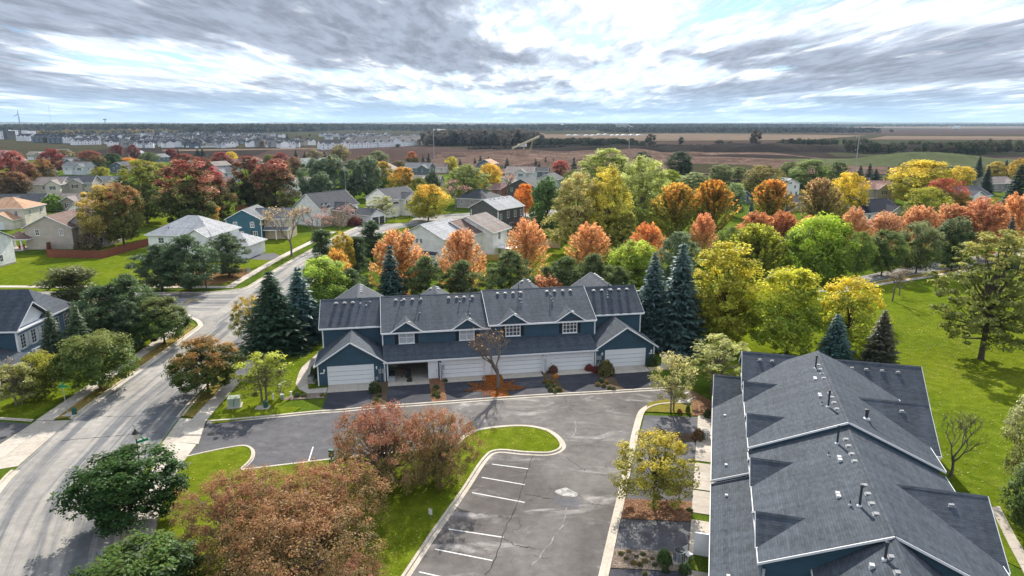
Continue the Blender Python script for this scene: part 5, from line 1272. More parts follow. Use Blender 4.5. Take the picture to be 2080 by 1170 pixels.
T('fan_2', 1440, 500, 366, 96, (.20, .19, .02), (.46, .22, .02), 'olive ash with a broad orange crown', name='ash_tree')
T('fan_1', 1562, 480, 365, 88, (.21, .19, .02), (.48, .22, .03), 'rounded ash with orange crown left of the white gabled house', name='ash_tree')
T('fan_2', 1658, 478, 362, 82, (.20, .17, .05), (.34, .22, .09), 'brownish ash right of the white gabled house', name='ash_tree')
T('round_2', 1716, 455, 350, 82, (.38, .31, .015), (.55, .40, .015), 'bright yellow maple before the brown roofed house', name='maple_tree')
T('cotton_2', 1360, 395, 345, 60, (.30, .34, .03), None, 'lime yellow tree behind the ashes', name='tree')
T('cotton_1', 1410, 400, 350, 80, (.22, .26, .09), (.30, .33, .15), 'pale grey green tree behind the olive ash', name='tree')
T('round_3', 1383, 366, 308, 66, (.050, .075, .035), None, 'dark round tree at the edge of the sand pit', name='tree')
T('round_1', 1303, 358, 308, 42, (.045, .065, .035), None, 'dark narrow tree left of the dark round one', name='tree')
T('round_2', 1545, 408, 335, 90, (.16, .15, .04), (.23, .19, .06), 'olive brown tree behind the orange crowned ashes', name='tree')
T('round_3', 1652, 395, 325, 100, (.11, .15, .035), (.18, .22, .06), 'large mid green tree behind the white gabled house', name='tree')
T('round_1', 1490, 440, 372, 50, (.14, .19, .06), (.2, .25, .1), 'small grey green tree beside the dark roof', name='tree')
T('spruce_2', 1520, 500, 400, 26, (.04, .08, .07), None, 'slim blue spruce among the orange ashes', cat='spruce', name='spruce_tree')
T('spruce_1', 1590, 500, 415, 26, (.04, .08, .07), None, 'slim blue spruce in front of the rounded ash', cat='spruce', name='spruce_tree')
T('round_2', 1480, 530, 460, 60, (.15, .2, .03), None, 'green tree below the broad orange crown', name='tree')
T('round_3', 1875, 420, 326, 145, (.32, .29, .02), (.55, .42, .03), 'large yellow maple behind the dark roofed white house', name='maple_tree')
T('round_1', 1945, 410, 338, 66, (.30, .26, .03), (.50, .37, .03), 'yellow maple left of the far white house', name='maple_tree')
T('round_2', 1908, 455, 362, 88, (.20, .16, .03), (.34, .07, .035), 'olive maple flushed red at its right side', name='maple_tree')
T('round_3', 1868, 465, 380, 100, (.17, .20, .025), (.33, .32, .03), 'olive yellow maple below the large yellow maple', name='maple_tree')
T('oval_2', 1950, 455, 393, 40, (.20, .19, .02), None, 'small olive tree left of the far white house', name='tree')
T('spruce_3', 2060, 430, 335, 62, (.03, .06, .04), None, 'large dark spruce at the right edge', cat='spruce', name='spruce_tree')
T('spruce_1', 2000, 395, 338, 30, (.03, .055, .035), None, 'dark spruce between the yellow maple and the right edge', cat='spruce', name='spruce_tree')
T('spruce_2', 1983, 385, 345, 20, (.03, .05, .035), None, 'small dark spruce beside the dark one', cat='spruce', name='spruce_tree')
T('spruce_1', 1985, 360, 316, 20, (.035, .055, .05), None, 'far dark spruce above the yellow maple', cat='spruce', name='spruce_tree')
T('round_1', 2020, 370, 328, 40, (.24, .20, .03), (.36, .26, .04), 'golden far tree among the right hand spruces', name='tree')
T('round_2', 2068, 375, 322, 44, (.36, .25, .03), None, 'golden orange far tree at the right edge', name='tree')
T('spruce_3', 2040, 358, 325, 20, (.035, .055, .05), None, 'far spruce left of the golden orange tree', cat='spruce', name='spruce_tree')
for x, yb, yt, w in ((1746, 362, 336, 20), (1765, 358, 332, 18), (1778, 364, 343, 22), (1802, 364, 340, 18), (1823, 366, 333, 18), (1742, 364, 348, 20), (1822, 370, 346, 20)):
    T('farspruce_1', x, yb, yt, w, (.035, .06, .045), None, 'small dark spruce in the line behind the brown roofed house', 'line of small spruces at right', 'spruce', 'spruce_tree')
T('spruce_2', 1938, 520, 462, 30, (.04, .075, .07), None, 'blue spruce behind the oak crown', cat='spruce', name='spruce_tree')
T('spruce_3', 2040, 545, 440, 40, (.04, .07, .065), None, 'dark blue spruce at the right edge behind the oak', cat='spruce', name='spruce_tree')

# ------------------------------------------------------------------ the neighbourhood's houses
def mid(px, py, deg, w, d, label, wall='white', roof='charcoal', ze=5.4, ridge='v', pitch=.55, fw=None, rw=None, name='house', group=None, cat='house', ov=.35, found=True):
    """a house whose near corner stands under (px, py); front face runs to -x, right face to +y"""
    X, Y = gp(px, py)
    h = House(name, X, Y, deg, label, cat, group, 'w_' + wall, 'r_' + roof)
    h.w, h.d, h.ze = w, d, ze
    if ridge == 'v':
        zr = ze + pitch * w / 2
        h.body('v', 0, d, -w, 0, 0, ze, None, zr - .12); h.rf = h.gable('v', -ov, d + ov, -w - ov, ov, ze - .05, zr + .05)
    elif ridge == 'u':
        zr = ze + pitch * d / 2
        h.body('u', -w, 0, 0, d, 0, ze, None, zr - .12); h.rf = h.gable('u', -w - ov, ov, -ov, d + ov, ze - .05, zr + .05)
    else:
        zr = ze + pitch * min(w, d) / 2; k = min(w, d) / 2
        h.body('u', -w, 0, 0, d, 0, ze)
        if w >= d: h.rf = h.hip(-w - ov, ov, -ov, d + ov, ze, zr, -w + k, -k, d / 2, d / 2)
        else: h.rf = h.hip(-w - ov, ov, -ov, d + ov, ze, zr, -w / 2, -w / 2, k, d - k)
    h.zr = zr
    if found: MB().box(-w - .03, .03, -.03, d + .03, 0, .35).build('foundation', M['concrete'], h.o)
    for (a, z, ww, hh) in fw or (): h.window('F', -a, 0, z, ww, hh)
    for (a, z, ww, hh) in rw or (): h.window('R', a, 0, z, ww, hh)
    return h
STDW = lambda n, L, z, ww=.95, hh=1.4: [(L * (i + .5) / n, z, ww, hh) for i in range(n)]
# grey beige house with the round porch, left
X, Y = gp(56, 507); h = House('house', X, Y, 4, 'beige gabled house with a white columned corner porch, left', 'house', None, 'w_beige', 'r_brown')
h.body('v', 0, 12, 0, 10.6, 0, 5.2, None, 7.9); h.gable('v', -.4, 12, -.4, 11, 5.15, 8.0)
h.body('v', 2.5, 15, 8, 17.0, 0, 5.2, None, 8.9); r = h.gable('v', 2.1, 15.4, 7.6, 17.4, 5.15, 9.05, mat=M['r_greybrown'])
for k in range(5): h.boxvent(r, 12.9, 4 + k * 1.6, 8.7)
for a in (2.8, 8.2): h.window('F', a, 0, 3.3, .95, 1.5)
h.window('F', 11.8, 2.5, .9, .8, 1.5); h.window('F', 15.4, 2.5, .9, 1.6, 1.5); h.window('R', 7, 17.0, 3.2, 1.2, 1.3); h.window('R', 11, 17.0, 3.2, 1.2, 1.3); h.window('R', 8, 17.0, .8, 1.6, 1.4)
h.hip(-4.6, 1.6, -1.9, 3.2, 2.75, 4.3, -1.5, -1.3, .65, .65, mat=M['r_brown'])
for x, y in ((-4.2, -1.5), (-.2, -1.5), (-4.2, 2.6)): h.tr.box(x - .16, x + .16, y - .16, y + .16, 0, 2.65)
MB().box(-4.5, 0, -1.8, 3, 0, .25).build('porch_floor', M['concrete'], h.o)
h.done()
PX, PY = X, Y
m = MB(); m.box(-.5, .5, -.45, .45, .25, .55); m.box(-.5, .5, .3, .5, .55, 1.2); m.box(-.55, -.4, -.45, .45, .55, .85); m.box(.4, .55, -.45, .45, .55, .85)
m.build('porch_chair', M['red'], loc=(X - 1.5, Y + .3, .02), rz=.3, label='red armchair on the porch of the beige house', cat='chair')
# tan roofed house at the left edge
h = mid(54, 462, 6, 13, 11, 'cream house with tan hip roof and white garage at the left edge', 'cream', 'tanroof', 5.4, 'hip', .5, STDW(3, 13, 3.3), STDW(2, 11, 3.4))
h.body('v', -4, 1, -8, -1, 0, 2.7, None, 4.6); h.gable('v', -4.4, 1, -8.3, -.7, 2.65, 4.7); h.garage('F', -5.2, -4.01, 3.2, 2.1); h.done()
# white hip roofed corner house
X, Y = gp(306, 527); h = House('house', X, Y, -6, 'white corner house with a pale grey hip roof behind three pines', 'house', None, 'w_white', 'r_palegrey')
h.body('u', 0, 14.5, 0, 12, 0, 5.5); h.hip(-.5, 15, -.5, 12.5, 5.5, 9.0, 6.0, 8.5, 6, 6)
h.body('v', -1.6, 4, 9.6, 14.3, 0, 5.5, None, 6.9); h.gable('v', -2, 5.5, 9.2, 14.7, 5.45, 7.1)
h.body('u', 14.5, 21, 3, 11, 0, 3.0); h.hip(13.5, 21.5, 2.5, 11.5, 3.0, 5.2, 14, 17.5, 7, 7)
for a in (3, 7): h.window('F', a, 0, 3.6, 1.3, 1.3); h.window('F', a, 0, .9, 1.3, 1.5)
h.window('R', 0, 14.3, 3.4, 1.8, 1.5); h.window('R', 0, 14.3, .9, 1.8, 1.5); h.window('F', 12, -1.6, 1.4, 1.4, 3.2, (1, 3))
for c0, c1, zz in ((4.2, 4.9, 0), (7.3, 8.0, 0)): pass
h.pipe(h.o.children[1], 10.5, 4, 7.3, .8, .1); h.pipe(h.o.children[1], 4, 1.5, 6.4, .6, .08)
h.done()
# teal house
h = mid(533, 489, 2, 8.6, 11, 'teal gabled house with white window frames beside the north road', 'teal', 'midgrey', 5.5, 'v', .55, [(2.2, 3.4, 1.0, 1.4), (6.4, 3.4, 1.0, 1.4), (1.6, .8, 1.1, 1.6), (5.0, .8, 1.1, 1.6)])
h.body('u', 0, 6.2, 2.5, 9.5, 0, 5.4, None, 7.3, M['w_tan']); h.gable('u', -3, 6.6, 2.1, 9.9, 5.3, 7.6); h.window('F', 2, 2.5, 3.4, 1.2, 1.3); h.window('F', 4.6, 2.5, 3.4, 1.2, 1.3); h.window('R', 6, 6.2, 3.3, 1.4, 1.4)
h.slope(-8.6, -6.0, -1.6, 0, 2.6, 3.0, sides=True); h.tr.box(-8.55, -8.4, -1.55, -1.4, 0, 2.5); h.tr.box(-6.2, -6.05, -1.55, -1.4, 0, 2.5)
h.slope(.2, 6.6, .6, 2.5, 2.6, 3.1); h.tr.box(6.2, 6.4, .8, 1.0, 0, 2.5); h.tr.box(3.2, 3.4, .8, 1.0, 0, 2.5)
h.corner(0, 0, 0, 5.3); h.corner(-8.6, 0, 0, 5.3); h.done()
# white house with stone front
h = mid(652, 462, -32, 10.5, 15, 'white house with stone front and charcoal roof past the teal house', 'white', 'charcoal', 5.3, 'v', .75, [(5, 3.6, 1.2, 1.7)])
h.body('u', -3, 4.2, 4.5, 10, 0, 4.7, None, 6.4, M['stone']); h.gable('u', -5, 4.5, 4.1, 10.4, 4.6, 6.6, rake=(0, 1)); h.window('R', 6.2, 4.2, 3, 1.3, 1.6); h.window('R', 8.6, 4.2, 3, 1.3, 1.6)
MB().box(0.01, .12, 0, 4.4, .3, 3.0).build('stone_facing', M['stone'], h.o)
for y in (2.0, 3.6, ): h.body('u', -2.5, -.6, y - .5, y + .5, 4.6, 6.0, None, 6.5, name='dormer_wall'); h.gable('u', -3.5, -.4, y - .7, y + .7, 5.95, 6.6); h.window('R', y, -.6, 5.1, .5, .8)
h.body('u', 2, 9, 11, 17, 0, 2.8, None, 4.0); h.gable('u', 1.5, 9.4, 10.6, 17.4, 2.75, 4.4); h.garage('R', 12.8, 9.01, 2.6, 2.1, 'dark'); h.garage('R', 15.5, 9.01, 2.0, 2.1, 'dark'); h.done()
# white house with dark garage
h = mid(795, 441, -34, 11, 13, 'white house with dark garage door and black shutters behind the pale crabapple', 'ivory', 'charcoal', 5.5, 'v', .55, [(7.2, 3.9, .6, .9), (4.6, 3.9, .6, .9)])
h.body('u', -2, 1.8, 4.5, 11, 0, 5.4, None, 7.0); h.gable('u', -5, 2.2, 4.1, 11.4, 5.3, 7.2, rake=(0, 1)); h.window('R', 6.2, 1.8, 3.4, 1.3, 1.5, (1, 1), 'shutter'); h.window('R', 9.2, 1.8, 3.4, 1.3, 1.5, (1, 1), 'shutter')
h.body('v', -1.5, 3, -5, .6, 0, 4.2, None, 5.6); h.gable('v', -1.9, 3, -5.4, 1, 4.1, 5.8); h.slope(-10.5, -8.2, -1.2, 0, 2.4, 2.9)
h.body('u', 0, 5.2, 5, 11.5, 0, 2.8); p = [(1.6, 4.7, 3.6), (5.6, 4.7, 2.8), (5.6, 11.8, 2.8), (1.6, 11.8, 3.6)]; MB().slab(p, .15).build('roof', M['r_charcoal'], h.o); h.tr.bar((5.62, 4.7, 2.72), (5.62, 11.8, 2.72), .05, .22); h.garage('R', 8.2, 5.21, 4.8, 2.2, 'shutter'); h.done()
# cream double house
h = mid(902, 548, -27, 10.5, 10.5, 'cream house with pale grey roof behind the orange plume trees', 'ivory', 'palegrey', 6.3, 'v', .5, [(6.4, 5.0, .75, 1.0), (5.4, 5.0, .75, 1.0)], [(2.2, 4.2, 1.0, 1.6), (5, 4.2, 1.0, 1.6), (8, 4.2, 1.0, 1.6), (2.2, 1.2, 1.0, 1.7), (5, 1.2, 1.6, 1.9), (8, 1.2, 1.0, 1.7)])
h.slope(-5.2, -1.2, -1.2, 0, 3.0, 3.5, mat=M['r_charcoal']); h.body('u', -4.8, -1.5, -1.0, 0, 0, 2.9)
h.body('v', 8.5, 18, -8.5, 1.5, 0, 6.1, None, 8.4); r = h.gable('v', 8.1, 18.4, -8.9, 1.9, 6.0, 8.6, mat=M['r_brown'])
h.body('v', 13, 21, -8.5, 4.2, 0, 6.2, None, 9.0); r2 = h.gable('v', 12.6, 21.4, -8.9, 4.6, 6.1, 9.2, mat=M['r_greybrown'])
for k in range(4): h.boxvent(r2, -1.8, 13.8 + k * 1.3, 8.9); h.boxvent(h.rf, -4.9, 1 + k * .9, 8.7); h.boxvent(h.rf, -4.9, 6 + k * .9, 8.7)
for a, z in ((16, 4.2), (20, 4.2), (16, 1), (19.5, 1)): h.window('R', a, 4.2, z, 1.1, 1.7)
h.body('v', 1, 9, -17, -10.5, 0, 3, None, 4.4); h.gable('v', .6, 9.4, -17.4, -10.2, 2.95, 4.6, mat=M['r_charcoal'])
MB().box(4.5, 8.6, 14, 18.5, 2.6, 2.75).build('deck', M['trim'], h.o)
m = MB()
for x, y in ((8.4, 14.2), (8.4, 18.3), (6.4, 14.2)): m.box(x - .09, x + .09, y - .09, y + .09, 0, 3.7)
m.bar((4.5, 14.1, 3.7), (8.5, 14.1, 3.7), .08); m.bar((8.5, 14.1, 3.7), (8.5, 18.4, 3.7), .08); m.bar((8.5, 18.4, 3.7), (4.5, 18.4, 3.7), .08); m.build('deck_railing', M['trim'], h.o); h.done()
# dark grey house
h = mid(1012, 480, -36, 9.5, 11.5, 'dark grey house with white trim and pale roof behind the cream house', 'darkgrey', 'palegrey', 7.0, 'v', .5, [(3.0, 1.6, .9, 1.8)], [(1.2, 4.4, .9, 1.4), (4.4, 4.4, 1.0, 1.8), (7.6, 4.4, 1.0, 1.7), (10.4, 4.4, 1.0, 1.7), (2, 1.2, .9, 1.5), (6.0, .9, 1.8, 2.1), (9.6, 1.2, 2.4, 1.6)])
h.corner(0, 0, 0, 6.5, .2); h.corner(-9, 0, 0, 6.5, .2); h.corner(0, 11.5, 0, 6.5, .2)
for k in range(5): h.boxvent(h.rf, -4.3, 2 + k * 1.9, 9.2)
MB().box(.1, 3.6, 6, 12, 2.5, 2.7).build('deck', M['cedar'], h.o)
m = MB()
for y in (6.1, 9, 11.9): m.box(3.4, 3.6, y - .1, y + .1, 0, 3.6)
m.bar((3.5, 6, 3.6), (3.5, 12, 3.6), .1); m.bar((.1, 6, 3.6), (3.5, 6, 3.6), .1); m.bar((3.5, 6, 3.1), (3.5, 12, 3.1), .06); m.build('deck_railing', M['cedar'], h.o); h.done()
# the blue townhouse at the left edge: u runs away along the street front, v away from the street
h = House('townhouse', -57.9, 76.2, 94, 'blue townhouse with white pediment and white windows at the left edge', 'townhouse', None, 'blue', 'shingle')
h.body('u', 0, 11.3, 0, 14, 0, 5.55)
h.hip(4.6, 11.8, -.5, 15, 5.55, 8.5, 8.2, 8.2, 2.9, 14.9)
h.body('v', .02, 13.5, .1, 6.2, 5.5, 5.6, None, 7.85, M['trim'], name='pediment'); rg = h.gable('v', -.5, 14.4, -.5, 6.75, 5.5, 8.15)
MB().box(-.03, -.001, .05, 13.9, 0, 5.4).build('wall', M['navy'], h.o)  # same siding as the front; shade on this side is painted as darker navy
h.tr.box(-.5, 6.8, -.52, -.01, 5.28, 5.46); h.corner(0, 0, 0, 5.3, .2); h.corner(11.3, 0, 0, 5.3, .2); h.corner(6.5, -.02, 0, 5.3, .3)
for a in (1.0, 3.05, 5.1):
    h.window('F', a, 0, 3.0, 1.0, 1.75, (1, 3), None); MB().box(a + .54, a + .95, -.06, -.005, 3.0, 4.75).build('shutter', M['trim'], h.o); MB().box(a - .95, a - .54, -.06, -.005, 3.0, 4.75).build('shutter', M['trim'], h.o)
for a in (7.8, 10.2): h.window('F', a, 0, 3.1, 1.3, 1.7, (1, 3)); h.window('F', a, 0, .7, 1.2, 1.7, (1, 3))
h.window('F', 1.2, 0, .5, 1.0, 1.7, (1, 3)); h.door('F', 3.4, 0, .1, 1.0, 2.1); h.window('F', 5.2, 0, .5, 1.0, 1.7, (1, 3)); lantern(h, 'F', 2.3, 0, 2.2)
h.body('u', -9, -.04, 1.5, 8.5, 0, 2.6, mat=M['brick'])
p = [(-9.4, -1.6, 2.5), (-.04, -1.6, 2.5), (-.04, 5.5, 4.3), (-9.4, 5.5, 4.3)]; MB().slab(p, .14).build('roof', M['shingle'], h.o); h.tr.bar((-9.4, -1.62, 2.43), (-.04, -1.62, 2.43), .04, .18)
for u in (-.3, -3.2, -6.2): h.tr.box(u - .1, u + .1, -1.5, -1.3, 0, 2.4)
h.window('F', -1.7, 1.5, .6, 1.2, 1.6, (1, 3)); h.window('F', -5.2, 1.5, .6, 1.2, 1.6, (1, 3)); h.boxvent(rg, 2.0, 5.0, 7.0); h.boxvent(rg, 2.0, 7.2, 7.0); h.done()
# white gabled corner just inside the left edge
h = mid(-16, 548, 0, 12, 7, 'white house corner cut off by the left edge beyond the lawn', 'white', 'charcoal', 5.6, 'u', .5, [(1.2, 1, 1, 1.5), (1.2, 3.6, 1, 1.4)], [(3, 1, 1, 1.5)]); MB().box(-2, 1.5, -2.5, -.1, 0, .4).build('deck', M['cedar'], h.o); h.done()
# houses further back: (near corner px, py, turn, width, depth, wall, roof, eave, ridge, label)
BACK = [
 (128, 402, 8, 13, 10, 'cream', 'greybrown', 5.4, 'u', 'cream house with black shuttered gable window, left middle distance'),
 (190, 398, 10, 14, 10, 'beige', 'charcoal', 5.4, 'u', 'beige house with charcoal roof beside the cream shuttered house'),
 (246, 392, 8, 13, 9, 'white', 'midgrey', 4.6, 'u', 'low white house with black shutters and front gable'),
 (182, 428, 2, 14, 9, 'taupe', 'greybrown', 3.2, 'u', 'low taupe garage house with grey brown roof'),
 (178, 452, -30, 10, 16, 'white', 'brown', 3.4, 'v', 'white house with dark brown roof and white ridge trim'),
 (84, 430, 4, 20, 9, 'palegrey', 'charcoal', 3.3, 'u', 'long low pale house with blue grey roof at left'),
 (28, 402, -20, 10, 12, 'rust', 'brown', 5.0, 'v', 'rust red house end at the left edge'),
 (72, 372, -20, 9, 12, 'slate', 'charcoal', 5.0, 'v', 'slate house with white rake trim among red maples'),
 (175, 355, -6, 14, 10, 'palegrey', 'midgrey', 4.6, 'u', 'pale grey twin gabled house among red maples'),
 (158, 343, -6, 12, 10, 'slate', 'midgrey', 4.6, 'u', 'slate house with grey gables behind the twin gabled house'),
 (255, 352, -10, 10, 9, 'slate', 'charcoal', 4.0, 'v', 'dark slate house with white trim near the willow'),
 (40, 340, 6, 11, 10, 'beige', 'rustroof', 4.4, 'v', 'beige house with rusty roof at the far left'),
 (88, 325, 4, 12, 9, 'beige', 'greybrown', 4.4, 'u', 'beige house with grey brown gables, far left'),
 (470, 372, -8, 12, 10, 'palegrey', 'midgrey', 5.2, 'u', 'pale blue grey house between the crimson maples'),
 (465, 385, 0, 10, 8, 'rust', 'rustroof', 3.2, 'u', 'low reddish house behind the crimson maple'),
 (612, 400, -28, 9, 12, 'ivory', 'greybrown', 5.2, 'v', 'pinkish white house behind the rosy maple'),
 (438, 352, -30, 9, 11, 'slate', 'greybrown', 4.4, 'v', 'slate grey gable left of the small yellow tree'),
 (490, 345, 0, 10, 9, 'beige', 'rustroof', 4.2, 'u', 'reddish roofed house between dark red maples'),
 (516, 342, -20, 9, 9, 'white', 'rustroof', 4.4, 'v', 'white gabled house among dark red maples'),
 (624, 345, -15, 8, 9, 'white', 'midgrey', 5.0, 'v', 'small white gable left of the poplars'),
 (662, 342, -15, 8, 9, 'white', 'greybrown', 4.6, 'v', 'small white house left of the poplar tops'),
 (800, 362, -10, 11, 9, 'cream', 'greybrown', 4.6, 'v', 'cream gabled house behind the gilded tree'),
 (870, 362, -16, 14, 10, 'slate', 'midgrey', 5.4, 'u', 'slate blue house with two gables below the white pole'),
 (892, 382, -8, 18, 9, 'taupe', 'greybrown', 3.2, 'u', 'long low brown roofed house before the slate house'),
 (1000, 350, -20, 10, 10, 'slate', 'tanroof', 5.0, 'v', 'dark blue house with tan roof near the golden tree'),
 (990, 425, -24, 12, 12, 'grey', 'charcoal', 3.4, 'hip', 'low grey hip roofed house behind the dark grey house'),
 (1085, 408, -20, 11, 12, 'darkgrey', 'charcoal', 5.4, 'v', 'dark house with white gable trim above the orange maple'),
 (1082, 372, -14, 14, 10, 'palegrey', 'greybrown', 5.2, 'u', 'pale grey house with wide brown roof in the centre'),
 (1130, 392, -20, 9, 11, 'palegrey', 'charcoal', 5.6, 'v', 'pale grey narrow gabled house beside the crimson tree'),
 (1038, 385, -18, 9, 9, 'cream', 'greybrown', 3.2, 'v', 'low cream gabled house near the golden tree'),
 (1045, 400, -16, 12, 8, 'rust', 'rustroof', 3.0, 'u', 'low rust roofed house left of the orange maple'),
 (1112, 362, -10, 8, 8, 'slate', 'charcoal', 3.6, 'u', 'small dark roofed house behind the crimson tree'),
 (1518, 412, 22, 12, 9, 'slate', 'blueblack', 3.0, 'u', 'dark roofed house half hidden by olive brown trees'),
 (1622, 400, 12, 8, 10, 'white', 'palegrey', 5.4, 'v', 'white gabled house between the orange ashes'),
 (1640, 428, 14, 9, 8, 'taupe', 'charcoal', 3.0, 'u', 'blue grey low roof in front of the white gabled house'),
 (1818, 412, 12, 15, 10, 'beige', 'rustroof', 5.4, 'u', 'beige house with brownish red roof and shuttered gable'),
 (1828, 458, 18, 14, 12, 'white', 'blueblack', 4.2, 'u', 'white house with a big dark blue roof behind the salmon trees'),
 (2008, 432, 16, 16, 11, 'white', 'charcoal', 5.8, 'u', 'white two storey house with grey roof near the right edge'),
 (2060, 388, 12, 12, 10, 'taupe', 'greybrown', 3.4, 'u', 'low taupe house behind the dark spruces at right'),
 (740, 385, -20, 10, 10, 'grey', 'midgrey', 3.4, 'v', 'low grey house hidden by the poplars'),
 (905, 352, -10, 10, 9, 'cream', 'brown', 3.4, 'u', 'low brown roofed house behind the slate house'),
 (300, 352, 5, 11, 9, 'cream', 'brown', 3.4, 'u', 'low cream house behind the orange shrub tree'),
 (390, 342, 0, 13, 8, 'grey', 'greybrown', 3.0, 'u', 'long low grey roof at the edge of the field'),
 (278, 325, -20, 8, 9, 'white', 'palegrey', 5.0, 'v', 'white box house among the dark red maples'),
 (330, 330, -15, 9, 8, 'slate', 'midgrey', 4.0, 'v', 'slate gabled house left of the red maple'),
 (135, 318, 5, 10, 9, 'palegrey', 'midgrey', 4.2, 'u', 'pale roofed house behind the maroon maple'),
 (15, 322, 5, 12, 9, 'palegrey', 'palegrey', 4.2, 'u', 'pale grey house at the far left edge'),
]
for i, (px, py, dg, w, d, wl, rf, ze, rdg, lab) in enumerate(BACK):
    two = ze > 4
    h = mid(px, py, dg, w, d, lab, wl, rf, ze, rdg, .5, STDW(3 if w > 10 else 2, w, ze - 2.0) + (STDW(2, w * .6, .8) if two else []), STDW(2, d, ze - 2.0), group='houses of the neighbourhood')
    if rdg == 'u' and w > 10:
        g0 = -w * .42 if i % 2 else -w * .2
        h.body('v', -1.4, d * .4, g0 - 2.6, g0 + 2.6, 0, ze, None, ze + 1.5); h.gable('v', -1.8, d * .5, g0 - 3, g0 + 3, ze - .05, ze + 1.75); h.window('F', g0, -1.4, ze - 2.0, 1.2, 1.4, (1, 1), 'shutter')
        if two: h.garage('F', -w * .78, -.01, 4.4, 2.1)
    elif rdg == 'v': h.window('F', -w / 2, 0, ze - .2, .8, .8, (0, 0))
    if i % 3 == 0: h.pipe(h.rf, -w * .6, d * .6, ze + .9, .6, .08)
    h.done()

# fences: posts, rails and boards
def fence(pts, hgt, mat, label, z=0.0, board=.15, gap=.155, name='wooden_fence', open_=False):
    P = [Vector(gp(*p)) for p in pts]; root = empty(name, (P[0].x, P[0].y, 0), label=label, cat='fence')
    if ('b', hgt, mat) not in CACHE:
        CACHE[('b', hgt, mat)] = MB().box(-.07, .07, -.012, .012, .05, hgt).mesh('board', M[mat]); CACHE[('po', hgt, mat)] = MB().box(-.06, .06, -.06, .06, 0, hgt + .1).box(-.08, .08, -.08, .08, hgt + .1, hgt + .14).mesh('post', M[mat])
    for a, b in zip(P, P[1:]):
        L = (b - a).length; t = (b - a) / L; an = math.atan2(t.y, t.x); n = max(1, round(L / 2.4))
        for i in range(n):
            p0 = a + t * L * i / n - P[0]; o = link('post', CACHE[('po', hgt, mat)], root, (p0.x, p0.y, 0), an)
            # one bay: its boards joined, each with its own edges (a board is two pixels wide in the photograph)
            m = MB(); bl = L / n; k = int(bl / (gap * (2.2 if open_ else 1))); rr = random.Random(i * 7 + int(L * 10))
            for j in range(k):
                x = bl * (j + .5) / k; dz = rr.uniform(-.02, .02); m.box(x - board / 2 + .006, x + board / 2 - .006, -.012, .012, .06, hgt + dz)
            m.box(0, bl, .012, .05, .3, .4); m.box(0, bl, .012, .05, hgt - .35, hgt - .25)
            m.build('fence_panel', M[mat], root, (p0.x, p0.y, 0), an, kind='stuff')
    e = P[-1] - P[0]; link('post', CACHE[('po', hgt, mat)], root, (e.x, e.y, 0), 0)
    return root
fence([(168, 493), (97, 508), (97, 523), (208, 526), (305, 499), (335, 468)], 1.8, 'cedar', 'dark red brown board fence round the beige house yard')
fence([(478, 428), (520, 428)], 2.0, 'cedar', 'short red brown fence section behind the maples')
fence([(993, 492), (1070, 498), (1138, 505), (1125, 470), (1070, 455)], 1.8, 'tanwood', 'pale tan board fence behind the dark grey house yard')
fence([(965, 530), (1012, 530)], 1.4, 'yelwood', 'yellowish low fence across the lawn behind the cream house')
fence([(965, 562), (1008, 562)], 1.4, 'yelwood', 'yellowish open picket fence nearest the pines', open_=True)

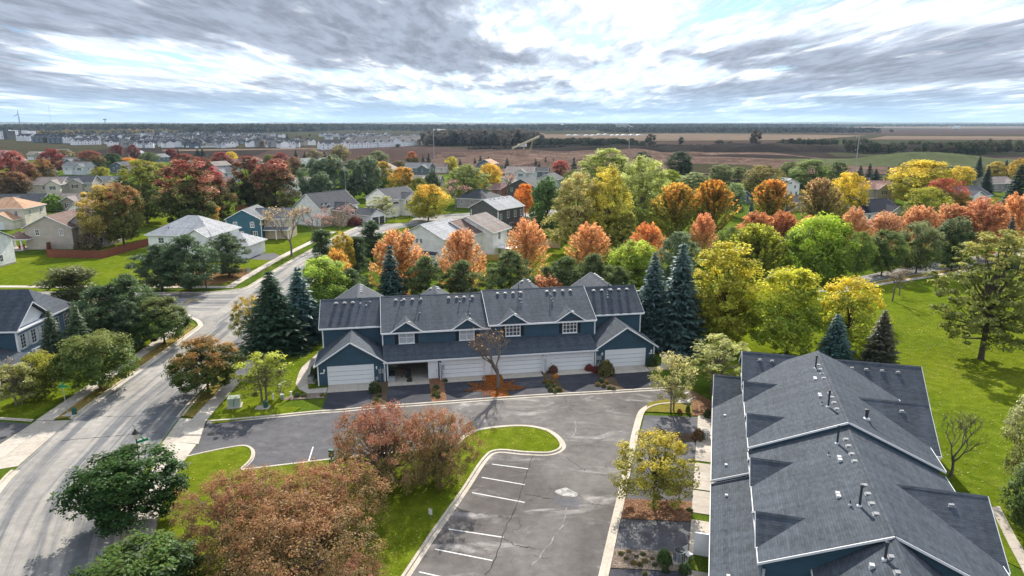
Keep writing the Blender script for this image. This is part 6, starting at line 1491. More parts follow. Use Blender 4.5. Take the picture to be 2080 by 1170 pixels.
# ------------------------------------------------------------------ background trees of the neighbourhood
BG = [  # species, px, foot, top, width, colour, second colour, label
 ('round_1', 30, 395, 302, 78, (.14, .06, .03), RED, 'red maple with green skirt at the far left edge'),
 ('round_2', 62, 400, 325, 70, (.14, .10, .03), MAROON, 'brownish maple right of the far left red maple'),
 ('round_3', 25, 408, 345, 90, (.12, .09, .05), BROWN, 'grey brown tree at the left edge above the rust house'),
 ('round_1', 110, 352, 298, 55, MAROON, (.22, .03, .03), 'maroon maple among the left hand roofs'),
 ('round_2', 90, 372, 320, 60, (.14, .10, .035), (.26, .12, .04), 'olive and russet tree by the slate house'),
 ('round_3', 132, 330, 300, 44, (.15, .13, .04), (.24, .16, .05), 'small russet tree above the twin gabled house'),
 ('round_1', 185, 345, 302, 60, (.13, .08, .035), (.22, .07, .04), 'brick red tree right of the twin gabled house'),
 ('round_2', 200, 352, 312, 44, (.06, .08, .03), (.17, .10, .04), 'dark green tree tipped red near the slate house'),
 ('round_3', 230, 345, 308, 46, (.06, .10, .035), None, 'mid green tree left of the orange shrub tree'),
 ('round_1', 262, 340, 316, 46, (.42, .20, .02), (.52, .24, .02), 'bright orange low tree behind the willow'),
 ('round_2', 207, 368, 335, 46, (.26, .25, .03), None, 'yellow green tree behind the white gabled house'),
 ('bush_1', 110, 428, 390, 70, (.10, .17, .02), None, 'rounded bright green bush by the long low house'),
 ('round_3', 275, 325, 290, 34, MAROON, None, 'dark maroon maple by the white box house'),
 ('round_1', 240, 320, 290, 36, MAROON, (.15, .03, .03), 'dark maroon maple left of the white box house'),
 ('round_2', 302, 335, 305, 50, (.12, .15, .06), None, 'grey green willow behind the orange low tree'),
 ('round_3', 347, 325, 298, 34, (.18, .04, .035), None, 'round red maple at the field edge'),
 ('round_1', 378, 345, 308, 60, (.13, .075, .035), (.22, .06, .04), 'low russet tree beside the long low roof'),
 ('round_2', 410, 352, 315, 50, (.15, .09, .04), (.25, .07, .04), 'brown red tree beside the large two coloured maple'),
 ('round_3', 455, 345, 305, 54, (.15, .05, .035), RED, 'crimson tree left of the small yellow tree'),
 ('round_1', 470, 330, 304, 28, YEL, None, 'small bright yellow tree among far red maples'),
 ('round_2', 500, 328, 312, 40, BROWN, (.22, .06, .04), 'brown red tree at the field edge'),
 ('round_3', 547, 340, 310, 40, (.16, .17, .04), None, 'olive yellow tree at the field edge'),
 ('round_1', 572, 345, 306, 42, (.17, .05, .035), (.22, .05, .04), 'dark red tree right of the olive yellow one'),
 ('round_2', 600, 360, 315, 50, (.15, .10, .05), BROWN, 'brown tree left of the small white gable'),
 ('round_3', 582, 370, 322, 40, (.22, .12, .05), None, 'tan brown tree behind the rosy maple'),
 ('round_1', 640, 335, 300, 44, (.20, .18, .09), None, 'pale brown tree below the far dark roofed terrace'),
 ('round_2', 690, 335, 290, 50, (.17, .16, .06), (.24, .20, .09), 'tall olive tan tree in front of the far terrace'),
 ('round_3', 672, 345, 315, 36, (.24, .08, .05), None, 'rust tree under the olive tan tree'),
 ('round_1', 770, 350, 302, 56, (.12, .14, .05), (.16, .18, .08), 'olive green round tree at the field edge'),
 ('round_2', 740, 345, 312, 50, (.16, .13, .06), None, 'brownish tree left of the olive green round one'),
 ('round_3', 840, 345, 304, 36, (.09, .10, .03), (.36, .12, .04), 'tree half green half orange at the field edge'),
 ('round_1', 810, 350, 322, 50, (.14, .12, .05), None, 'brown green tree at the field edge before the cream gable'),
 ('round_2', 918, 350, 314, 34, (.40, .35, .02), None, 'small yellow tree between small dark spruces'),
 ('round_3', 950, 362, 328, 30, (.19, .19, .06), None, 'olive tree beside the small yellow one'),
 ('round_1', 1138, 368, 322, 48, (.16, .07, .035), (.33, .05, .04), 'crimson topped tree left of the light green cottonwood'),
 ('round_2', 1168, 390, 340, 60, (.16, .18, .05), None, 'olive tree between crimson tree and cottonwood'),
 ('round_3', 1460, 372, 330, 70, (.19, .21, .08), None, 'pale olive tree at the edge of the pit'),
 ('round_1', 1500, 365, 335, 60, (.15, .17, .05), None, 'low olive tree at the edge of the pit'),
 ('round_2', 1600, 372, 325, 60, (.10, .13, .035), (.15, .18, .05), 'dark green tree behind the orange ashes'),
 ('round_3', 1700, 362, 325, 46, (.12, .16, .05), None, 'green tree beside the white pole at right'),
 ('round_1', 1640, 520, 455, 60, (.13, .18, .02), None, 'green tree tucked behind the domed maple'),
 ('round_2', 1250, 570, 500, 60, (.20, .24, .03), None, 'yellow green tree behind the row of pines'),
 ('round_3', 1000, 590, 530, 46, (.17, .22, .05), None, 'pale green bush tree by the yellowish fences'),
 ('round_1', 1330, 420, 370, 80, (.24, .28, .06), None, 'lime tree between the cottonwoods and the ashes'),
 ('oval_1', 1400, 560, 485, 70, (.18, .20, .03), None, 'olive tree between the blue spruces and the ashes'),
 ('round_2', 1560, 560, 480, 60, (.17, .20, .02), (.28, .3, .03), 'yellow green tree left below the domed maple'),
 ('round_3', 1200, 610, 545, 70, (.15, .20, .03), None, 'light green tree among the row of pines'),
 ('round_1', 35, 660, 610, 40, (.1, .13, .03), None, 'green tree behind the blue townhouse roof'),
]
for sp, x, yb, yt, w, c, c2, lab in BG: T(sp, x, yb, yt + 4, w, c, c2, lab, 'trees among the neighbourhood roofs', 'bush' if sp.startswith('bush') else 'tree', 'bush' if sp.startswith('bush') else 'tree', .84)
for x, yb, yt, w in ((362, 318, 300, 14), (402, 316, 302, 16), (412, 317, 303, 16), (602, 322, 304, 14), (620, 324, 308, 14), (660, 328, 308, 18), (860, 338, 313, 14), (871, 338, 312, 16), (908, 346, 320, 16), (922, 348, 324, 16), (935, 346, 322, 14), (976, 336, 316, 14), (992, 336, 318, 12), (1030, 340, 320, 14), (1088, 342, 322, 14), (1108, 340, 320, 14), (1165, 352, 320, 22), (1095, 345, 328, 12), (1124, 336, 322, 10), (965, 334, 320, 10)):
    T('farspruce_2', x, yb, yt, w, (.030, .05, .035), None, 'small dark spruce at the edge of the fields', 'small dark spruces along the field edge', 'spruce', 'spruce_tree')

# ------------------------------------------------------------------ fields, pit and far country
def relief(name, x0, x1, y0, y1, nx, ny, fn, mat, z=-.2):
    v = []; f = []
    for j in range(ny + 1):
        for i in range(nx + 1):
            s, t = i / nx, j / ny; X = x0 + (x1 - x0) * s; Y = y0 + (y1 - y0) * t; e = min(1, 6 * min(s, 1 - s)) * min(1, 6 * min(t, 1 - t)); v.append((X, Y, z + fn(X, Y) * e))
    for j in range(ny):
        for i in range(nx): a = j * (nx + 1) + i; f.append((a, a + 1, a + nx + 2, a + nx + 1))
    me = bpy.data.meshes.new(name); me.from_pydata(v, [], f); me.materials.append(mat); me.polygons.foreach_set('use_smooth', [True] * len(f)); me.update(); set_uv(me)
    return link(name, me, kind='structure')
sheet('tilled_field', G((480, 332), (560, 300), (870, 297), (1010, 304), (960, 345), (760, 352)), -.10, M['soil'])
sheet('field', G((150, 312), (230, 300), (620, 300), (560, 322), (300, 320)), -.15, M['berm'])
sheet('gravel_track', G((330, 304), (700, 300), (700, 302), (330, 307)), -.05, M['stubble'])
sheet('berm_ground', G((860, 300), (1010, 300), (1100, 296), (1420, 293), (2080, 296), (2080, 322), (1700, 325), (1300, 312), (1100, 303), (1010, 312)), -.12, M['berm'])
rnd_ = random.Random(5); BUMPS = [(rnd_.uniform(-140, 260), rnd_.uniform(420, 720), rnd_.uniform(12, 42), rnd_.uniform(-2.5, 3.6)) for _ in range(60)]
relief('sand_pit', -70, 260, 400, 700, 90, 80, lambda X, Y: sum(h_ * math.exp(-((X - a) ** 2 + ((Y - b) * .8) ** 2) / (r_ * r_)) for a, b, r_, h_ in BUMPS), M['sand'], 0.1)
relief('spoil_bank', 20, 560, 700, 790, 90, 14, lambda X, Y: 5.5 + 1.5 * math.sin(X * .03) + 1.2 * math.sin(X * .11 + Y * .05), M['berm'], -.1)
relief('pasture', 200, 620, 380, 560, 20, 20, lambda X, Y: .15, M['pasture'], -.1)
gm = gp(1880, 332)
relief('grass_mound', gm[0] - 95, gm[0] + 110, gm[1] - 50, gm[1] + 70, 50, 30, lambda X, Y: 6.6 * math.exp(-((X - gm[0]) / 38) ** 2 - ((Y - gm[1] - 12) / 26) ** 2) + 3.2 * math.exp(-((X - gm[0] - 40) / 34) ** 2 - ((Y - gm[1] - 5) / 24) ** 2) + 2.4 * math.exp(-((X - gm[0] + 45) / 40) ** 2 - ((Y - gm[1]) / 22) ** 2), grass_mat('mound_grass', (.075, .092, .045), (.095, .108, .055), (.06, .07, .035), .15, .6), 0.0)
sheet('soil_field', G((1930, 345), (1900, 325), (2080, 318), (2080, 345)), -.05, M['soil'])
for nm, mt, pts in (('stubble_field', 'stubble', [(1040, 284), (1060, 273), (1400, 271), (1760, 275), (1640, 284), (1350, 286)]), ('stubble_field', 'stubble', [(1760, 283), (1800, 276), (2300, 278), (2300, 285)]), ('stubble_field', 'soil', [(1050, 294), (1060, 286), (1340, 288), (1620, 286), (1700, 280), (1560, 296)]),
                    ('far_field', 'soil', [(1500, 268), (1700, 262), (2400, 262), (2400, 274), (1800, 274)]), ('far_field', 'stubble', [(1720, 259), (1760, 256.5), (2400, 256.5), (2400, 261), (1900, 261)]), ('far_field', 'pasture', [(1640, 296), (1720, 287), (2300, 287), (2300, 312), (1700, 318)]), ('far_field', 'stubble', [(1380, 263.5), (1620, 263), (1600, 265.5), (1380, 266)]), ('far_field', 'pasture', [(560, 275), (640, 270), (800, 273), (700, 282)]), ('far_field', 'stubble', [(860, 271), (1100, 270), (1120, 275), (900, 276)])):
    sheet(nm, G(*pts), -.08 + .01 * (len(pts) % 3), M[mt])

# woods and hedges too far off to pick apart
def wood(name, pts, depth, hgt, n, col, col2, label, seed=1, crown=7.0, leafs=14, kind='stuff', cat='woodland', sz=.34):
    rng = np.random.default_rng(seed); P = [np.array(gp(*p)) for p in pts]; seg = [np.linalg.norm(b - a) for a, b in zip(P, P[1:])]; cum = np.cumsum([0] + seg)
    s = rng.uniform(0, cum[-1], n); k = np.clip(np.searchsorted(cum, s) - 1, 0, len(seg) - 1); t = (s - cum[k]) / np.array(seg)[k]
    A = np.array(P)[k]; B = np.array(P)[k + 1]; base = A + (B - A) * t[:, None]; base = base + np.stack([rng.normal(size=n) * crown, rng.uniform(0, depth, n)], 1)
    hh = hgt * rng.uniform(.62, 1.12, n); tone = rng.random(n); mix = rng.random(n)
    ci = np.repeat(np.arange(n), leafs); d = unit(rng.normal(size=(n * leafs, 3))); rr = rng.uniform(.5, 1, n * leafs)[:, None]
    cw = crown * rng.uniform(.6, 1.2, n)
    C = np.stack([base[ci, 0], base[ci, 1], hh[ci] * .56], 1) + d * rr * np.stack([cw[ci] * .5, cw[ci] * .5, hh[ci] * .46], 1)
    V, Q, colr = leaves(C, d + np.array([0, -.2, .5]), crown * sz, rng, tone[ci], np.clip(mix[ci] * .9 + .1 * (C[:, 2] / hgt), 0, 1), .7)
    me = np_mesh(name, V, Q, M['farleaf'], colr); o = link(name, me, None, label=label, cat=cat, kind=kind); o.color = (*col, 1); o['col2'] = tuple(col2)
    return o
WD = (.018, .028, .022); WB = (.042, .038, .032)
wood('woodland', [(-300, 269), (60, 269), (200, 270), (420, 271), (640, 267)], 1300, 24, 6500, WD, (.06, .05, .035), 'dark belt of woods along the left horizon', 2, 17, 10)
wood('woodland', [(540, 264), (900, 267), (1120, 266.5), (1300, 263), (1700, 259)], 1800, 22, 6500, WD, WB, 'belt of far woods along the middle horizon', 3, 19, 9)
wood('woodland', [(1250, 270), (1500, 269.5), (1800, 270)], 400, 15, 1900, (.03, .03, .028), WB, 'brown hedge wood beyond the pale stubble fields', 4, 12, 10)
wood('woodland', [(1700, 258), (2000, 257), (2500, 257)], 1800, 18, 2600, WD, WB, 'strip of woods along the right horizon', 5, 19, 8)
wood('woodland', [(865, 297), (960, 296), (1080, 298)], 220, 19, 800, (.05, .05, .044), (.10, .085, .07), 'grey wood right of the dark roofed terraces', 6, 9, 22)
wood('woodland', [(1060, 298), (1180, 297), (1285, 299)], 60, 9, 420, (.028, .038, .02), (.055, .05, .035), 'low green wood behind the sand pit', 7, 8, 22)
wood('woodland', [(0, 278), (170, 274), (330, 272)], 200, 12, 500, (.06, .065, .05), (.17, .12, .05), 'mixed far trees behind the terraces at left', 8, 10, 12)
wood('scrub', [(960, 304), (1200, 298), (1500, 300), (1720, 306)], 40, 2.2, 800, (.03, .03, .024), (.05, .04, .03), 'dark scrub along the bank above the pit', 9, 5, 8)
for i, (a, b, y, hgt, s) in enumerate(((1600, 1760, 296, 9, 11), (1745, 1820, 312, 11, 12), (1835, 1890, 306, 9, 13), (1920, 1990, 314, 11, 14), (1985, 2075, 313, 13, 15))):
    wood('thicket', [(a, y), (b, y)], 30, hgt, 46, (.034, .048, .018), (.06, .05, .036), ['long dark thicket in the pasture at right', 'dark thicket behind the white pole at right', 'brown thicket left of the grass mound', 'green thicket right of the grass mound', 'tall grey thicket at the right edge'][i], s, 8, 70, 'thing', 'thicket', .16)
for i, (px, yb, yt, w) in enumerate(((1535, 300, 264, 26), (1383, 294, 278, 14), (1460, 297, 284, 22), (1322, 296, 272, 24), (1606, 300, 281, 24), (1480, 299, 287, 16))): T('far_%d' % (1 + i % 3), px, yb, yt, w, (.06, .052, .036), (.09, .075, .055), ['tall lone bare tree on the bank in the right fields', 'small dark lone tree on the bank above the pit', 'low bushy tree on the bank right of centre', 'pale bushy tree near the middle white pole', 'bushy tree right of the tall lone tree', 'little bush by the low bushy tree'][i], 'lone trees on the bank')
# hills that close the horizon
def ridge(name, x0, x1, Y, base, amp, seed, mat):
    rr = np.random.default_rng(seed); n = 160; xs = np.linspace(x0, x1, n); z = base + amp * (np.sin(xs / 900 + seed) * .4 + np.sin(xs / 310 + seed * 2) * .25 + np.cumsum(rr.normal(size=n)) * .035); z = np.maximum(z, 1)
    m = MB()
    for i in range(n - 1): m.quad((xs[i], Y, -.8), (xs[i + 1], Y, -.8), (xs[i + 1], Y + 350, z[i + 1]), (xs[i], Y + 350, z[i])); m.quad((xs[i], Y + 350, z[i]), (xs[i + 1], Y + 350, z[i + 1]), (xs[i + 1], Y + 900, -.8), (xs[i], Y + 900, -.8))
    return m.build(name, mat, kind='structure')
hm = plain('wooded_hill', (.035, .045, .035), .95, .4, .004)
ridge('hills', -9000, 9000, 9500, 34, 14, 3, hm); ridge('hills', -7000, 7000, 6800, 26, 9, 8, hm)

# ------------------------------------------------------------------ far estate of pale houses with blue black roofs
def far_house_meshes(w, d, ze, wall, roof, k):
    key = ('fh', w, d, ze, wall, roof, k)
    if key in CACHE: return CACHE[key]
    h = House('x', 0, 0, 0, 'x', 'house', None, 'w_' + wall, 'r_' + roof); zr = ze + d * .27
    b1 = h.body('u', -w / 2, w / 2, 0, d, 0, ze, None, zr - .1); r1 = h.gable('u', -w / 2 - .4, w / 2 + .4, -.4, d + .4, ze, zr, trim=False, cap=False)
    g = -w * .2 if k else w * .22
    b2 = h.body('v', -2, d * .4, g - 2.8, g + 2.8, 0, ze - .3, None, ze + 1.6); r2 = h.gable('v', -2.4, d * .5, g - 3.1, g + 3.1, ze - .3, ze + 1.9, trim=False, cap=False)
    gd = MB().box(g - 2.2, g + 2.2, -2.05, -1.99, 0, 2.2).mesh('garage_door', M['gdoor']); wn = MB().box(-.55, .55, -.04, 0.0, 0, 1.3).mesh('window', M['glass'])
    ms = [o.data for o in (b1, r1, b2, r2)]
    for o in (b1, r1, b2, r2, h.o): bpy.data.objects.remove(o)
    CACHE[key] = (ms, gd, wn, g); return CACHE[key]
def far_house(px, py, deg, w, d, ze, wall, roof, k, label, group, hgt=1.0):
    X, Y = gp(px, py); ms, gd, wn, g = far_house_meshes(w, d, ze, wall, roof, k)
    o = empty('house', (X, Y, 0), math.radians(deg), label=label, cat='house', group=group)
    for me, nm in zip(ms, ('wall', 'roof', 'wall', 'roof')): link(nm, me, o)
    link('garage_door', gd, o)
    for x, z in ((w * .32 * (1 if k else -1), ze - 1.9), (g, ze - 1.6), (w * .08 * (1 if k else -1), ze - 1.9)): link('window', wn, o, (x, -2.0 if x == g else 0, z))
    return o
rf_ = random.Random(11)
FL = 'pale house with blue black roof in the far new estate'
def far_row(x0, x1, y0, y1, n, walls, dz=5.8, w=(9, 12), lab=FL, grp='houses of the far new estate', roof='blueblack', dg=(-55, 55), d=9.5):
    for i in range(n):
        t = (i + rf_.uniform(.2, .8)) / n
        far_house(x0 + (x1 - x0) * t, y0 + (y1 - y0) * t + rf_.uniform(-1.3, 1.3), rf_.uniform(*dg), rf_.choice(w), d, dz, rf_.choice(walls), rf_.choice((roof, roof, 'charcoal')), rf_.random() < .5, lab, grp)
MIXW = ('white', 'palegrey', 'palegrey', 'grey', 'white', 'slate')
far_row(250, 605, 300, 299, 15, MIXW, lab='pale house in the front row of the far new estate', grp='front row of the far new estate')
for y_, x0_, x1_, n_ in ((297, 225, 600, 14), (294, 240, 610, 15), (291.5, 205, 580, 15), (289, 160, 570, 16), (286.5, 150, 560, 16), (284.3, 90, 560, 17), (282, 60, 560, 17), (280, 140, 580, 15), (278, 200, 560, 12), (276.3, 290, 480, 7), (274.5, 330, 460, 5)): far_row(x0_, x1_, y_, y_ - .8, n_, MIXW)
far_row(520, 640, 297, 295, 5, ('palegrey', 'white', 'beige')); far_row(640, 790, 277.5, 276.5, 9, ('white', 'white', 'palegrey'), lab='white house in the far cluster left of the terraces', grp='white far cluster')
far_row(690, 870, 286.5, 285.5, 9, ('white', 'palegrey', 'slate')); far_row(660, 860, 283, 282, 9, ('white', 'palegrey')); far_row(690, 880, 280, 279.5, 8, ('white', 'palegrey'))
for i_ in range(46): plant('far_%d' % (1 + i_ % 3), *gp(rf_.uniform(90, 860), rf_.uniform(277, 300)), rf_.uniform(4, 9), rf_.uniform(4, 8), 'small tree among the houses of the far new estate', 'tree', rf_.choice(((.05, .06, .03), (.10, .07, .04), (.07, .08, .04), (.14, .10, .05))), None, 'small trees of the far new estate')
def white_fence(x0, x1, y, label):
    a, b = Vector(gp(x0, y)), Vector(gp(x1, y)); m = MB(); n = max(2, int((b - a).length / 2.4)); o = empty('vinyl_fence', (a.x, a.y, 0), label=label, cat='fence', group='white fences of the far estate')
    L_ = (b - a).length; an = math.atan2((b - a).y, (b - a).x)
    MB().box(0, L_, -.03, .03, .05, 1.9).build('fence_panel', M['pvc'], o, rz=an)
    for i in range(0, n + 1, 3): m.box(L_ * i / n - .08, L_ * i / n + .08, -.08, .08, 0, 2.05)
    m.build('posts', M['pvc'], o, rz=an, kind='stuff')
white_fence(378, 470, 299.6, 'long white fence before the far new estate'); white_fence(525, 555, 298.5, 'short white fence before the far new estate'); white_fence(570, 600, 301.8, 'low white fence at the right end of the far estate front')
# terraces with long dark roofs
def terrace(px0, py0, px1, py1, label, wall='white', ze=6.2, d=13, n=5, group='far dark roofed terraces'):
    a = Vector(gp(px0, py0)); b = Vector(gp(px1, py1)); L = (b - a).length; an = math.degrees(math.atan2(b.y - a.y, b.x - a.x))
    h = House('terrace', a.x, a.y, an, label, 'terrace', group, 'w_' + wall, 'r_blueblack')
    h.body('u', 0, L, 0, d, 0, ze, None, ze + 3.6); h.gable('u', -.5, L + .5, -.5, d + .5, ze, ze + 3.9)
    for i in range(n):
        u = L * (i + .5) / n
        if i % 2 == 0: h.body('v', -1.2, d * .3, u - 2.4, u + 2.4, 0, ze, None, ze + 1.5, name='gable_bay'); h.gable('v', -1.5, d * .45, u - 2.8, u + 2.8, ze, ze + 1.8, rake=(1, 0))
        for z in (1.0, 3.9): h.window('F', u, -1.2 if i % 2 == 0 else 0, z, 1.3, 1.5, (0, 0), detail=False)
    h.done()
terrace(652, 304, 700, 303, 'dark roofed white terrace standing alone left of the tilled field')
terrace(704, 302.5, 766, 299.5, 'front dark roofed white terrace beside the tilled field', n=7)
terrace(772, 299.5, 812, 297, 'second dark roofed terrace of the front row', n=5); terrace(815, 298, 868, 293.5, 'dark roofed terrace nearest the grey wood', n=6)
terrace(715, 293, 800, 290, 'dark roofed terrace in the second row', n=7); terrace(805, 291, 862, 288, 'dark roofed terrace second row by the grey wood', n=5)
for i, (a, b, y) in enumerate(((35, 60, 286.5), (66, 96, 289), (98, 128, 290.5), (130, 152, 291))): terrace(a, y, b, y + .4, ['far left terrace with white end wall', 'terrace with white pilasters near the apartment block', 'middle terrace with white pilasters at far left', 'right terrace with white pilasters at far left'][i], ('white', 'slate', 'slate', 'white')[i], 8.0, 14, 6, 'far left terraces')
terrace(155, 295, 205, 293.5, 'long white fronted terrace behind the maroon maples', 'white', 5.5, 12, 7, 'far left terraces')
# apartment block at the far left
def block_(px0, px1, py, zt, label, storeys=4, wall='white', d=18):
    a = Vector(gp(px0, py)); b = Vector(gp(px1, py)); L = (b - a).length; h = House('apartment_block', a.x, a.y, 0, label, 'apartments', 'far apartment blocks', 'w_' + wall, 'r_charcoal')
    h.body('u', 0, L, 0, d, 0, zt); MB().box(-.4, L + .4, -.4, d + .4, zt + .003, zt + .6).build('roof', M['r_charcoal'], h.o)
    n = max(2, int(L / 5))
    for s in range(storeys):
        for i in range(n): h.window('F', L * (i + .5) / n, 0, 1.2 + s * zt / storeys, 1.8, 1.7, (0, 0), detail=False)
    for i in range(0, n, 3): MB().box(L * (i + .1) / n, L * (i + .9) / n, -1.2, -.003, 0, zt + .9).build('bay', M['w_' + ('slate' if i % 2 else wall)], h.o)
    h.done()
block_(-30, 8, 283, 14.5, 'white apartment block cut by the left edge'); block_(9, 19, 283, 14, 'dark grey apartment block at far left', 4, 'darkgrey'); block_(20, 46, 282, 15.5, 'tall white apartment block at far left'); block_(47, 62, 281, 14, 'narrow white apartment block at far left')
# farmstead and long sheds in the fields
far_row(1020, 1080, 289.5, 288, 3, ('white',), 4.0, (10, 12), 'white farm house among the fields in the centre', 'white farm houses in the fields')
far_house(1078, 284, -20, 12, 10, 5.0, 'white', 'charcoal', True, 'white gabled farm house nearest the long white sheds', 'white farm houses in the fields')
def shed(px0, px1, py, label, hgt=3.2, dep=10):
    a = Vector(gp(px0, py)); b = Vector(gp(px1, py)); L = b.x - a.x; n = max(2, int(L / 14)); root = empty('greenhouse', (a.x, a.y, 0), label=label, cat='greenhouse', group='long white hoop sheds')
    for i in range(n):
        m = MB(); x0, x1 = L * i / n, L * (i + 1) / n - .4; pr_ = [(x0 + (x1 - x0) * (.5 - .5 * math.cos(t)), hgt * math.sin(t)) for t in [k * math.pi / 8 for k in range(9)]]
        v = [(x, y, z) for y in (0, dep) for x, z in pr_]; m.add(v, [(k, k + 1, k + 10, k + 9) for k in range(8)] + [tuple(range(8, -1, -1)), tuple(range(9, 18))]); m.build('hoop_bay', M['pvc'], root, smooth=False)
for i, (a, b, y) in enumerate(((1150, 1178, 276), (1186, 1212, 276.5), (1212, 1238, 274.5), (1240, 1262, 276.2), (1262, 1308, 275.5))): shed(a, b, y, ['leftmost long white hoop shed in the fields', 'second long white hoop shed from the left', 'long white hoop shed set back in the middle', 'fourth long white hoop shed from the left', 'rightmost and longest white hoop shed'][i])
X, Y = gp(1252, 264); h = House('processing_plant', X, Y, 0, 'grey plant building with a white roof and sloping conveyor on the horizon', 'plant', None, 'w_grey', 'r_palegrey')
h.body('u', 0, 42, 0, 25, 0, 22); MB().box(-1, 43, -1, 26, 22, 24).build('roof', M['pvc'], h.o); m = MB(); m.bar((42, 5, 22), (95, 5, 2), 3, 3); m.build('conveyor', M['pvc'], h.o); h.done()
for i, (a, b, y, zt, wl) in enumerate(((1138, 1146, 264.5, 22, 'beige'), (1166, 1192, 263.5, 8, 'cream'), (880, 905, 271, 9, 'tan'), (1150, 1155, 263.8, 14, 'cream'))):
    A, B = Vector(gp(a, y)), Vector(gp(b, y)); h = House('farm_building', A.x, A.y, 0, ['tan tower building on the centre horizon', 'long low cream building on the centre horizon', 'flat tan building beyond the grey wood', 'small cream silo house on the centre horizon'][i], 'building', 'far farm buildings', 'w_' + wl, 'r_palegrey'); L = B.x - A.x
    h.body('u', 0, L, 0, 14, 0, zt); h.gable('u', -.4, L + .4, -.4, 14.4, zt, zt + 3); h.done()
far_house(1945, 261, 0, 30, 20, 9, 'white', 'palegrey', True, 'white farm building on the right horizon', 'far farm buildings'); far_house(1385, 254.5, 0, 60, 30, 14, 'white', 'palegrey', True, 'pale barn on the horizon right of centre', 'far farm buildings')
# conveyor of the sand pit
X, Y = gp(1040, 308); r = empty('gravel_conveyor', (X, Y, 3.0), math.radians(18), label='yellow conveyor rising out of the sand pit', cat='conveyor'); m = MB(); yl = plain('conveyor_yellow', (.50, .40, .16), .6)
m.bar((0, 0, 0), (30, 0, 12), 1.4, 1.0); m.build('belt', M['metal'], r); m = MB()
for q in (-.9, .9):
    m.bar((0, q, 1), (30, q, 13), .35); m.bar((0, q, -.6), (30, q, 11), .3)
    for k in range(10): m.bar((k * 3, q, -.6 + k * 1.16), (k * 3 + 3, q, 2.2 + k * 1.2), .2)
m.build('truss', yl, r); m = MB(); m.bar((20, -2, -2), (23, -1, 9.2), .4); m.bar((20, 2, -2), (23, 1, 9.2), .4); m.bar((12, -2, -3), (14, -1, 5.4), .4); m.bar((12, 2, -3), (14, 1, 5.4), .4); m.build('leg', yl, r)
X, Y = gp(1052, 303); MB().box(0, 10, 0, 3, .3, 3.2).box(.8, 2, -.06, 0, .4, 2.6).box(3, 9, -.05, 0, 1.6, 2.6).build('site_trailer', M['pvc'], loc=(X, Y, 2.5), label='white site trailer beside the yellow conveyor', cat='trailer')

# ------------------------------------------------------------------ poles, turbine, water tower
def pole(px, yb, yt, r, label, arms=True, X=None):
    X, Y = gp(px, yb); zt = zat(Y, yt); o = empty('power_pole', (X, Y, 0), label=label, cat='pole', group='white power poles'); pm = M['metal']
    MB().tube([(0, 0, -.5), (0, 0, zt)], [r * .62, r * .32], 10).build('shaft', pm, o)
    for k in range(3):
        z = zt - 1.5 - k * 3.2; m = MB(); s = 1 if k % 2 else -1; m.bar((0, 0, z), (s * 1.3, 0, z + .3), .12); m.tube([(s * 1.25, 0, z + .3), (s * 1.25, 0, z - .6)], [.1, .1], 6); m.build('arm', pm, o)
pole(882, 328, 262, .5, 'tall white power pole left of centre by the tilled field'); pole(1277, 316, 258, .5, 'tall white power pole right of centre above the cottonwoods'); pole(1735, 366, 272, .48, 'tall white power pole at right beside the spruce line')
X, Y = (68 - 1040) / FPX * 3900, 3900; o = empty('wind_turbine', (X, Y, 0), label='slender wind turbine on the left horizon', cat='turbine'); tm = plain('turbine_pale', (.30, .42, .50), .5)
MB().tube([(0, 0, 0), (0, 0, 72)], [4.2, 2.2], 10).build('tower', tm, o); MB().box(-2.4, 2.4, -5, 5, 71, 75.5).build('nacelle', tm, o)
for k in range(3):
    a = math.radians(80 + 120 * k); d = Vector((math.cos(a), 0, math.sin(a))); c = Vector((0, -6, 73)); MB().tube([c, c + d * 8, c + d * 30], [1.6, 2.3, .5], 6).build('blade', tm, o)
X, Y = (130 - 1040) / FPX * 3500, 3500; o = empty('radio_mast', (X, Y, 0), label='very thin radio mast right of the wind turbine', cat='mast'); m = MB(); m.bar((0, 0, 0), (0, 0, 112), .9); m.build('lattice', M['metal'], o); m = MB(); m.bar((0, 0, 100), (40, 0, 0), .12); m.bar((0, 0, 100), (-40, 0, 0), .12); m.build('guy_wire', M['metal'], o)
X, Y = (237 - 1040) / FPX * 6200, 6200; o = empty('water_tower', (X, Y, 0), label='tiny dark water tower on the left horizon', cat='water tower'); MB().tube([(0, 0, 0), (0, 0, 52)], [4, 3], 8).build('stem', M['pipe'], o); MB().tube([(0, 0, 50), (0, 0, 54), (0, 0, 60), (0, 0, 64)], [3, 15, 15, 2], 12).build('tank', M['pipe'], o)

# ------------------------------------------------------------------ small things
def B(sp, px, py, wpx, hpx, label, col, col2=None, group='shrubs round the court', name='shrub'):
    X, Y = gp(px, py); k = mpp(px, py)
    return plant(sp, X, Y, hpx * k * 1.05, wpx * k, label, 'shrub', col, col2, group, name)
BX = (.055, .075, .025)
B('bush_1', 762, 797, 28, 24, 'dark clipped shrub between the left garage and the open garage', BX)
B('bush_2', 640, 768, 18, 30, 'dark shrub at the left corner of the townhouse', BX)
B('bush_1', 1231, 762, 36, 32, 'big round olive shrub beside the rightmost garage', (.12, .11, .03))
B('bush_2', 1197, 753, 20, 14, 'red shrub beside the fifth garage', (.20, .035, .03)); B('bush_1', 1209, 757, 16, 14, 'deep red shrub touching the big olive shrub', (.16, .03, .03))
B('bush_2', 1124, 757, 20, 16, 'red brown shrub between the fourth and fifth garage', (.16, .06, .04)); B('bush_1', 1129, 768, 12, 10, 'small orange flowering plant below the red brown shrub', (.5, .22, .02))
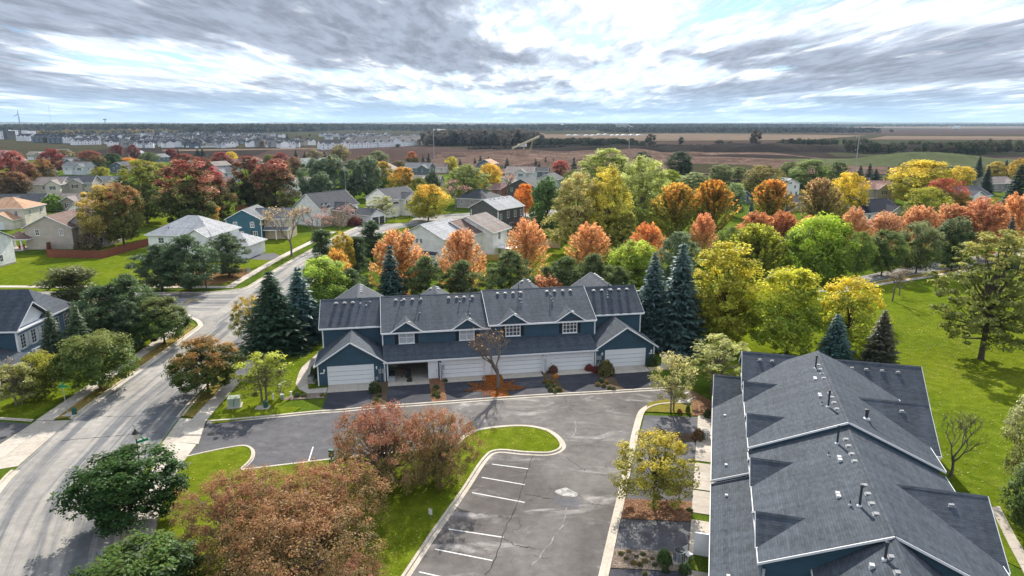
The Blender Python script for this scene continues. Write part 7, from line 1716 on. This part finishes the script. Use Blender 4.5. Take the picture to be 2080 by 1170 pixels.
B('bush_1', 832, 775, 12, 10, 'small green shrub by the open white door', BX); B('bush_2', 905, 776, 10, 8, 'tiny shrub left of the third garage', BX)
B('bush_2', 1325, 745, 22, 26, 'dark shrub at the right corner of the townhouse', BX)
B('bush_1', 1418, 893, 26, 24, 'brown round shrub beside the grey air conditioner', (.13, .08, .03)); B('bush_1', 1349, 1146, 32, 34, 'round green shrub in the gravel bed', (.06, .11, .025)); B('bush_2', 1391, 1163, 26, 22, 'green shrub beside the white privacy screen', (.05, .09, .025)); B('bush_1', 1352, 1162, 16, 12, 'small green shrub below the round green shrub', BX)
B('bush_2', 1397, 838, 10, 18, 'upright little evergreen on the leafy court corner', (.06, .10, .03)); B('bush_1', 1380, 840, 12, 10, 'rusty little shrub on the leafy court corner', (.18, .09, .03)); B('bush_2', 1437, 848, 16, 18, 'green shrub against the right townhouse', BX)
rt = random.Random(4)
TUFTS = [(883, 795), (889, 800), (882, 804), (890, 808), (886, 790), (1113, 786), (1126, 786), (1118, 794), (1131, 793), (1122, 778), (1137, 796), (1127, 800), (1109, 778), (1214, 783), (1226, 786), (1238, 791), (1221, 776), (1246, 793), (1232, 779), (770, 806), (764, 814), (772, 818), (760, 822), (768, 828), (618, 806), (604, 806), (655, 805),
         (1262, 1127), (1277, 1123), (1272, 1137), (1293, 1133), (1306, 1128), (1287, 1146), (1310, 1142), (1325, 1137), (1300, 1150), (1330, 1150), (1400, 1038), (1345, 880), (1320, 884), (1375, 884), (1310, 1168), (1620, 0)][:-1]
for i, (x, y) in enumerate(TUFTS):
    B('bush_%d' % (1 + i % 2), x, y, rt.uniform(10, 16), rt.uniform(6, 10), 'low tuft of perennial in the planting beds by the garages', rt.choice([(.10, .10, .03), (.14, .12, .035), (.075, .095, .03), (.18, .13, .03)]), None, 'low tufts in the planting beds', 'tuft')
# fallen leaves
def litter(pts, n, size, cols, label, z=.075, seed=1):
    g = np.random.default_rng(seed); P = np.array(pts); lo, hi = P.min(0), P.max(0); out = []
    def inside(q):
        c = False; j = len(P) - 1
        for i in range(len(P)):
            if (P[i, 1] > q[1]) != (P[j, 1] > q[1]) and q[0] < (P[j, 0] - P[i, 0]) * (q[1] - P[i, 1]) / (P[j, 1] - P[i, 1]) + P[i, 0]: c = not c
            j = i
        return c
    cen = lo + g.random((14, 2)) * (hi - lo)
    while len(out) < n:
        q = lo + g.random(2) * (hi - lo) if g.random() < .6 else cen[g.integers(14)] + g.normal(size=2) * (hi - lo) * .07
        if inside(q): out.append(q)
    out = np.array(out); C = np.concatenate([out, np.full((n, 1), z) + g.random((n, 1)) * .03], 1)
    V, Q, col = leaves(C, np.array([0, 0, 1.0]) + g.normal(size=(n, 3)) * .25, size, g, g.random(n), g.random(n), .7)
    o = link('fallen_leaves', np_mesh('fallen_leaves', V, Q, M['leaf'], col), None, label=label, cat='leaves', kind='stuff'); o.color = (*cols[0], 1); o['col2'] = tuple(cols[1])
litter([(26, 60), (46, 30), (70, 30), (95, 60), (100, 100), (60, 118), (36, 100)], 5600, .09, ((.30, .28, .11), (.27, .22, .07)), 'pale leaves scattered over the park lawn', .08, 2)
litter([(p[0], p[1]) for p in isl], 1500, .06, ((.42, .34, .10), (.36, .20, .08)), 'pale leaves scattered over the grass island', .125, 3)
litter([(-30.8, 63.6), (-31.2, 72), (-32, 88), (-20, 88), (-23.5, 74), (-25, 66.5), (-29.5, 63)], 700, .06, ((.40, .34, .06), (.42, .30, .06)), 'yellow leaves scattered beside the utility box', .085, 4)
litter([(-48.4, 64), (-49.2, 90), (-58, 92), (-60, 66)], 600, .06, ((.36, .30, .06), (.40, .30, .06)), 'yellow leaves scattered on the lawn before the blue townhouse', .085, 5)
litter([(tl(19.6, -4)[0] + math.cos(t) * q, tl(19.6, -4)[1] + math.sin(t) * q * .9) for t, q in [(i * .3927, (3.6, 2.1, 3.2, 1.9, 3.0, 3.9, 2.2, 3.5, 2.4, 3.8, 2.0, 3.3, 2.6, 3.0, 1.8, 2.9)[i]) for i in range(16)]], 3200, .075, ((.30, .105, .015), (.24, .075, .012)), 'thick orange leaves round the bare tree', .07, 6)
litter(lpoly((12.4, -.4), (14.1, -.4), (14.0, -7.4), (12.3, -7.4)), 500, .06, ((.27, .10, .025), (.18, .075, .03)), 'orange leaves in the bed beside the open garage', .07, 7)
litter(rpoly((20.8, -1.7), (23.6, -1.7), (24.5, -6.9), (21.8, -6.9)), 1700, .055, ((.36, .20, .11), (.26, .13, .07)), 'brown leaves in the bed of the yellow green tree', .08, 8)
litter(G((1398, 792), (1450, 818), (1450, 846), (1404, 846)), 900, .055, ((.40, .25, .13), (.32, .2, .1)), 'tan leaves at the far corner of the court', .08, 9)
litter(rpoly((28.0, -1.7), (29.8, -1.7), (30.6, -6.9), (28.7, -6.9)), 900, .05, ((.34, .28, .22), (.22, .18, .14)), 'stones and leaves in the gravel bed', .08, 10)
litter([(-33.6, 65), (-34.4, 70), (-35.2, 85), (-35.4, 97), (-33.4, 97), (-32.7, 78), (-32.3, 65)], 500, .06, ((.38, .24, .05), (.36, .18, .05)), 'brown leaves on the right hand verge', .10, 11)
litter([(-44.9, 64.4), (-45.4, 80), (-46.2, 95), (-47.6, 95), (-46.7, 76), (-46.1, 64.4)], 600, .06, ((.44, .26, .06), (.42, .22, .06)), 'brown leaves on the left hand verge', .10, 12)
# lamps
def lamp_post(px, py, hgt, label):
    X, Y = gp(px, py); o = empty('lamp_post', (X, Y, .08), label=label, cat='street lamp')
    MB().tube([(0, 0, 0), (0, 0, .15), (0, 0, .5), (0, 0, .6), (0, 0, hgt - .6)], [.16, .16, .1, .06, .05], 10).build('post', M['blackmetal'], o)
    MB().tube([(0, 0, hgt - .6), (0, 0, hgt - .55), (0, 0, hgt - .12)], [.06, .14, .24], 8).build('lantern', plain('frosted_glass', (.55, .52, .45), .3), o)
    MB().tube([(0, 0, hgt - .12), (0, 0, hgt - .08), (0, 0, hgt + .12), (0, 0, hgt + .3)], [.30, .30, .12, .02], 8).build('cap', M['blackmetal'], o)
lamp_post(287, 966, 3.9, 'black lantern street lamp beside the dark maple')
X, Y = gp(420, 592); o = empty('street_light', (X, Y, .05), label='tall dark street light before the three corner pines', cat='street light'); ht = zat(Y, 516)
MB().tube([(0, 0, 0), (0, 0, ht)], [.11, .07], 8).build('pole', M['pipe'], o); MB().tube([(0, 0, ht), (-.5, 0, ht + .25), (-1.0, 0, ht + .3)], [.05, .05, .04], 6).build('arm', M['pipe'], o); MB().box(-1.6, -.9, -.14, .14, ht + .24, ht + .36).build('lamp_head', M['flash'], o)
def cobra(px, yb, yt, label, s=1):
    X, Y = gp(px, yb); o = empty('street_light', (X, Y, .05), label=label, cat='street light', group='pale street lights'); ht = zat(Y, yt)
    MB().tube([(0, 0, 0), (0, 0, ht)], [.08, .05], 8).build('pole', M['metal'], o); MB().tube([(0, 0, ht), (-s * 1.0, 0, ht + .5), (-s * 2.4, 0, ht + .55)], [.06, .05, .04], 6).build('arm', M['flash'], o); MB().box(-s * 2.4 - .4, -s * 2.4 + .4, -.2, .2, ht + .45, ht + .6).build('lamp_head', M['metal'], o)
cobra(704, 415, 330, 'pale curved street light among the grey green poplars'); cobra(1452, 352, 314, 'pale street light at the edge of the pit')
def street_sign(px, py, hgt, rz, label):
    X, Y = gp(px, py); o = empty('street_sign', (X, Y, .06), rz, label=label, cat='street sign')
    MB().tube([(0, 0, 0), (0, 0, hgt)], [.035, .035], 6).build('post', M['metal'], o); MB().box(-.45, .45, -.012, .012, hgt - .02, hgt + .2).build('name_blade', M['signgreen'], o); MB().box(-.012, .012, -.4, .4, hgt + .22, hgt + .42).build('name_blade', M['signgreen'], o)
street_sign(137, 842, 2.9, .2, 'green street name sign on the left verge'); street_sign(299, 962, 2.9, .8, 'green street name sign beside the lantern lamp')
def stop_like(px, py, yt, label):
    X, Y = gp(px, py); ht = max(1.8, zat(Y, yt)); o = empty('sign_post', (X, Y, .06), label=label, cat='sign')
    MB().tube([(0, 0, 0), (0, 0, ht)], [.035, .035], 6).build('post', M['metal'], o); MB().box(-.32, .32, .0, .02, ht - .7, ht).build('sign_plate', M['metal'], o)
stop_like(508, 576, 545, 'back of a grey sign on the corner verge'); stop_like(376, 672, 655, 'small grey sign post on the left verge near the corner')
X, Y = gp(875, 1056); o = empty('notice_sign', (X, Y, .1), -.5, label='small white notice on a stake in the island grass', cat='sign'); MB().tube([(0, 0, 0), (0, 0, .5)], [.02, .02], 5).build('stake', M['metal'], o); MB().box(-.16, .16, -.03, -.01, .35, .85).build('notice_board', M['pvc'], o)
X, Y = gp(675, 950); o = empty('waste_station', (X, Y, .1), label='dark green post box station by the striped stalls', cat='dog station'); MB().box(-.05, .05, -.05, .05, 0, 1.4).build('post', M['dkgreen'], o); MB().box(-.2, .2, -.16, .1, .95, 1.55).box(-.22, .22, -.18, .12, 1.55, 1.62).build('box', M['dkgreen'], o); MB().tube([(0, -.1, .1), (0, -.1, .75)], [.2, .22], 10).build('bin', M['dkgreen'], o)
# utilities on the lawns
X, Y = gp(477, 826); o = empty('transformer_box', (X, Y, .06), .25, label='pale green utility box on the lawn beside the right sidewalk', cat='utility box'); MB().box(-.75, .75, -.7, .7, 0, .12).build('pad', M['concrete'], o); m = MB(); m.add([(-.6, -.5, .12), (.6, -.5, .12), (.6, .5, .12), (-.6, .5, .12), (-.6, -.42, .95), (.6, -.42, .95), (.6, .5, 1.05), (-.6, .5, 1.05)], [(0, 3, 2, 1), (4, 5, 6, 7), (0, 1, 5, 4), (1, 2, 6, 5), (2, 3, 7, 6), (3, 0, 4, 7)]); m.build('cabinet', M['green'], o); MB().box(-.62, .62, -.46, .53, .955, .99).build('lid', M['green'], o); MB().box(-.02, .02, -.53, -.50, .2, .85).build('door_seam', M['blackmetal'], o)
def pedestal(px, py, h_, w, mat, label, cap=True):
    X, Y = gp(px, py); o = empty('utility_pedestal', (X, Y, .06), .2, label=label, cat='pedestal'); MB().box(-w / 2, w / 2, -w / 2, w / 2, 0, h_).build('body', M[mat], o); MB().box(-w / 2 - .03, w / 2 + .03, -w / 2 - .03, w / 2 + .03, h_, h_ + .08).build('cap', M[mat], o)
pedestal(571, 808, 1.45, .2, 'pvc', 'tall white utility pedestal behind the small yellow tree'); pedestal(555, 813, .6, .16, 'pvc', 'short white post left of the tall white pedestal'); pedestal(574, 812, .5, .3, 'metal', 'grey meter box at the foot of the tall white pedestal'); pedestal(592, 808, .6, .14, 'pvc', 'short white post right of the tall white pedestal')
def hydrant(px, py, label):
    X, Y = gp(px, py); o = empty('utility_vault', (X, Y, .06), label=label, cat='utility vault'); MB().box(-.9, .5, -.5, .5, 0, .05).build('pad', M['concrete'], o); MB().tube([(.1, 0, .05), (.1, 0, .62), (.1, 0, .66), (.1, 0, .74)], [.23, .23, .27, .12], 12).build('can', M['dkgreen'], o)
hydrant(538, 829, 'dark green can on a concrete pad by the entry lane'); hydrant(150, 843, 'dark green can on a concrete pad on the left lawn')
def ac(X, Y, label, z=.05):
    o = empty('air_conditioner', (X, Y, z), label=label, cat='air conditioner'); MB().box(-.5, .5, -.5, .5, 0, .08).build('pad', M['concrete'], o)
    m = MB(); m.tube([(0, 0, .08), (0, 0, .8)], [.38, .38], 14); m.build('housing', M['metal'], o)
    m = MB(); m.tube([(0, 0, .8), (0, 0, .84)], [.36, .30], 14)
    for k in range(10): a = k * .628; m.bar((math.cos(a) * .39, math.sin(a) * .39, .1), (math.cos(a) * .39, math.sin(a) * .39, .8), .025)
    m.build('grille', M['blackmetal'], o)
for (u, v), lab in (((28.6, -2.3), 'round grey air conditioner by the white privacy screen'), ((8.9, -.9), 'round grey air conditioner against the right townhouse')): ac(*rl(u, v), lab)
ac(*tl(-.9, 1.2), 'round grey air conditioner at the left end of the middle townhouse')
def chair(X, Y, rz, label):
    o = empty('garden_chair', (X, Y, .06), rz, label=label, cat='chair'); MB().box(-.25, .25, -.25, .25, .4, .44).build('seat', M['pvc'], o); MB().box(-.25, .25, .22, .26, .44, .9).build('backrest', M['pvc'], o)
    for x in (-.22, .22):
        for y in (-.22, .22): MB().box(x - .02, x + .02, y - .02, y + .02, 0, .4).build('leg', M['pvc'], o)
chair(*rl(28.3, -1.75), .6, 'white garden chair beside the round air conditioner')
# cars
def car(px, py, rz, label, mat, z=.05):
    X, Y = gp(px, py); o = empty('parked_car', (X, Y, z), rz, label=label, cat='car')
    prof = [(-2.2, .35), (-2.25, .75), (-2.05, .98), (-1.5, 1.02), (-.75, 1.46), (.75, 1.5), (1.55, 1.08), (2.05, .95), (2.2, .7), (2.2, .35)]
    n = len(prof); v = [(x, y * (.8 if z > 1.1 else 1), z) for y in (-.9, .9) for x, z in prof]; m = MB().add(v, [tuple(range(n)), tuple(range(2 * n - 1, n - 1, -1))] + [((i + 1) % n, i, i + n, (i + 1) % n + n) for i in range(n)]); m.build('body', mat, o, smooth=False)
    for s in (-1, 1): MB().add([(-1.35, s * .905, 1.04), (-.7, s * .76, 1.4), (.7, s * .76, 1.44), (1.35, s * .9, 1.06)], [(0, 1, 2, 3) if s < 0 else (3, 2, 1, 0)]).build('side_window', M['glass'], o)
    MB().quad((.83, -.66, 1.47), (1.5, -.8, 1.12), (1.5, .8, 1.12), (.83, .66, 1.47)).build('windscreen', M['glass'], o); MB().quad((-.83, .66, 1.44), (-1.45, .8, 1.07), (-1.45, -.8, 1.07), (-.83, -.66, 1.44)).build('rear_window', M['glass'], o)
    for x in (-1.4, 1.4):
        for y in (-.82, .82): w = MB().tube([(x, y - .1, .33), (x, y + .1, .33)], [.33, .33], 14).build('wheel', M['blackmetal'], o); MB().tube([(x, y - .11, .33), (x, y + .11, .33)], [.18, .18], 10).build('rim', M['metal'], w)
    for y in (-.65, .65): MB().box(2.17, 2.23, y - .2, y + .2, .68, .82).build('headlight', M['pvc'], o); MB().box(-2.27, -2.2, y - .18, y + .18, .72, .88).build('tail_light', M['red'], o)
cp = plain('car_silver', (.30, .34, .40), .25, .05, 1, .6, .3)
car(740, 449, .5, 'silver grey car on the drive of the white stone fronted house', cp); car(1985, 408, .2, 'white car far right behind the yellow maple', plain('car_white', (.75, .76, .78), .25, .05, 1, .6))
car(640, 309, .1, 'far white truck on the track before the terraces', M['pvc']); sheet('front_drive', G((700, 452), (735, 441), (760, 448), (730, 463)), .062, M['olddrive'])
T('bush_1', 722, 458, 440, 34, (.13, .04, .03), None, 'dark red shrub tree beside the silver grey car', cat='shrub', name='shrub')
# mailboxes by the north road
for i, (x, y) in enumerate(((770, 450), (801, 448), (832, 446))):
    X, Y = gp(x, y); o = empty('mailbox', (X, Y, .05), .4, label=['left mailbox on a post by the north road', 'middle mailbox on a post by the north road', 'right mailbox on a post by the north road'][i], cat='mailbox'); MB().box(-.06, .06, -.06, .06, 0, 1.0).build('post', M['blackmetal'], o); MB().box(-.15, .15, -.3, .3, 1.0, 1.3).build('box', M['blackmetal'], o)

# ------------------------------------------------------------------ air
m_, nt_, b_ = new_mat('air'); nt_.nodes.remove(b_)
pv_ = nt_.nodes.new('ShaderNodeVolumePrincipled'); pv_.inputs['Color'].default_value = (0.55, 0.76, 1.0, 1); pv_.inputs['Density'].default_value = 0.45e-4; pv_.inputs['Anisotropy'].default_value = 0.2
nt_.links.new(pv_.outputs[0], nt_.nodes['Material Output'].inputs['Volume'])
MB().box(-14500, 14500, -450, 16500, -2.5, 118).build('haze', m_, kind='stuff', label='pale blue air over the far country', cat='haze')
